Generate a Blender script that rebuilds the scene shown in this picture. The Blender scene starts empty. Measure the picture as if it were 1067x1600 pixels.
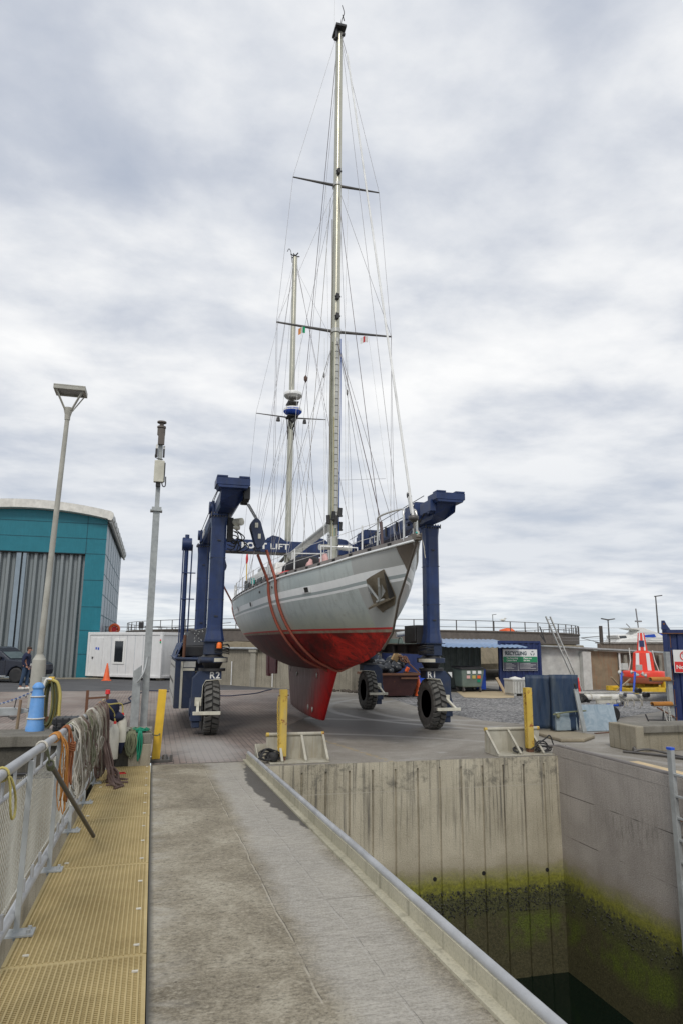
import bpy, bmesh, math, random
from math import sin, cos, pi, radians, sqrt, atan, tan
from mathutils import Vector, Matrix, Euler
random.seed(7)
S = bpy.context.scene
COL = S.collection

# ---------------------------------------------------------------- camera
EYE = 1.93
F_PX, PITCH, ROLL = 1067.0, atan(209.3/1067), atan(.0081)
YAW = atan(290*cos(PITCH)/1067)
cam = bpy.data.cameras.new('camera'); cam_o = bpy.data.objects.new('camera', cam); COL.objects.link(cam_o)
cam.sensor_fit = 'VERTICAL'; cam.sensor_height = 36.0; cam.lens = 36.0*F_PX/1600
cam.clip_start = .1; cam.clip_end = 3000
fw = Vector((sin(YAW)*cos(PITCH), cos(YAW)*cos(PITCH), sin(PITCH)))
r0 = Vector((cos(YAW), -sin(YAW), 0)); u0 = r0.cross(fw)
rt = r0*cos(ROLL)+u0*sin(ROLL); up = -r0*sin(ROLL)+u0*cos(ROLL)
mw = Matrix((rt, up, -fw)).transposed().to_4x4(); mw.translation = (0, 0, EYE)
cam_o.matrix_world = mw
S.camera = cam_o
S.view_settings.view_transform = 'Standard'; S.view_settings.look = 'None'
S.view_settings.exposure = 0.0; S.view_settings.gamma = 1.0
S.render.engine = 'CYCLES'
S.cycles.use_denoising = True

# ---------------------------------------------------------------- node helper
class NT:
    def __init__(s, tree): s.t = tree; s.n = tree.nodes; s.l = tree.links
    def add(s, typ, props=None, **ins):
        nd = s.n.new(typ)
        for k, v in (props or {}).items(): setattr(nd, k, v)
        for k, v in ins.items():
            k2 = int(k[1:]) if k[0] == '_' and k[1:].isdigit() else k.replace('_', ' ')
            s.set(nd, k2, v)
        return nd
    def set(s, nd, k, v):
        sock = nd.inputs[k]
        if isinstance(v, bpy.types.NodeSocket): s.l.new(v, sock)
        elif isinstance(v, bpy.types.Node): s.l.new(v.outputs[0], sock)
        else:
            if isinstance(v, (tuple, list)) and len(v) == 3 and sock.type == 'RGBA': v = (*v, 1)
            sock.default_value = v
    def math(s, op, a, b=0.0, c=0.0, clamp=False):
        nd = s.n.new('ShaderNodeMath'); nd.operation = op; nd.use_clamp = clamp
        s.set(nd, 0, a); s.set(nd, 1, b)
        if op in ('MULTIPLY_ADD', 'SMOOTH_MIN'): s.set(nd, 2, c)
        return nd.outputs[0]
    def mix(s, f, a, b, mode='MIX'):
        nd = s.n.new('ShaderNodeMix'); nd.data_type = 'RGBA'; nd.blend_type = mode
        s.set(nd, 0, f); s.set(nd, 6, a); s.set(nd, 7, b)
        return nd.outputs[2]
    def ramp(s, f, stops, interp='LINEAR'):
        nd = s.n.new('ShaderNodeValToRGB'); cr = nd.color_ramp; cr.interpolation = interp
        while len(cr.elements) < len(stops): cr.elements.new(.5)
        for e, (p, c) in zip(cr.elements, stops):
            e.position = p; e.color = (c, c, c, 1) if isinstance(c, (int, float)) else (*c, 1)
        s.set(nd, 0, f); return nd.outputs[0]
    def noise(s, vec, scale=5, detail=5, rough=.6, dist=0):
        nd = s.add('ShaderNodeTexNoise'); s.set(nd, 'Vector', vec)
        s.set(nd, 'Scale', scale); s.set(nd, 'Detail', detail); s.set(nd, 'Roughness', rough); s.set(nd, 'Distortion', dist)
        return nd.outputs[0]
    def scl(s, vec, sc, loc=(0, 0, 0), rot=(0, 0, 0)):
        nd = s.add('ShaderNodeMapping'); s.set(nd, 'Vector', vec); s.set(nd, 'Scale', sc); s.set(nd, 'Location', loc); s.set(nd, 'Rotation', rot)
        return nd.outputs[0]
    def sep(s, vec):
        nd = s.add('ShaderNodeSeparateXYZ'); s.set(nd, 0, vec); return nd.outputs
    def step(s, v, a, b):   # 0 below a, 1 above b
        nd = s.add('ShaderNodeMapRange'); s.set(nd, 0, v); s.set(nd, 1, a); s.set(nd, 2, b); return nd.outputs[0]

# ---------------------------------------------------------------- world: an overcast sky
SUN_EL, SUN_AZ = radians(44), radians(205)   # azimuth from +Y towards +X
w = bpy.data.worlds.new('World'); S.world = w; w.use_nodes = True
nt = NT(w.node_tree); nt.n.clear()
tc = nt.add('ShaderNodeTexCoord').outputs['Generated']
sky = nt.add('ShaderNodeTexSky', dict(sky_type='NISHITA', sun_disc=False, sun_elevation=SUN_EL, sun_rotation=SUN_AZ))
x, y, z = nt.sep(tc)
zz = nt.math('MAXIMUM', nt.math('ADD', z, .10), .02)
comb = nt.add('ShaderNodeCombineXYZ'); nt.set(comb, 0, nt.math('DIVIDE', x, zz)); nt.set(comb, 1, nt.math('DIVIDE', y, zz)); nt.set(comb, 2, 1.7)
pv = comb.outputs[0]
big = nt.noise(nt.scl(pv, (1, 1, 1), (3.1, .6, 0)), .85, 3, .5, .15)
mid = nt.noise(nt.scl(pv, (1, 1.15, 1), (8.3, 2.1, 0)), 2.3, 6, .55, .15)
fine = nt.noise(nt.scl(pv, (1, 1.1, 1)), 6.5, 6, .58, .1)
low = nt.step(z, .45, .1)
m1 = nt.math('ADD', nt.math('MULTIPLY', big, .60), nt.math('MULTIPLY', mid, .40))
m2 = nt.math('ADD', nt.math('MULTIPLY', m1, .90), nt.math('MULTIPLY', fine, .10))
cl = nt.ramp(m2, [(.35, (.51, .56, .66)), (.42, (.60, .64, .72)), (.475, (.72, .75, .805)), (.53, (.87, .885, .91)), (.59, (.98, .985, .99))])
# thin pale veil along the horizon
hz = nt.math('MULTIPLY', nt.step(z, .085, .0), .85)
cl = nt.mix(hz, cl, (.70, .78, .83))
band = nt.math('MULTIPLY', nt.math('MULTIPLY', nt.step(z, .05, .12), nt.step(z, .36, .14)), .5)
cl = nt.mix(band, cl, (.54, .60, .69))
skyc = nt.mix(1.0, sky.outputs[0], (.10, .10, .10), 'MULTIPLY')
gap = nt.math('MULTIPLY', nt.step(m2, .47, .30), .15)
col = nt.mix(gap, cl, skyc)
bg = nt.add('ShaderNodeBackground', None, Color=col, Strength=1.0)
out = nt.add('ShaderNodeOutputWorld'); nt.l.new(bg.outputs[0], out.inputs[0])

# ---------------------------------------------------------------- sun (veiled by cloud: wide and weak)
sd = bpy.data.lights.new('sun', 'SUN'); sd.energy = 1.5; sd.angle = radians(16); sd.color = (1, .95, .88)
so = bpy.data.objects.new('sun', sd); COL.objects.link(so)
sdir = Vector((sin(SUN_AZ)*cos(SUN_EL), cos(SUN_AZ)*cos(SUN_EL), sin(SUN_EL)))
so.rotation_euler = sdir.to_track_quat('Z', 'Y').to_euler()

# ---------------------------------------------------------------- materials
_M = {}
def newmat(name):
    m = bpy.data.materials.new(name); m.use_nodes = True
    n = NT(m.node_tree); n.n.clear()
    b = n.add('ShaderNodeBsdfPrincipled'); o = n.add('ShaderNodeOutputMaterial')
    n.l.new(b.outputs[0], o.inputs[0]); _M[name] = m
    g = n.add('ShaderNodeNewGeometry').outputs['Position']
    return m, n, b, g
def bump(n, b, h, strength=.3, dist=.01):
    bp = n.add('ShaderNodeBump'); n.set(bp, 'Height', h); n.set(bp, 'Strength', strength); n.set(bp, 'Distance', dist)
    n.l.new(bp.outputs[0], b.inputs['Normal'])
def paint(name, col, rough=.5, metal=0., var=.18, scale=3., dirt=None, dirt_amt=.35, streak=0., bmp=0., bscale=60, spec=.5, rust=None, rust_t=.68):
    """a painted / cast surface with blotches, vertical streaks and optional rust"""
    m, n, b, g = newmat(name)
    tcn = n.add('ShaderNodeTexCoord').outputs['Object']
    v = n.noise(g, scale, 6, .6)
    c0 = tuple(max(0, c*(1-var)) for c in col); c1 = tuple(min(1, c*(1+var)) for c in col)
    c = n.ramp(v, [(.3, c0), (.7, c1)])
    if dirt:
        d = n.noise(n.scl(g, (6, 6, .7) if streak else (1.7, 1.7, 1.7)), 1.6, 7, .68, .3)
        c = n.mix(n.math('MULTIPLY', n.step(d, .48, .72), dirt_amt), c, dirt)
    if rust:
        d = n.noise(g, 9, 8, .7)
        c = n.mix(n.step(d, rust_t-.03, rust_t+.04), c, rust)
    n.set(b, 'Base Color', c)
    rr = n.math('MULTIPLY_ADD', v, .25, rough-.12, clamp=True); n.set(b, 'Roughness', rr)
    b.inputs['Metallic'].default_value = metal
    b.inputs['Specular IOR Level'].default_value = spec
    if bmp: bump(n, b, n.noise(g, bscale, 6, .65), bmp, .008)
    return m

paint('blue_paint', (.013, .032, .108), .42, var=.3, dirt=(.04, .055, .095), dirt_amt=.6, streak=1, bmp=.08, bscale=30, rust=(.07, .05, .045), rust_t=.70)
paint('blue_dark', (.018, .03, .07), .5, dirt=(.05, .05, .05))
paint('blue_faded', (.017, .032, .075), .6, dirt=(.08, .078, .075), dirt_amt=.55, bmp=.1)
paint('rim_steel', (.09, .088, .085), .6, dirt=(.16, .15, .13))
paint('mesh_wire', (.50, .49, .43), .6)
paint('black_rubber', (.022, .022, .023), .7, dirt=(.06, .055, .05))
paint('tyre_rubber', (.10, .098, .09), .85, dirt=(.20, .19, .17), dirt_amt=.8, bmp=.5, bscale=40)
paint('tyre_groove', (.035, .034, .032), .9)
paint('black_iron', (.03, .03, .032), .5, dirt=(.08, .07, .06))
paint('brown_iron', (.055, .048, .045), .6, dirt=(.12, .08, .06), dirt_amt=.6)
paint('white_paint', (.72, .71, .66), .45, dirt=(.35, .32, .26), dirt_amt=.4, streak=1)
paint('cream_paint', (.60, .58, .48), .5, dirt=(.28, .25, .2), dirt_amt=.4, streak=1)
paint('white_cabin', (.74, .74, .73), .45, var=.04, dirt=(.50, .49, .46), dirt_amt=.35, streak=1)
paint('galvanised', (.42, .44, .44), .5, .35, dirt=(.22, .22, .21), dirt_amt=.5, bmp=.1)
paint('galv_pole', (.33, .35, .35), .5, .3, dirt=(.50, .52, .50), dirt_amt=.5, bmp=.08, scale=12)
paint('grey_column', (.40, .39, .34), .6, dirt=(.25, .22, .17), dirt_amt=.5, bmp=.1)
paint('rail_grey', (.43, .44, .45), .45, .25, dirt=(.28, .28, .27), dirt_amt=.5)
paint('steel_dark', (.12, .115, .11), .5, .5, dirt=(.2, .17, .14))
paint('stainless', (.62, .61, .57), .25, .8, var=.08)
paint('mast_alloy', (.47, .46, .38), .34, .75, var=.1, dirt=(.36, .34, .26), dirt_amt=.4)
paint('mast_grey', (.50, .50, .47), .4, .4)
paint('wire_steel', (.30, .29, .29), .4, .6)
paint('wire_white', (.72, .72, .70), .5)
paint('wire_dark', (.09, .06, .06), .6)
paint('yellow_paint', (.74, .47, .035), .5, dirt=(.48, .28, .05), dirt_amt=.45, streak=1, bmp=.1)
paint('yellow_old', (.60, .42, .07), .6, dirt=(.42, .34, .2), dirt_amt=.7, streak=1, rust=(.28, .10, .03), rust_t=.60, bmp=.3)
paint('yellow_steel', (.66, .43, .03), .6, dirt=(.3, .2, .06))
paint('trough_steel', (.42, .40, .33), .6, dirt=(.28, .23, .15), dirt_amt=.7, streak=1, rust=(.30, .20, .10), rust_t=.70, bmp=.1)
paint('orange', (.80, .13, .03), .5, var=.1, dirt=(.45, .10, .05))
paint('red_plastic', (.72, .03, .02), .45, var=.1)
paint('blue_plastic', (.02, .09, .55), .4, var=.15)
paint('lightblue_bollard', (.13, .33, .68), .5, dirt=(.35, .45, .6), dirt_amt=.4, rust=(.3, .3, .35), rust_t=.72, bmp=.15)
paint('bollard_band', (.62, .62, .58), .6, dirt=(.4, .35, .28))
paint('teal', (.006, .165, .215), .42, var=.07, dirt=(.02, .21, .27), dirt_amt=.4, streak=1)
paint('teal_seam', (.004, .08, .11), .6)
paint('side_clad', (.25, .31, .36), .45, var=.08)
paint('roof_white', (.72, .70, .64), .5, dirt=(.5, .46, .38), streak=1, dirt_amt=.3)
paint('roof_metal', (.34, .35, .34), .4, .2, dirt=(.2, .17, .12))
paint('dark_gap', (.015, .014, .013), .8)
paint('glass_dark', (.02, .024, .028), .08, var=.02, spec=.8)
paint('car_paint', (.012, .016, .03), .22, var=.1, spec=.8)
paint('car_glass', (.10, .14, .15), .1, var=.1, spec=.9)
paint('rim', (.06, .06, .065), .4, .4)
paint('container_blue', (.010, .024, .105), .5, dirt=(.03, .05, .12), dirt_amt=.6, streak=1, bmp=.06, rust=(.22, .09, .04), rust_t=.73)
paint('container_inner', (.20, .23, .20), .7, dirt=(.06, .07, .06))
paint('canopy_blue', (.20, .29, .44), .4, .1, dirt=(.34, .40, .50))
paint('bin_green', (.14, .19, .17), .5, dirt=(.2, .22, .2))
paint('bin_white', (.48, .48, .45), .5, dirt=(.25, .25, .22))
paint('skip_red', (.06, .022, .022), .6, dirt=(.09, .04, .03), rust=(.16, .06, .03), rust_t=.64)
paint('rust', (.15, .07, .04), .85, dirt=(.12, .05, .03), bmp=.4)
paint('bag_black', (.016, .019, .024), .3, bmp=.3, bscale=14)
paint('cardboard', (.40, .27, .13), .8)
paint('rock', (.09, .075, .06), .9, bmp=.6, bscale=12)
paint('wood', (.40, .30, .18), .7, dirt=(.25, .18, .1), streak=1)
paint('plywood', (.55, .42, .24), .7, dirt=(.42, .34, .2))
paint('buoy_red', (.78, .05, .025), .4, var=.08, dirt=(.5, .06, .04))
paint('buoy_base', (.34, .10, .06), .7, dirt=(.28, .16, .1), streak=1)
paint('navy', (.03, .04, .12), .5, rust=(.5, .5, .5), rust_t=.66)
paint('sling_red', (.30, .075, .045), .75, dirt=(.22, .10, .08), dirt_amt=.6, bmp=.3, bscale=150)
paint('fabric_navy', (.014, .020, .055), .9, bmp=.2)
paint('jeans', (.035, .065, .12), .9, bmp=.2)
paint('skin', (.48, .24, .16), .6, var=.06)
paint('hair', (.05, .03, .02), .8)
paint('canvas', (.68, .67, .62), .8, dirt=(.5, .5, .46))
paint('canvas_blue', (.02, .08, .45), .7)
paint('dinghy_black', (.010, .010, .011), .7)
paint('pink_cloth', (.62, .38, .36), .8)
paint('fender_white', (.62, .60, .52), .6, dirt=(.42, .38, .30), dirt_amt=.6)
paint('rope_grey', (.28, .25, .20), .95, dirt=(.38, .36, .3), bmp=.8, bscale=180)
paint('rope_brown', (.13, .085, .07), .95, dirt=(.3, .22, .19), dirt_amt=.8, bmp=.8, bscale=150)
paint('rope_olive', (.17, .18, .11), .95, dirt=(.3, .3, .2), bmp=.8, bscale=180)
paint('rope_green', (.01, .22, .13), .8, bmp=.6, bscale=180)
paint('rope_orange', (.50, .22, .05), .85, bmp=.6, bscale=180)
paint('rope_rust', (.30, .11, .045), .9, bmp=.6, bscale=180)
paint('rope_yellow', (.52, .44, .14), .85, bmp=.6, bscale=180)
paint('rope_white', (.55, .52, .45), .9, bmp=.6, bscale=180)
paint('rope_blue', (.03, .10, .35), .9, bmp=.6, bscale=180)
paint('hose_green', (.10, .11, .055), .7)
paint('hose_yellow', (.50, .42, .12), .6, dirt=(.3, .26, .12), dirt_amt=.6)
paint('case_black', (.014, .015, .018), .45)
paint('tank_band', (.15, .13, .115), .85, dirt=(.10, .09, .08), dirt_amt=.6)
paint('tank_stone', (.20, .165, .11), .95, dirt=(.10, .09, .05), dirt_amt=.8, bmp=.8, bscale=4)
paint('brown_wall', (.19, .15, .12), .9, dirt=(.10, .08, .06), dirt_amt=.8, streak=1, bmp=.3, bscale=10)
paint('tan_panel', (.26, .20, .13), .8, dirt=(.30, .13, .06), dirt_amt=.7, streak=1)
paint('render_white', (.55, .55, .52), .8, dirt=(.42, .41, .37), dirt_amt=.5, bmp=.2, bscale=20)
paint('beacon', (.9, .18, .02), .3, var=.05)
paint('teal_lens', (.02, .45, .40), .3)
paint('sign_red', (.68, .03, .03), .5, var=.04)
paint('sign_white', (.74, .75, .74), .5, var=.03)
paint('sign_green', (.02, .25, .11), .5, var=.04)
paint('sign_grey', (.09, .09, .12), .5, var=.04)
paint('text_white', (.78, .78, .75), .5, var=.03)
paint('text_dark', (.03, .06, .08), .5)
paint('flag_green', (.0, .33, .14), .8); paint('flag_orange', (.7, .28, .08), .8); paint('flag_white', (.75, .75, .73), .8); paint('flag_red', (.62, .05, .06), .8)
paint('zinc', (.55, .56, .5), .5, .3)
paint('cabin_white', (.78, .78, .75), .35, var=.04)
paint('toe_rail', (.20, .185, .175), .7, dirt=(.3, .28, .26))
paint('deck_grey', (.42, .43, .42), .7)
paint('anchor_steel', (.20, .17, .125), .5, .3, dirt=(.10, .08, .05), dirt_amt=.8, bmp=.4, bscale=30)
paint('anchor_galv', (.33, .34, .33), .5, .4)
paint('bare_steel', (.17, .145, .12), .45, .4, dirt=(.09, .075, .06), dirt_amt=.7)

def concrete(name, col, dark, grain=90, streak=False, bmp=.35, big=.9, spots=.0):
    m, n, b, g = newmat(name)
    a = n.noise(g, big, 8, .65, .2)
    f = n.noise(g, grain, 4, .7)
    c = n.ramp(a, [(.32, dark), (.66, col)])
    c = n.mix(n.math('MULTIPLY', n.step(f, .52, .75), .35), c, tuple(v*1.35 for v in col))
    c = n.mix(n.math('MULTIPLY', n.step(f, .48, .28), .5), c, tuple(v*.5 for v in dark))
    if streak:
        s = n.noise(n.scl(g, (7, 7, .35)), 1.5, 7, .65)
        c = n.mix(n.math('MULTIPLY', n.step(s, .52, .68), .6), c, tuple(v*.45 for v in dark))
    n.set(b, 'Base Color', c); b.inputs['Roughness'].default_value = .88
    bump(n, b, n.math('ADD', f, n.math('MULTIPLY', a, 2.0)), bmp, .006)
    return m, n, b, g, c
concrete('concrete_cap', (.25, .235, .20), (.13, .12, .095), 60, True, .5)
concrete('concrete_block', (.36, .33, .26), (.22, .19, .13), 60, True, .4)
concrete('concrete_wall', (.33, .30, .235), (.20, .18, .14), 25, True, .3)
concrete('kerb_cream', (.50, .47, .36), (.34, .32, .235), 60, True, .3)
concrete('concrete_dark', (.13, .12, .095), (.06, .055, .045), 40, True, .4)
concrete('pilaster', (.37, .35, .29), (.25, .23, .19), 25, True, .3)

# the jetty surface: brown grained concrete, a paler wheel band with cross ridges, a crack, a damp stain beside the kerb
m, n, b, g = newmat('jetty_concrete')
gx, gy, gz = n.sep(g)
a = n.noise(n.scl(g, (1, .8, 1)), 1.3, 9, .68, .3)
f = n.noise(g, 70, 5, .75)
f2 = n.noise(n.scl(g, (1, 5, 1)), 9, 5, .7)
c = n.ramp(a, [(.37, (.165, .143, .105)), (.5, (.255, .226, .172)), (.62, (.38, .35, .285))])
f3 = n.noise(n.scl(g, (1, 1.6, 1)), 24, 6, .72)
c = n.mix(n.math('MULTIPLY', n.step(f3, .52, .66), .55), c, (.46, .43, .36))
c = n.mix(n.math('MULTIPLY', n.step(f3, .48, .36), .7), c, (.075, .066, .05))
c = n.mix(n.math('MULTIPLY', n.step(f, .50, .72), .5), c, (.45, .42, .36))
c = n.mix(n.math('MULTIPLY', n.step(f, .50, .30), .65), c, (.085, .075, .06))
pit = n.add('ShaderNodeTexVoronoi'); n.set(pit, 'Vector', g); n.set(pit, 'Scale', 5.0)
c = n.mix(n.math('MULTIPLY', n.step(pit.outputs['Distance'], .05, .03), .7), c, (.05, .04, .035))
wob = n.math('MULTIPLY', n.math('SUBTRACT', n.noise(g, 1.1, 6, .7), .5), .5)
xw = n.math('ADD', gx, wob)
bandm = n.math('MULTIPLY', n.step(xw, .86, 1.02), n.step(xw, 1.62, 1.42))
bandc = n.ramp(n.math('ADD', n.math('MULTIPLY', f2, .5), n.math('MULTIPLY', f, .5)), [(.38, (.25, .242, .225)), (.60, (.49, .475, .455))])
c = n.mix(n.math('MULTIPLY', bandm, .72), c, bandc)
lefts = n.math('MULTIPLY', n.step(xw, .30, .10), n.step(n.noise(n.scl(g, (1, 2.5, 1)), 2.0, 6, .7), .45, .6))
c = n.mix(n.math('MULTIPLY', lefts, .45), c, (.44, .43, .41))
edge = n.step(gx, .10, .065); c = n.mix(edge, c, (.07, .07, .065))
# cracks along the finger
wob2 = n.math('MULTIPLY', n.math('SUBTRACT', n.noise(n.scl(g, (0, 1, 0)), 1.3, 8, .6), .5), .07)
for cx0, wd, cc, amt in ((.86, .008, (.46, .43, .37), .55), (.869, .0035, (.05, .045, .04), .8), (1.22, .005, (.47, .46, .45), .4), (1.235, .003, (.08, .08, .08), .6)):
    d = n.math('ABSOLUTE', n.math('SUBTRACT', n.math('ADD', gx, wob2), cx0))
    brk = n.step(n.noise(n.scl(g, (1, 1, 1), (cx0*7, 0, 0)), 5, 3), .42, .55)
    c = n.mix(n.math('MULTIPLY', n.math('MULTIPLY', n.step(d, wd, wd*.4), amt), brk), c, cc)
# cracks across
for cy0 in (4.92, 8.3):
    d = n.math('ABSOLUTE', n.math('SUBTRACT', n.math('ADD', gy, n.math('MULTIPLY', wob, .12)), cy0))
    c = n.mix(n.math('MULTIPLY', n.math('MULTIPLY', n.step(d, .007, .003), n.step(gx, 1.2, 1.3)), .7), c, (.12, .11, .10))
wob3 = n.math('MULTIPLY', n.math('SUBTRACT', n.noise(g, 3.5, 5, .65), .5), .28)
wx = n.math('ADD', gx, wob3)
dyw = n.math('DIVIDE', n.math('SUBTRACT', gy, 9.4), 2.6)
wet = n.step(n.math('SUBTRACT', wx, n.math('MULTIPLY', n.math('MULTIPLY', dyw, dyw), .24)), 1.345, 1.365)
wet = n.math('MULTIPLY', wet, n.step(gy, 12.0, 11.6))
c = n.mix(n.math('MULTIPLY', wet, .85), c, (.05, .045, .04))
c = n.mix(1.0, c, (1.0, .98, .92), 'MULTIPLY')
n.set(b, 'Base Color', c)
n.set(b, 'Roughness', n.math('SUBTRACT', .9, n.math('MULTIPLY', wet, .35)))
hh = n.math('ADD', n.math('MULTIPLY', f, 1.0), n.math('MULTIPLY', n.math('MULTIPLY', f2, bandm), 1.2))
bump(n, b, hh, .55, .008)

# yard concrete with dusty wheel sweeps and damp ground, with contact shade painted in, below the boat
m, n, b, g = newmat('yard_concrete')
gx, gy, gz = n.sep(g)
a = n.noise(g, .35, 8, .65, .4); f = n.noise(g, 30, 6, .7); f2 = n.noise(n.scl(g, (1, 3, 1)), 1.3, 7, .65, 1.0)
c = n.ramp(a, [(.36, (.175, .155, .125)), (.52, (.255, .235, .20)), (.64, (.36, .34, .30))])
c = n.mix(n.math('MULTIPLY', n.step(f, .5, .7), .35), c, (.36, .34, .31))
c = n.mix(n.math('MULTIPLY', n.step(f, .5, .32), .4), c, (.10, .09, .08))
c = n.mix(n.math('MULTIPLY', n.step(f2, .55, .70), .55), c, (.40, .39, .37))
def blob(n, gx, gy, cx, cy, rx, ry, soft, wobv):
    dx = n.math('DIVIDE', n.math('SUBTRACT', gx, cx), rx); dy = n.math('DIVIDE', n.math('SUBTRACT', gy, cy), ry)
    d = n.math('SQRT', n.math('ADD', n.math('MULTIPLY', dx, dx), n.math('MULTIPLY', dy, dy)))
    return n.step(n.math('ADD', d, wobv), 1+soft, 1-soft)
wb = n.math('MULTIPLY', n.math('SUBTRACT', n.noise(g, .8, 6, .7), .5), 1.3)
damp_shade = blob(n, gx, gy, 4.7, 17.9, 2.3, 3.4, .25, wb)
damp_shade2 = blob(n, gx, gy, 2.9, 20.0, 1.5, 3.8, .3, wb)
dm = n.math('MAXIMUM', damp_shade, damp_shade2)
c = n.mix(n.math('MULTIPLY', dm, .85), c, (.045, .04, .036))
# curved pale tyre tracks
for (cx, cy, rr, wd, am) in ((11.5, 20.5, 6.2, .18, .45), (11.6, 20.0, 5.2, .2, .4), (1.0, 8.0, 8.0, .16, .3), (9.0, 27.0, 9.5, .25, .35)):
    dx = n.math('SUBTRACT', gx, cx); dy = n.math('SUBTRACT', gy, cy)
    d = n.math('ABSOLUTE', n.math('SUBTRACT', n.math('SQRT', n.math('ADD', n.math('MULTIPLY', dx, dx), n.math('MULTIPLY', dy, dy))), n.math('ADD', rr, n.math('MULTIPLY', wb, .12))))
    c = n.mix(n.math('MULTIPLY', n.step(d, wd, wd*.3), am), c, (.43, .42, .40))
# old yellow line, nearly worn away, running in from the right-hand post
d = n.math('ABSOLUTE', n.math('SUBTRACT', gx, n.math('ADD', 3.95, n.math('MULTIPLY', n.math('SUBTRACT', gy, 12.0), -.18))))
yl = n.math('MULTIPLY', n.step(d, .07, .05), n.step(n.noise(g, 9, 5, .7), .47, .55))
yl = n.math('MULTIPLY', yl, n.step(gy, 15.5, 15.0))
c = n.mix(n.math('MULTIPLY', yl, .7), c, (.34, .26, .12))
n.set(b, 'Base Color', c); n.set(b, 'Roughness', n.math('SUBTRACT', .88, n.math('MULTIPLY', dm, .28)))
bump(n, b, f, .4, .006)

# brick pavers
m, n, b, g = newmat('pavers')
br = n.add('ShaderNodeTexBrick', dict(offset=.5)); n.set(br, 'Vector', n.scl(g, (1, 1, 1), rot=(0, 0, radians(90))))
n.set(br, 'Scale', 1.0); n.set(br, 'Brick Width', .21); n.set(br, 'Row Height', .105); n.set(br, 'Mortar Size', .010); n.set(br, 'Mortar Smooth', .3); n.set(br, 'Bias', 0.0)
n.set(br, 'Color1', (.285, .222, .19)); n.set(br, 'Color2', (.22, .18, .155)); n.set(br, 'Mortar', (.12, .10, .085))
gx, gy, gz = n.sep(g)
a = n.noise(g, .33, 8, .68, .5)
c = n.mix(n.math('MULTIPLY', n.step(a, .47, .66), .75), br.outputs[0], (.33, .30, .265))
c = n.mix(n.math('MULTIPLY', n.step(a, .47, .33), .45), c, (.09, .078, .07))
wbp = n.math('MULTIPLY', n.math('SUBTRACT', n.noise(g, .8, 6, .7), .5), 1.2)
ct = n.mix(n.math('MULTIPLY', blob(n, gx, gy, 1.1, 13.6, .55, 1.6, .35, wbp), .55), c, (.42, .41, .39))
# contact shade beneath the hoist, painted dark into the pavers
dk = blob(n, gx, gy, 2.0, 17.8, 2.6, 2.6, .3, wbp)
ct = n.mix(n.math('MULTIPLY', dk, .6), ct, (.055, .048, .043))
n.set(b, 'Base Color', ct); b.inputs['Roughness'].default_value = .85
bump(n, b, n.math('MULTIPLY', br.outputs['Fac'], -1.0), .5, .004)

concrete('asphalt', (.10, .10, .102), (.065, .065, .067), 60, False, .3)
m, n, b, g = newmat('gravel')
vo = n.add('ShaderNodeTexVoronoi'); n.set(vo, 'Vector', g); n.set(vo, 'Scale', 17.0)
a = n.noise(g, .6, 6, .6)
c = n.ramp(n.sep(vo.outputs['Color'])[0], [(.1, (.07, .07, .07)), (.55, (.17, .168, .165)), (.92, (.36, .35, .34))])
c = n.mix(n.math('MULTIPLY', n.step(a, .5, .72), .6), c, (.26, .25, .235))
c = n.mix(n.math('MULTIPLY', n.step(a, .5, .35), .5), c, (.06, .06, .06))
n.set(b, 'Base Color', c); b.inputs['Roughness'].default_value = .9
bump(n, b, vo.outputs['Distance'], .6, .02)
concrete('terrain', (.16, .16, .13), (.10, .11, .08), 1, False, .1)
paint('weed_leaf', (.12, .13, .022), .7, dirt=(.05, .055, .012))
paint('mussel_black', (.022, .022, .018), .5, dirt=(.12, .12, .09), dirt_amt=.5, scale=20)
concrete('pad_mat', (.36, .31, .22), (.22, .19, .14), 60, False, .4)
concrete('sand', (.50, .40, .25), (.40, .32, .20), 80, False, .3)

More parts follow.
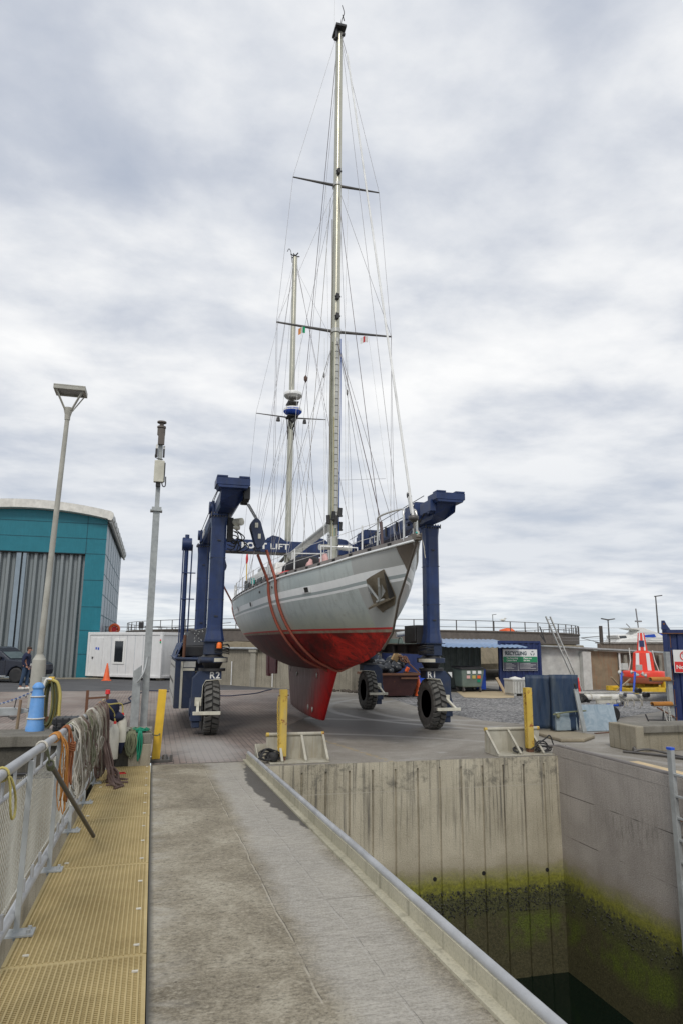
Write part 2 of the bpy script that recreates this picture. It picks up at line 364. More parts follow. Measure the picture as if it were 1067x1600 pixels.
# dock walls: pale concrete, dark runs, then the tide zone: bright weed, black mussels, olive slime
def dockmat(name, base, dark, runs, mossy):
    m, n, b, g = newmat(name)
    gx, gy, gz = n.sep(g)
    a = n.noise(g, .8, 8, .62, .3); f = n.noise(g, 45, 6, .7)
    c = n.ramp(a, [(.34, dark), (.64, base)])
    c = n.mix(n.math('MULTIPLY', n.step(f, .5, .72), .3), c, tuple(v*1.3 for v in base))
    c = n.mix(n.math('MULTIPLY', n.step(f, .46, .30), .5), c, tuple(v*.4 for v in dark))
    s = n.noise(n.scl(g, (16, 16, .5)), 1.2, 7, .7)
    c = n.mix(n.math('MULTIPLY', n.math('MULTIPLY', n.step(s, .50, .66), n.step(gz, -1.7, -.9)), runs), c, (.085, .08, .07))
    if mossy:
        mo = n.noise(g, 9, 8, .75); mm = n.step(n.noise(n.scl(g, (1, 1, 2.6)), 1.1, 4, .6), .46, .56)
        top = n.math('MULTIPLY', n.step(gz, -.52, -.42), mm)
        c = n.mix(n.math('MULTIPLY', n.math('MULTIPLY', n.step(mo, .47, .60), top), .6), c, (.08, .08, .07))
        ln = n.math('MULTIPLY', n.step(n.math('ABSOLUTE', n.math('ADD', gz, n.math('ADD', .46, n.math('MULTIPLY', a, .03)))), .012, .004), .6)
        c = n.mix(ln, c, (.46, .42, .34))
    else:
        for zc, y0 in ((-.62, 9.0), (-1.32, 9.5)):
            d = n.math('ABSOLUTE', n.math('ADD', gz, n.math('ADD', -zc, n.math('MULTIPLY', a, .02))))
            c = n.mix(n.math('MULTIPLY', n.step(d, .010, .004), n.math('MULTIPLY', n.step(a, .42, .5), .8)), c, (.05, .045, .04))
        mo = n.noise(n.scl(g, (5, 5, 1.3)), 3, 8, .75)
        pt = blob(n, gy, gz, 9.7, -.80, .9, .26, .5, n.math('MULTIPLY', n.math('SUBTRACT', mo, .5), 1.0))
        c = n.mix(n.math('MULTIPLY', n.math('MULTIPLY', pt, n.step(mo, .48, .62)), .45), c, (.09, .085, .07))
    # warm the concrete a little just over the weed line
    wn = n.noise(n.scl(g, (1, 1, 1)), 3.0, 7, .7)
    zw = n.math('ADD', gz, n.math('MULTIPLY', n.math('SUBTRACT', wn, .5), .34))
    c = n.mix(n.math('MULTIPLY', n.step(zw, -1.55, -1.8), .5), c, (.24, .20, .13))
    weed = n.ramp(n.noise(g, 22, 6, .7), [(.35, (.13, .13, .022)), (.65, (.27, .27, .035))])
    c = n.mix(n.step(zw, -1.74, -2.02), c, weed)
    mus = n.ramp(n.noise(g, 38, 5, .75), [(.36, (.035, .038, .016)), (.54, (.085, .088, .03)), (.72, (.17, .17, .10))])
    mk = n.math('MULTIPLY', n.step(zw, -2.05, -2.16), n.step(n.noise(g, 14, 6, .7), .40, .52))
    c = n.mix(n.math('MAXIMUM', mk, n.step(zw, -2.16, -2.26)), c, mus)
    slime = n.ramp(n.noise(g, 26, 7, .75), [(.35, (.040, .038, .016)), (.7, (.125, .112, .055))])
    c = n.mix(n.step(zw, -2.42, -2.60), c, slime)
    gp = n.step(n.noise(n.scl(g, (1, 1, .8), (4.7, 1.3, .4)), .9, 5, .7), .47, .58)
    gpm = n.math('MULTIPLY', n.math('MULTIPLY', gp, n.step(zw, -2.45, -2.6)), n.step(zw, -3.15, -2.95))
    c = n.mix(n.math('MULTIPLY', gpm, .75), c, n.ramp(n.noise(g, 30, 5, .7), [(.4, (.06, .085, .010)), (.7, (.20, .26, .025))]))
    n.set(b, 'Base Color', c); n.set(b, 'Roughness', n.math('MULTIPLY_ADD', n.step(zw, -1.9, -2.5), -.35, .88))
    bump(n, b, n.math('ADD', f, n.math('MULTIPLY', n.math('MULTIPLY', n.noise(g, 25, 6, .8), n.step(gz, -1.9, -2.3)), 3.0)), .6, .015)
dockmat('dock_end_wall', (.58, .53, .41), (.38, .34, .25), .8, True)
dockmat('dock_side_wall', (.45, .41, .37), (.31, .28, .25), .15, False)

m, n, b, g = newmat('water')
n.set(b, 'Base Color', (.003, .009, .006)); b.inputs['Roughness'].default_value = .07; b.inputs['Specular IOR Level'].default_value = .35
bump(n, b, n.noise(g, 2.2, 5, .55, .3), .12, .05)

m, n, b, g = newmat('grating')
a = n.noise(g, 1.6, 7, .65, .3); f = n.noise(g, 60, 4, .7)
c = n.ramp(a, [(.3, (.35, .265, .11)), (.7, (.52, .41, .195))])
c = n.mix(n.math('MULTIPLY', n.step(f, .52, .7), .3), c, (.62, .50, .29))
n.set(b, 'Base Color', c); b.inputs['Roughness'].default_value = .7
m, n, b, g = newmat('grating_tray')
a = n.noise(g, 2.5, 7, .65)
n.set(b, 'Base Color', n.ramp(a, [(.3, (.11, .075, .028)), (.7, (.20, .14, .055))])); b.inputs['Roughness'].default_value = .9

# hull paint: pale aluminium grey, a slightly darker panel by the bow, yellow-green bloom near the waterline
m, n, b, g = newmat('hull_grey')
gx, gy, gz = n.sep(g)
a = n.noise(g, .8, 7, .6, .2); st = n.noise(n.scl(g, (4, 4, .5)), 1.6, 7, .65)
c = n.ramp(a, [(.3, (.44, .50, .49)), (.7, (.56, .61, .59))])
c = n.mix(n.math('MULTIPLY', n.step(st, .48, .64), .42), c, (.30, .335, .32))
sc = n.noise(n.scl(g, (1, .8, 3)), 6, 8, .75, 1.2)
c = n.mix(n.math('MULTIPLY', n.step(sc, .58, .64), .35), c, (.24, .23, .19))
bl = n.math('MULTIPLY', n.step(n.math('ADD', gz, n.math('MULTIPLY', st, .35)), 2.82, 2.45), .55)
c = n.mix(bl, c, (.38, .365, .22))
p1 = n.math('ADD', gy, n.math('MULTIPLY', gz, .03))
pan = n.step(p1, 12.10, 12.08)
c = n.mix(n.math('MULTIPLY', pan, .8), c, (.42, .425, .41))
n.set(b, 'Base Color', c); b.inputs['Roughness'].default_value = .33; b.inputs['Metallic'].default_value = .15
m, n, b, g = newmat('hull_white')
a = n.noise(n.scl(g, (4, 4, .5)), 2, 6, .6)
n.set(b, 'Base Color', n.ramp(a, [(.35, (.80, .82, .81)), (.7, (.87, .88, .87))])); b.inputs['Roughness'].default_value = .35
m, n, b, g = newmat('hull_line'); n.set(b, 'Base Color', (.36, .41, .41)); b.inputs['Roughness'].default_value = .4
m, n, b, g = newmat('boot_red'); n.set(b, 'Base Color', (.48, .025, .025)); b.inputs['Roughness'].default_value = .45
m, n, b, g = newmat('boot_grey')
n.set(b, 'Base Color', n.ramp(n.noise(g, 5, 6, .7), [(.4, (.26, .15, .11)), (.65, (.30, .28, .20))])); b.inputs['Roughness'].default_value = .6
# antifouling: red where rubbed, dark purple brown further aft, black scabs
m, n, b, g = newmat('antifoul')
gx, gy, gz = n.sep(g)
a = n.noise(n.scl(g, (1, .7, 1.2)), 1.5, 8, .7, .5); f = n.noise(n.scl(g, (1, .7, 1.4)), 7, 8, .72, .6)
c = n.ramp(a, [(.34, (.07, .008, .007)), (.5, (.23, .012, .009)), (.62, (.56, .028, .018))])
c = n.mix(n.math('MULTIPLY', n.step(f, .53, .60), .7), c, (.05, .014, .012))
f4 = n.noise(n.scl(g, (1, .8, 1.6), (3, 1, 2)), 3.2, 8, .75, .8)
c = n.mix(n.math('MULTIPLY', n.step(f4, .54, .62), .5), c, (.07, .018, .015))
af = n.step(n.math('ADD', gy, n.math('MULTIPLY', a, 3.0)), 15.6, 19.5)
c = n.mix(n.math('MULTIPLY', af, .88), c, n.ramp(f, [(.35, (.075, .028, .034)), (.7, (.13, .055, .060))]))
n.set(b, 'Base Color', c); b.inputs['Roughness'].default_value = .55; b.inputs['Specular IOR Level'].default_value = .25
bump(n, b, f, .25, .01)
m, n, b, g = newmat('keel_paint')
gx, gy, gz = n.sep(g)
st = n.noise(n.scl(g, (3, 3, .45)), 2.6, 8, .7); a = n.noise(g, 1.6, 6, .6)
fwd = n.step(n.math('ADD', n.math('SUBTRACT', gy, n.math('MULTIPLY', gz, -.9)), n.math('MULTIPLY', st, 1.4)), 19.2, 17.9)
c1 = n.ramp(st, [(.36, (.11, .05, .055)), (.52, (.18, .095, .09)), (.7, (.30, .20, .18))])
c2 = n.ramp(a, [(.3, (.30, .010, .012)), (.7, (.55, .016, .016))])
c = n.mix(fwd, c1, c2)
c = n.mix(n.math('MULTIPLY', n.step(n.noise(n.scl(g, (4, 4, .8)), 2.2, 7, .7), .55, .68), .6), c, (.06, .02, .02))
n.set(b, 'Base Color', c); b.inputs['Roughness'].default_value = .42; b.inputs['Specular IOR Level'].default_value = .3

m, n, b, g = newmat('door_metal')
n.set(b, 'Base Color', n.ramp(n.noise(n.scl(g, (3, 3, .3)), 1.5, 6, .6), [(.3, (.20, .225, .23)), (.7, (.27, .295, .30))])); b.inputs['Roughness'].default_value = .45; b.inputs['Metallic'].default_value = .3
m, n, b, g = newmat('galv_plate')
a = n.noise(n.scl(g, (1, 1, 1)), 3.2, 8, .65, 1.8)
n.set(b, 'Base Color', n.ramp(a, [(.3, (.22, .30, .36)), (.7, (.42, .49, .53))])); b.inputs['Roughness'].default_value = .4; b.inputs['Metallic'].default_value = .3
m, n, b, g = newmat('tarp_blue')
gx, gy, gz = n.sep(g)
a = n.noise(n.scl(g, (3, 3, .6)), 1.6, 8, .65, .4)
n.set(b, 'Base Color', n.ramp(a, [(.3, (.010, .020, .042)), (.5, (.015, .038, .085)), (.74, (.06, .08, .10))])); b.inputs['Roughness'].default_value = .55
bump(n, b, n.noise(g, 8, 5, .6), .3, .02)

# ---------------------------------------------------------------- mesh builder
class MB:
    def __init__(s): s.v = []; s.f = []; s.mi = []; s.sm = []; s.m = 0; s.smooth = False
    def add(s, vs, fs, smooth=None):
        o = len(s.v); s.v += [Vector(v) for v in vs]
        for f in fs:
            s.f.append([i+o for i in f]); s.mi.append(s.m); s.sm.append(s.smooth if smooth is None else smooth)
        return s
    def box(s, x0, x1, y0, y1, z0, z1):
        vs = [(x, y, z) for z in (z0, z1) for y in (y0, y1) for x in (x0, x1)]
        return s.add(vs, [(0, 2, 3, 1), (4, 5, 7, 6), (0, 1, 5, 4), (2, 6, 7, 3), (0, 4, 6, 2), (1, 3, 7, 5)], False)
    def obox(s, c, half, rot=(0, 0, 0)):
        R = Euler(rot).to_matrix(); c = Vector(c)
        vs = [c+R@Vector((a*half[0], b*half[1], d*half[2])) for d in (-1, 1) for b in (-1, 1) for a in (-1, 1)]
        return s.add(vs, [(0, 2, 3, 1), (4, 5, 7, 6), (0, 1, 5, 4), (2, 6, 7, 3), (0, 4, 6, 2), (1, 3, 7, 5)], False)
    def beam(s, p, q, w, h, upv=(0, 0, 1)):
        p, q = Vector(p), Vector(q); d = (q-p).normalized(); r = d.cross(Vector(upv))
        if r.length < 1e-4: r = d.cross(Vector((0, 1, 0)))
        r.normalize(); u = r.cross(d)
        vs = [a+r*(i*w/2)+u*(j*h/2) for a in (p, q) for i, j in ((-1, -1), (1, -1), (1, 1), (-1, 1))]
        return s.add(vs, [(0, 1, 2, 3), (4, 7, 6, 5), (0, 4, 5, 1), (1, 5, 6, 2), (2, 6, 7, 3), (3, 7, 4, 0)], False)
    def cyl(s, p, q, r, r2=None, n=12, cap=True, ell=None):
        p, q = Vector(p), Vector(q); r2 = r if r2 is None else r2
        d = (q-p).normalized(); a = d.orthogonal().normalized(); 
        if abs(d.z) > .9: a = Vector((1, 0, 0)); a = (a-d*a.dot(d)).normalized()
        b = d.cross(a); e = ell or 1.0
        vs = [c+(a*cos(2*pi*i/n)+b*e*sin(2*pi*i/n))*rr for c, rr in ((p, r), (q, r2)) for i in range(n)]
        s.add(vs, [(i, (i+1) % n, n+(i+1) % n, n+i) for i in range(n)], True)
        if cap: s.add(vs, [tuple(range(n-1, -1, -1)), tuple(range(n, 2*n))], False)
        return s
    def tube(s, pts, r, n=6, closed=False, cap=True):
        pts = [Vector(p) for p in pts]; N = len(pts)
        if N < 2: return s
        T = []
        for i in range(N):
            a = pts[(i-1) % N] if closed or i > 0 else pts[i]; b = pts[(i+1) % N] if closed or i < N-1 else pts[i]
            t = b-a; T.append(t.normalized() if t.length > 1e-9 else Vector((0, 0, 1)))
        nrm = T[0].orthogonal().normalized(); vs = []
        for i in range(N):
            nrm = (nrm-T[i]*nrm.dot(T[i]))
            if nrm.length < 1e-6: nrm = T[i].orthogonal()
            nrm.normalize(); bi = T[i].cross(nrm)
            rr = r(i/(N-1)) if callable(r) else r
            vs += [pts[i]+(nrm*cos(2*pi*k/n)+bi*sin(2*pi*k/n))*rr for k in range(n)]
        fs = []
        for i in range(N if closed else N-1):
            j = (i+1) % N
            fs += [(i*n+k, i*n+(k+1) % n, j*n+(k+1) % n, j*n+k) for k in range(n)]
        s.add(vs, fs, True)
        if cap and not closed: s.add(vs, [tuple(range(n-1, -1, -1)), tuple(range((N-1)*n, N*n))], False)
        return s
    def lathe(s, prof, c=(0, 0, 0), n=20, axis='z', smooth=True):
        """prof: (radius, height) pairs"""
        c = Vector(c); vs = []
        for r, h in prof:
            for k in range(n):
                a = 2*pi*k/n
                p = Vector((r*cos(a), r*sin(a), h))
                if axis == 'x': p = Vector((h, r*cos(a), r*sin(a)))
                if axis == 'y': p = Vector((r*cos(a), h, r*sin(a)))
                vs.append(c+p)
        m = len(prof)
        fs = [(i*n+k, i*n+(k+1) % n, (i+1)*n+(k+1) % n, (i+1)*n+k) for i in range(m-1) for k in range(n)]
        s.add(vs, fs, smooth)
        if prof[0][0] > 1e-4: s.add(vs, [tuple(range(n-1, -1, -1))], False)
        if prof[-1][0] > 1e-4: s.add(vs, [tuple(range((m-1)*n, m*n))], False)
        return s
    def prism(s, poly, d):
        """poly: list of 3d points (planar), d: extrusion vector"""
        poly = [Vector(p) for p in poly]; d = Vector(d); n = len(poly)
        vs = poly+[p+d for p in poly]
        return s.add(vs, [tuple(range(n-1, -1, -1)), tuple(range(n, 2*n))]+[(i, (i+1) % n, n+(i+1) % n, n+i) for i in range(n)], False)
    def grid(s, rows, smooth=True, closed=False):
        n = len(rows[0]); vs = [p for r in rows for p in r]; fs = []
        for i in range(len(rows)-1):
            for k in range(n if closed else n-1):
                fs.append((i*n+k, i*n+(k+1) % n, (i+1)*n+(k+1) % n, (i+1)*n+k))
        return s.add(vs, fs, smooth)
    def blob(s, c, rad, seed=0, sub=2, rough=.25):
        bm = bmesh.new(); bmesh.ops.create_icosphere(bm, subdivisions=sub, radius=1)
        rn = random.Random(seed); ph = [rn.uniform(0, 6) for _ in range(6)]
        vs = []
        for v in bm.verts:
            k = 1+rough*(sin(v.co.x*3+ph[0])*sin(v.co.y*3.3+ph[1])+.5*sin(v.co.z*6+ph[2])*sin(v.co.x*7+ph[3]))
            vs.append(Vector(c)+Vector((v.co.x*rad[0], v.co.y*rad[1], v.co.z*rad[2]))*k)
        s.add(vs, [[v.index for v in f.verts] for f in bm.faces], True); bm.free(); return s
    def build(s, name, mats, parent=None, bevel=0, recalc=True, label=None):
        if isinstance(mats, str): mats = [mats]
        off = wpos(parent)
        me = bpy.data.meshes.new(name)
        me.from_pydata([tuple(v-off) for v in s.v], [], s.f)
        for mm in mats: me.materials.append(_M[mm])
        for p, i, q in zip(me.polygons, s.mi, s.sm): p.material_index = min(i, len(mats)-1); p.use_smooth = q
        if recalc:
            bm = bmesh.new(); bm.from_mesh(me); bmesh.ops.recalc_face_normals(bm, faces=bm.faces); bm.to_mesh(me); bm.free()
        me.update()
        o = bpy.data.objects.new(name, me); COL.objects.link(o)
        if parent: o.parent = parent
        if bevel:
            bv = o.modifiers.new('bevel', 'BEVEL'); bv.width = bevel; bv.segments = 2; bv.limit_method = 'ANGLE'; bv.angle_limit = radians(40)
        if label: o['label'] = label
        return o
def wpos(o):
    v = Vector((0, 0, 0))
    while o: v += o.location; o = o.parent
    return v
def tag(o, label=None, cat=None, group=None, kind=None):
    if label: o['label'] = label
    if cat: o['category'] = cat
    if group: o['group'] = group
    if kind: o['kind'] = kind
    return o
def thing(name, label, cat, loc=(0, 0, 0), group=None):
    o = bpy.data.objects.new(name, None); o.location = loc; o.empty_display_size = .2; COL.objects.link(o)
    return tag(o, label, cat, group)
def struct(name, mb, mats, **k):
    return tag(mb.build(name, mats, **k), kind='structure')
def copy_tree(o, parent=None):
    kids = [c for c in bpy.data.objects if c.parent == o]
    c = o.copy(); COL.objects.link(c)
    if parent: c.parent = parent
    for ch in kids: copy_tree(ch, c)
    return c
def text(name, body, loc, size, mat, parent=None, face='-y', ext=.004, bold=0., spacing=1.0, sx=1.0, rotz=0):
    cu = bpy.data.curves.new(name, 'FONT'); cu.body = body; cu.size = size; cu.extrude = ext; cu.offset = bold; cu.space_character = spacing
    cu.materials.append(_M[mat]); cu.align_x = 'LEFT'
    o = bpy.data.objects.new(name, cu); COL.objects.link(o)
    me = bpy.data.meshes.new_from_object(o); me.name = name; bpy.data.objects.remove(o); o = bpy.data.objects.new(name, me); COL.objects.link(o)
    rot = {'-y': (radians(90), 0, 0), '-x': (radians(90), 0, radians(-90)), '+x': (radians(90), 0, radians(90))}[face]
    o.rotation_euler = (rot[0], rot[1], rot[2]+rotz); o.scale = (sx, 1, 1)
    o.location = Vector(loc)-wpos(parent)
    if parent: o.parent = parent
    return o
def smoothpts(pts, k=5):
    """Catmull-Rom through points"""
    P = [Vector(p) for p in pts]; P = [P[0]*2-P[1]]+P+[P[-1]*2-P[-2]]; out = []
    for i in range(1, len(P)-2):
        for j in range(k):
            t = j/k; a, b, c, d = P[i-1], P[i], P[i+1], P[i+2]
            out.append(.5*((2*b)+(c-a)*t+(2*a-5*b+4*c-d)*t*t+(3*b-a-3*c+d)*t**3))
    out.append(P[-2]); return out

# ================================================================ THE SETTING
SL = .033
def zj(Y): return SL*(12.1-Y)      # the finger pier slopes gently down to the yard
DX0, DX1, DY = 1.72, 7.2, 11.6     # dock: left wall, right wall, end wall
WZ = -3.55
mb = MB()
for x0, x1, y0 in ((-400, .06, 13.05), (.06, DX0, 12.1), (DX0, DX1, DY), (DX1, 400, -40)):
    mb.add([(x0, y0, 0), (x1, y0, 0), (x1, 900, 0), (x0, 900, 0)], [(0, 1, 2, 3)])
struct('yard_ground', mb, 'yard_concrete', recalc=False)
def sheet(name, poly, mat, z):
    mb = MB(); mb.add([(x, y, z) for x, y in poly], [tuple(range(len(poly)))]); return struct(name, mb, mat, recalc=False)
sheet('paver_ground', [(-60, 13.05), (.06, 13.05), (.06, 12.15), (1.75, 12.15), (2.6, 13.0), (3.1, 14.2), (3.2, 17), (4.6, 20), (5.4, 23), (5.8, 27), (6.2, 31), (-60, 31)], 'pavers', .004)
sheet('asphalt_road', [(-60, 31), (6.2, 31), (3.0, 35.5), (2.0, 60), (-60, 60)], 'asphalt', .004)
sheet('gravel_ground', [(8.8, 26.0), (8.3, 21), (8.6, 17.4), (9.4, 16.2), (10.9, 15.9), (12.6, 17.2), (16, 19.2), (24, 22), (36, 27), (36, 29), (16, 29), (12, 27.5)], 'gravel', .004)
sheet('sand_patch', [(11.7, 25.2), (12.6, 24.6), (13.6, 24.8), (14.5, 26.4), (15.9, 28.4), (13.0, 28.9)], 'sand', .012)
sheet('far_terrain', [(-400, 60), (400, 60), (400, 890), (-400, 890)], 'terrain', .006)
mb = MB(); mb.add([(-400, -60, WZ), (400, -60, WZ), (400, 12.5, WZ), (-400, 12.5, WZ)], [(0, 1, 2, 3)])
struct('water', mb, 'water', recalc=False)
# dock bottom walls
mb = MB()
xs = [DX0]; gx0 = 2.46
rows = []
grooves = [gx0+.404*k for k in range(12) if gx0+.404*k < DX1-.1]
prof = [(DX0-.05, 0)]
for gxx in grooves: prof += [(gxx-.018, 0), (gxx-.010, .035), (gxx+.010, .035), (gxx+.018, 0)]
prof += [(DX1, 0)]
mb.grid([[Vector((x, DY+d, z)) for x, d in prof] for z in (-.12, -6)], False)
mb.grid([[Vector((DX0-.05, DY, 0)), Vector((DX1, DY, 0))], [Vector((DX0-.05, DY, -.12)), Vector((DX1, DY, -.12))]], False)
struct('dock_end_wall', mb, 'dock_end_wall', recalc=False)
mb = MB(); mb.add([(DX1, -40, 0), (DX1, DY, 0), (DX1, DY, -6), (DX1, -40, -6)], [(0, 1, 2, 3)])
struct('dock_side_wall', mb, 'dock_side_wall', recalc=False)
for i, (hx, hz) in enumerate(((4.76, -1.90), (5.66, -1.87), (6.88, -1.90))):
    mb = MB(); mb.cyl((hx, DY+.03, hz), (hx, DY-.004, hz), .035, n=14)
    mb.build('drain_hole', 'dark_gap'); o = bpy.data.objects[-1] if False else None
for i, o in enumerate([o for o in bpy.data.objects if o.name.startswith('drain_hole')]):
    tag(o, ['round black drain hole left of the other two in the dock end wall', 'round black drain hole in the middle of the dock end wall', 'round black drain hole beside the corner of the dock'][i], 'drain hole', 'drain holes above the weed line')
# mussels on the dock walls in the tide zone
rn = random.Random(77); mm_ = MB()
for k in range(900):
    z = -2.12-.40*rn.random(); p = Vector((rn.uniform(DX0+2, DX1), DY-.003, z)) if rn.random() < .75 else Vector((DX1-.003, rn.uniform(8, DY), z))
    mm_.blob(p, (rn.uniform(.006, .018), rn.uniform(.006, .018), rn.uniform(.008, .02)), k, 1, .3)
tag(mm_.build('mussels', 'mussel_black', recalc=False), 'black mussels crusted on the dock walls below the green weed', 'mussels', kind='stuff')
# the finger pier
mb = MB()
poly = [(.06, -6, zj(-6)), (.06, 12.1, 0), (.06, 12.1, -6), (.06, -6, -6)]
mb.prism(poly, (DX0-.06, 0, 0))
struct('finger_pier', mb, 'jetty_concrete')
# kerb wall of the finger: cream upright with a rolled steel top
mb = MB()
mb.prism([(1.635, -6, zj(-6)-.02), (1.635, 12.35, -.02), (1.635, 12.35, .10), (1.635, -6, zj(-6)+.10)], (.085, 0, 0))
kerb = thing('kerb_wall', 'low cream kerb wall with rolled grey steel top along the dock side of the pier', 'kerb', (1.66, 6, 0))
mb.build('kerb_face', 'kerb_cream', kerb)
mb = MB(); mb.tube([(1.672, -6, zj(-6)+.112), (1.672, 12.32, .112)], .028, 14)
mb.build('steel_top', 'rail_grey', kerb)
mb = MB(); mb.prism([(1.57, -6, zj(-6)-.02), (1.57, 12.3, -.02), (1.57, 12.3, .014), (1.57, -6, zj(-6)+.014)], (.068, 0, 0))
mb.build('kerb_foot', 'kerb_cream', kerb)
# right pier rim
rim = thing('pier_kerb', 'rolled pinkish grey steel rim along the edge of the right hand pier', 'rim', (7.25, 6, 0))
mb = MB(); mb.box(7.196, 7.30, -20, 11.75, -.01, .15); mb.build('rim_upstand', 'dock_side_wall', rim)
mb = MB(); mb.tube([(7.245, -20, .165), (7.245, 11.6, .165), (7.22, 11.9, .12)], .032, 12); mb.build('rim_tube', 'toe_rail', rim)

# left quay with its coping
q = thing('quay_wall', 'old stained concrete quay wall with a thick projecting coping', 'quay wall', (-3, 12.5, 0))
mb = MB(); mb.box(-60, .04, 12.16, 13.05, -6, .34); mb.build('wall', 'concrete_dark', q)
mb = MB(); mb.box(-60, .05, 12.08, 13.10, .34, .50); mb.build('coping', 'concrete_cap', q, bevel=.012)
mb = MB(); mb.box(-60, -.9, 11.95, 12.16, -6, -.12); mb.build('lower_ledge', 'concrete_block', q)
mb = MB(); mb.tube([(-60, 12.02, -.05), (-.95, 12.02, -.05)], .022, 8); mb.tube([(-60, 12.0, -.115), (-.95, 12.0, -.115)], .018, 8); mb.build('service_pipe', 'black_iron', q)
mb = MB(); mb.box(-.30, .045, 12.05, 12.16, -.02, .34); mb.build('end_pier', 'concrete_block', q, bevel=.008)

# ---------------------------------------------------------------- walkway grating (real bars)
XG0, XG1 = -.67, .045
panels = [(-.4, 4.28), (4.30, 6.16), (6.18, 8.04), (8.06, 9.92), (9.94, 12.05)]
lbl = ['nearest mustard yellow grating panel, at the foot of the picture', 'mustard yellow grating panel in front of the leaning tube', 'mustard yellow grating panel under the leaning tube end', 'mustard yellow grating panel between the tube and the heap of brown rope', 'farthest mustard yellow grating panel, below the fenders and green rope']
for (y0, y1), lb in zip(panels, lbl):
    p = thing('grating_panel', lb, 'grating', (XG0, y0, zj(y0)), 'walkway grating panels')
    mb = MB()
    nx = 26
    for i in range(nx+1):
        x = XG0+(XG1-XG0)*i/nx; wd = .0042 if 0 < i < nx else .010
        mb.prism([(x-wd, y0, zj(y0)-.035), (x-wd, y1, zj(y1)-.035), (x-wd, y1, zj(y1)+.003), (x-wd, y0, zj(y0)+.003)], (2*wd, 0, 0))
    ny = int((y1-y0)/.019)
    for k in range(ny+1):
        y = y0+(y1-y0)*k/ny; hw = .0032 if 0 < k < ny else .009; z = zj(y)
        mb.box(XG0, XG1, y-hw, y+hw, z-.03, z-.001)
    mb.build('bars', 'grating', p)
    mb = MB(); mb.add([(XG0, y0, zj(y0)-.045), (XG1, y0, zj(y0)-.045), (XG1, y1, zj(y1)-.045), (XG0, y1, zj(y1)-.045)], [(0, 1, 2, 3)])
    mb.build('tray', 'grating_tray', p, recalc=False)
    k = 0; yy = y0+.12
    while yy < y1:
        for cxx in (XG1-.045,) + ((XG0+.09,) if (k % 3 == 0) else ()):
            mb = MB(); mb.obox((cxx, yy, zj(yy)+.006), (.016, .008, .0035)); mb.build('clip', 'fender_white', p)
        yy += .62 if y1-yy > .75 else max(.62, y1-.10-yy); k += 1
mb = MB(); mb.prism([(XG0, -6, zj(-6)-.22), (XG0, 12.08, -.22), (XG0, 12.08, -.06), (XG0, -6, zj(-6)-.06)], (.07, 0, 0))
mb.prism([(-.03, -6, zj(-6)-.25), (-.03, 12.08, -.25), (-.03, 12.08, -.055), (-.03, -6, zj(-6)-.055)], (.085, 0, 0))
for k in range(13): y = -.2+k*1.0; mb.box(XG0+.071, -.031, y-.03, y+.03, zj(y)-.2, zj(y)-.06)
tag(mb.build('walkway_bearer', 'rail_grey'), 'grey steel bearers carrying the walkway grating on the side of the pier', 'bearer')

# ---------------------------------------------------------------- fence along the walkway
fe = thing('guard_fence', 'grey tubular steel guard fence with diamond wire mesh along the walkway', 'fence', (-.72, 6, 0))
FX = -.72
def zr(Y, h): return zj(Y)+h
mb = MB(); mb.tube([(FX, -2, zr(-2, 1.0)), (FX, 11.86, zr(11.86, 1.0))], .028, 16); mb.build('top_rail', 'rail_grey', fe)
mb = MB(); mb.tube([(FX, -2, zr(-2, .86)), (FX, 11.86, zr(11.86, .86))], .013, 8); mb.build('mid_rail', 'rail_grey', fe)
mb = MB(); mb.tube([(FX-.01, -2, zr(-2, .10)), (FX-.01, 11.95, zr(11.95, .10))], .028, 14); mb.build('bottom_rail', 'rail_grey', fe)
posts = [-.58, .76, 2.10, 3.42, 4.77, 6.12, 7.47, 8.94, 10.4, 11.82]
for Y in posts:
    p = MB()
    p.beam((FX+.03, Y, zr(Y, -.03)), (FX+.03, Y, zr(Y, .98)), .032, .014, (0, 1, 0))
    p.beam((FX+.018, Y+.025, zr(Y, .0)), (FX+.018, Y+.025, zr(Y, .93)), .012, .026, (0, 1, 0))
    po = p.build('post', 'galvanised', fe, bevel=.003)
    p = MB(); p.box(FX-.03, FX+.13, Y-.06, Y+.06, zj(Y)+.006, zj(Y)+.016); p.cyl((FX+.10, Y-.03, zj(Y)+.016), (FX+.10, Y-.03, zj(Y)+.035), .012, n=6); p.cyl((FX+.10, Y+.03, zj(Y)+.016), (FX+.10, Y+.03, zj(Y)+.035), .012, n=6)
    p.build('base_plate', 'galvanised', po)
for Y in [p+k*.335 for p in posts[:-1] for k in (1, 2, 3)]:
    p = MB(); p.tube([(FX, Y, zr(Y, .86)), (FX, Y, zr(Y, .97))], .010, 6); p.build('rail_stub', 'rail_grey', fe); p = MB(); p.tube([(FX, Y, zr(Y, .14)), (FX, Y, zr(Y, .22))], .012, 6); p.build('rail_stub', 'rail_grey', fe)
mb = MB()
zl, zh = .17, .855; step = .055; k = -2.6
random.seed(3)
while k < 11.95:
    for sgn in (1, -1):
        pts = []
        for j in range(7):
            u = j/6; y = k+sgn*(u-.5)*(zh-zl)*.8; h = zl+(zh-zl)*u
            bul = .018*sin(y*3.1+u*2)+.010*sin(y*7.3)
            y2 = min(max(y, -2.6), 11.86)
            pts.append((FX-.03+bul*.6+(.002 if sgn > 0 else -.002), y2, zr(y2, h)+.008*sin(y*5)))
        mb.tube(pts, .0016, 3, cap=False)
    k += step
mb.tube([(FX-.03, -2, zr(-2, zl)), (FX-.03, 11.86, zr(11.86, zl))], .005, 4)
mb.build('wire_mesh', 'mesh_wire', fe)

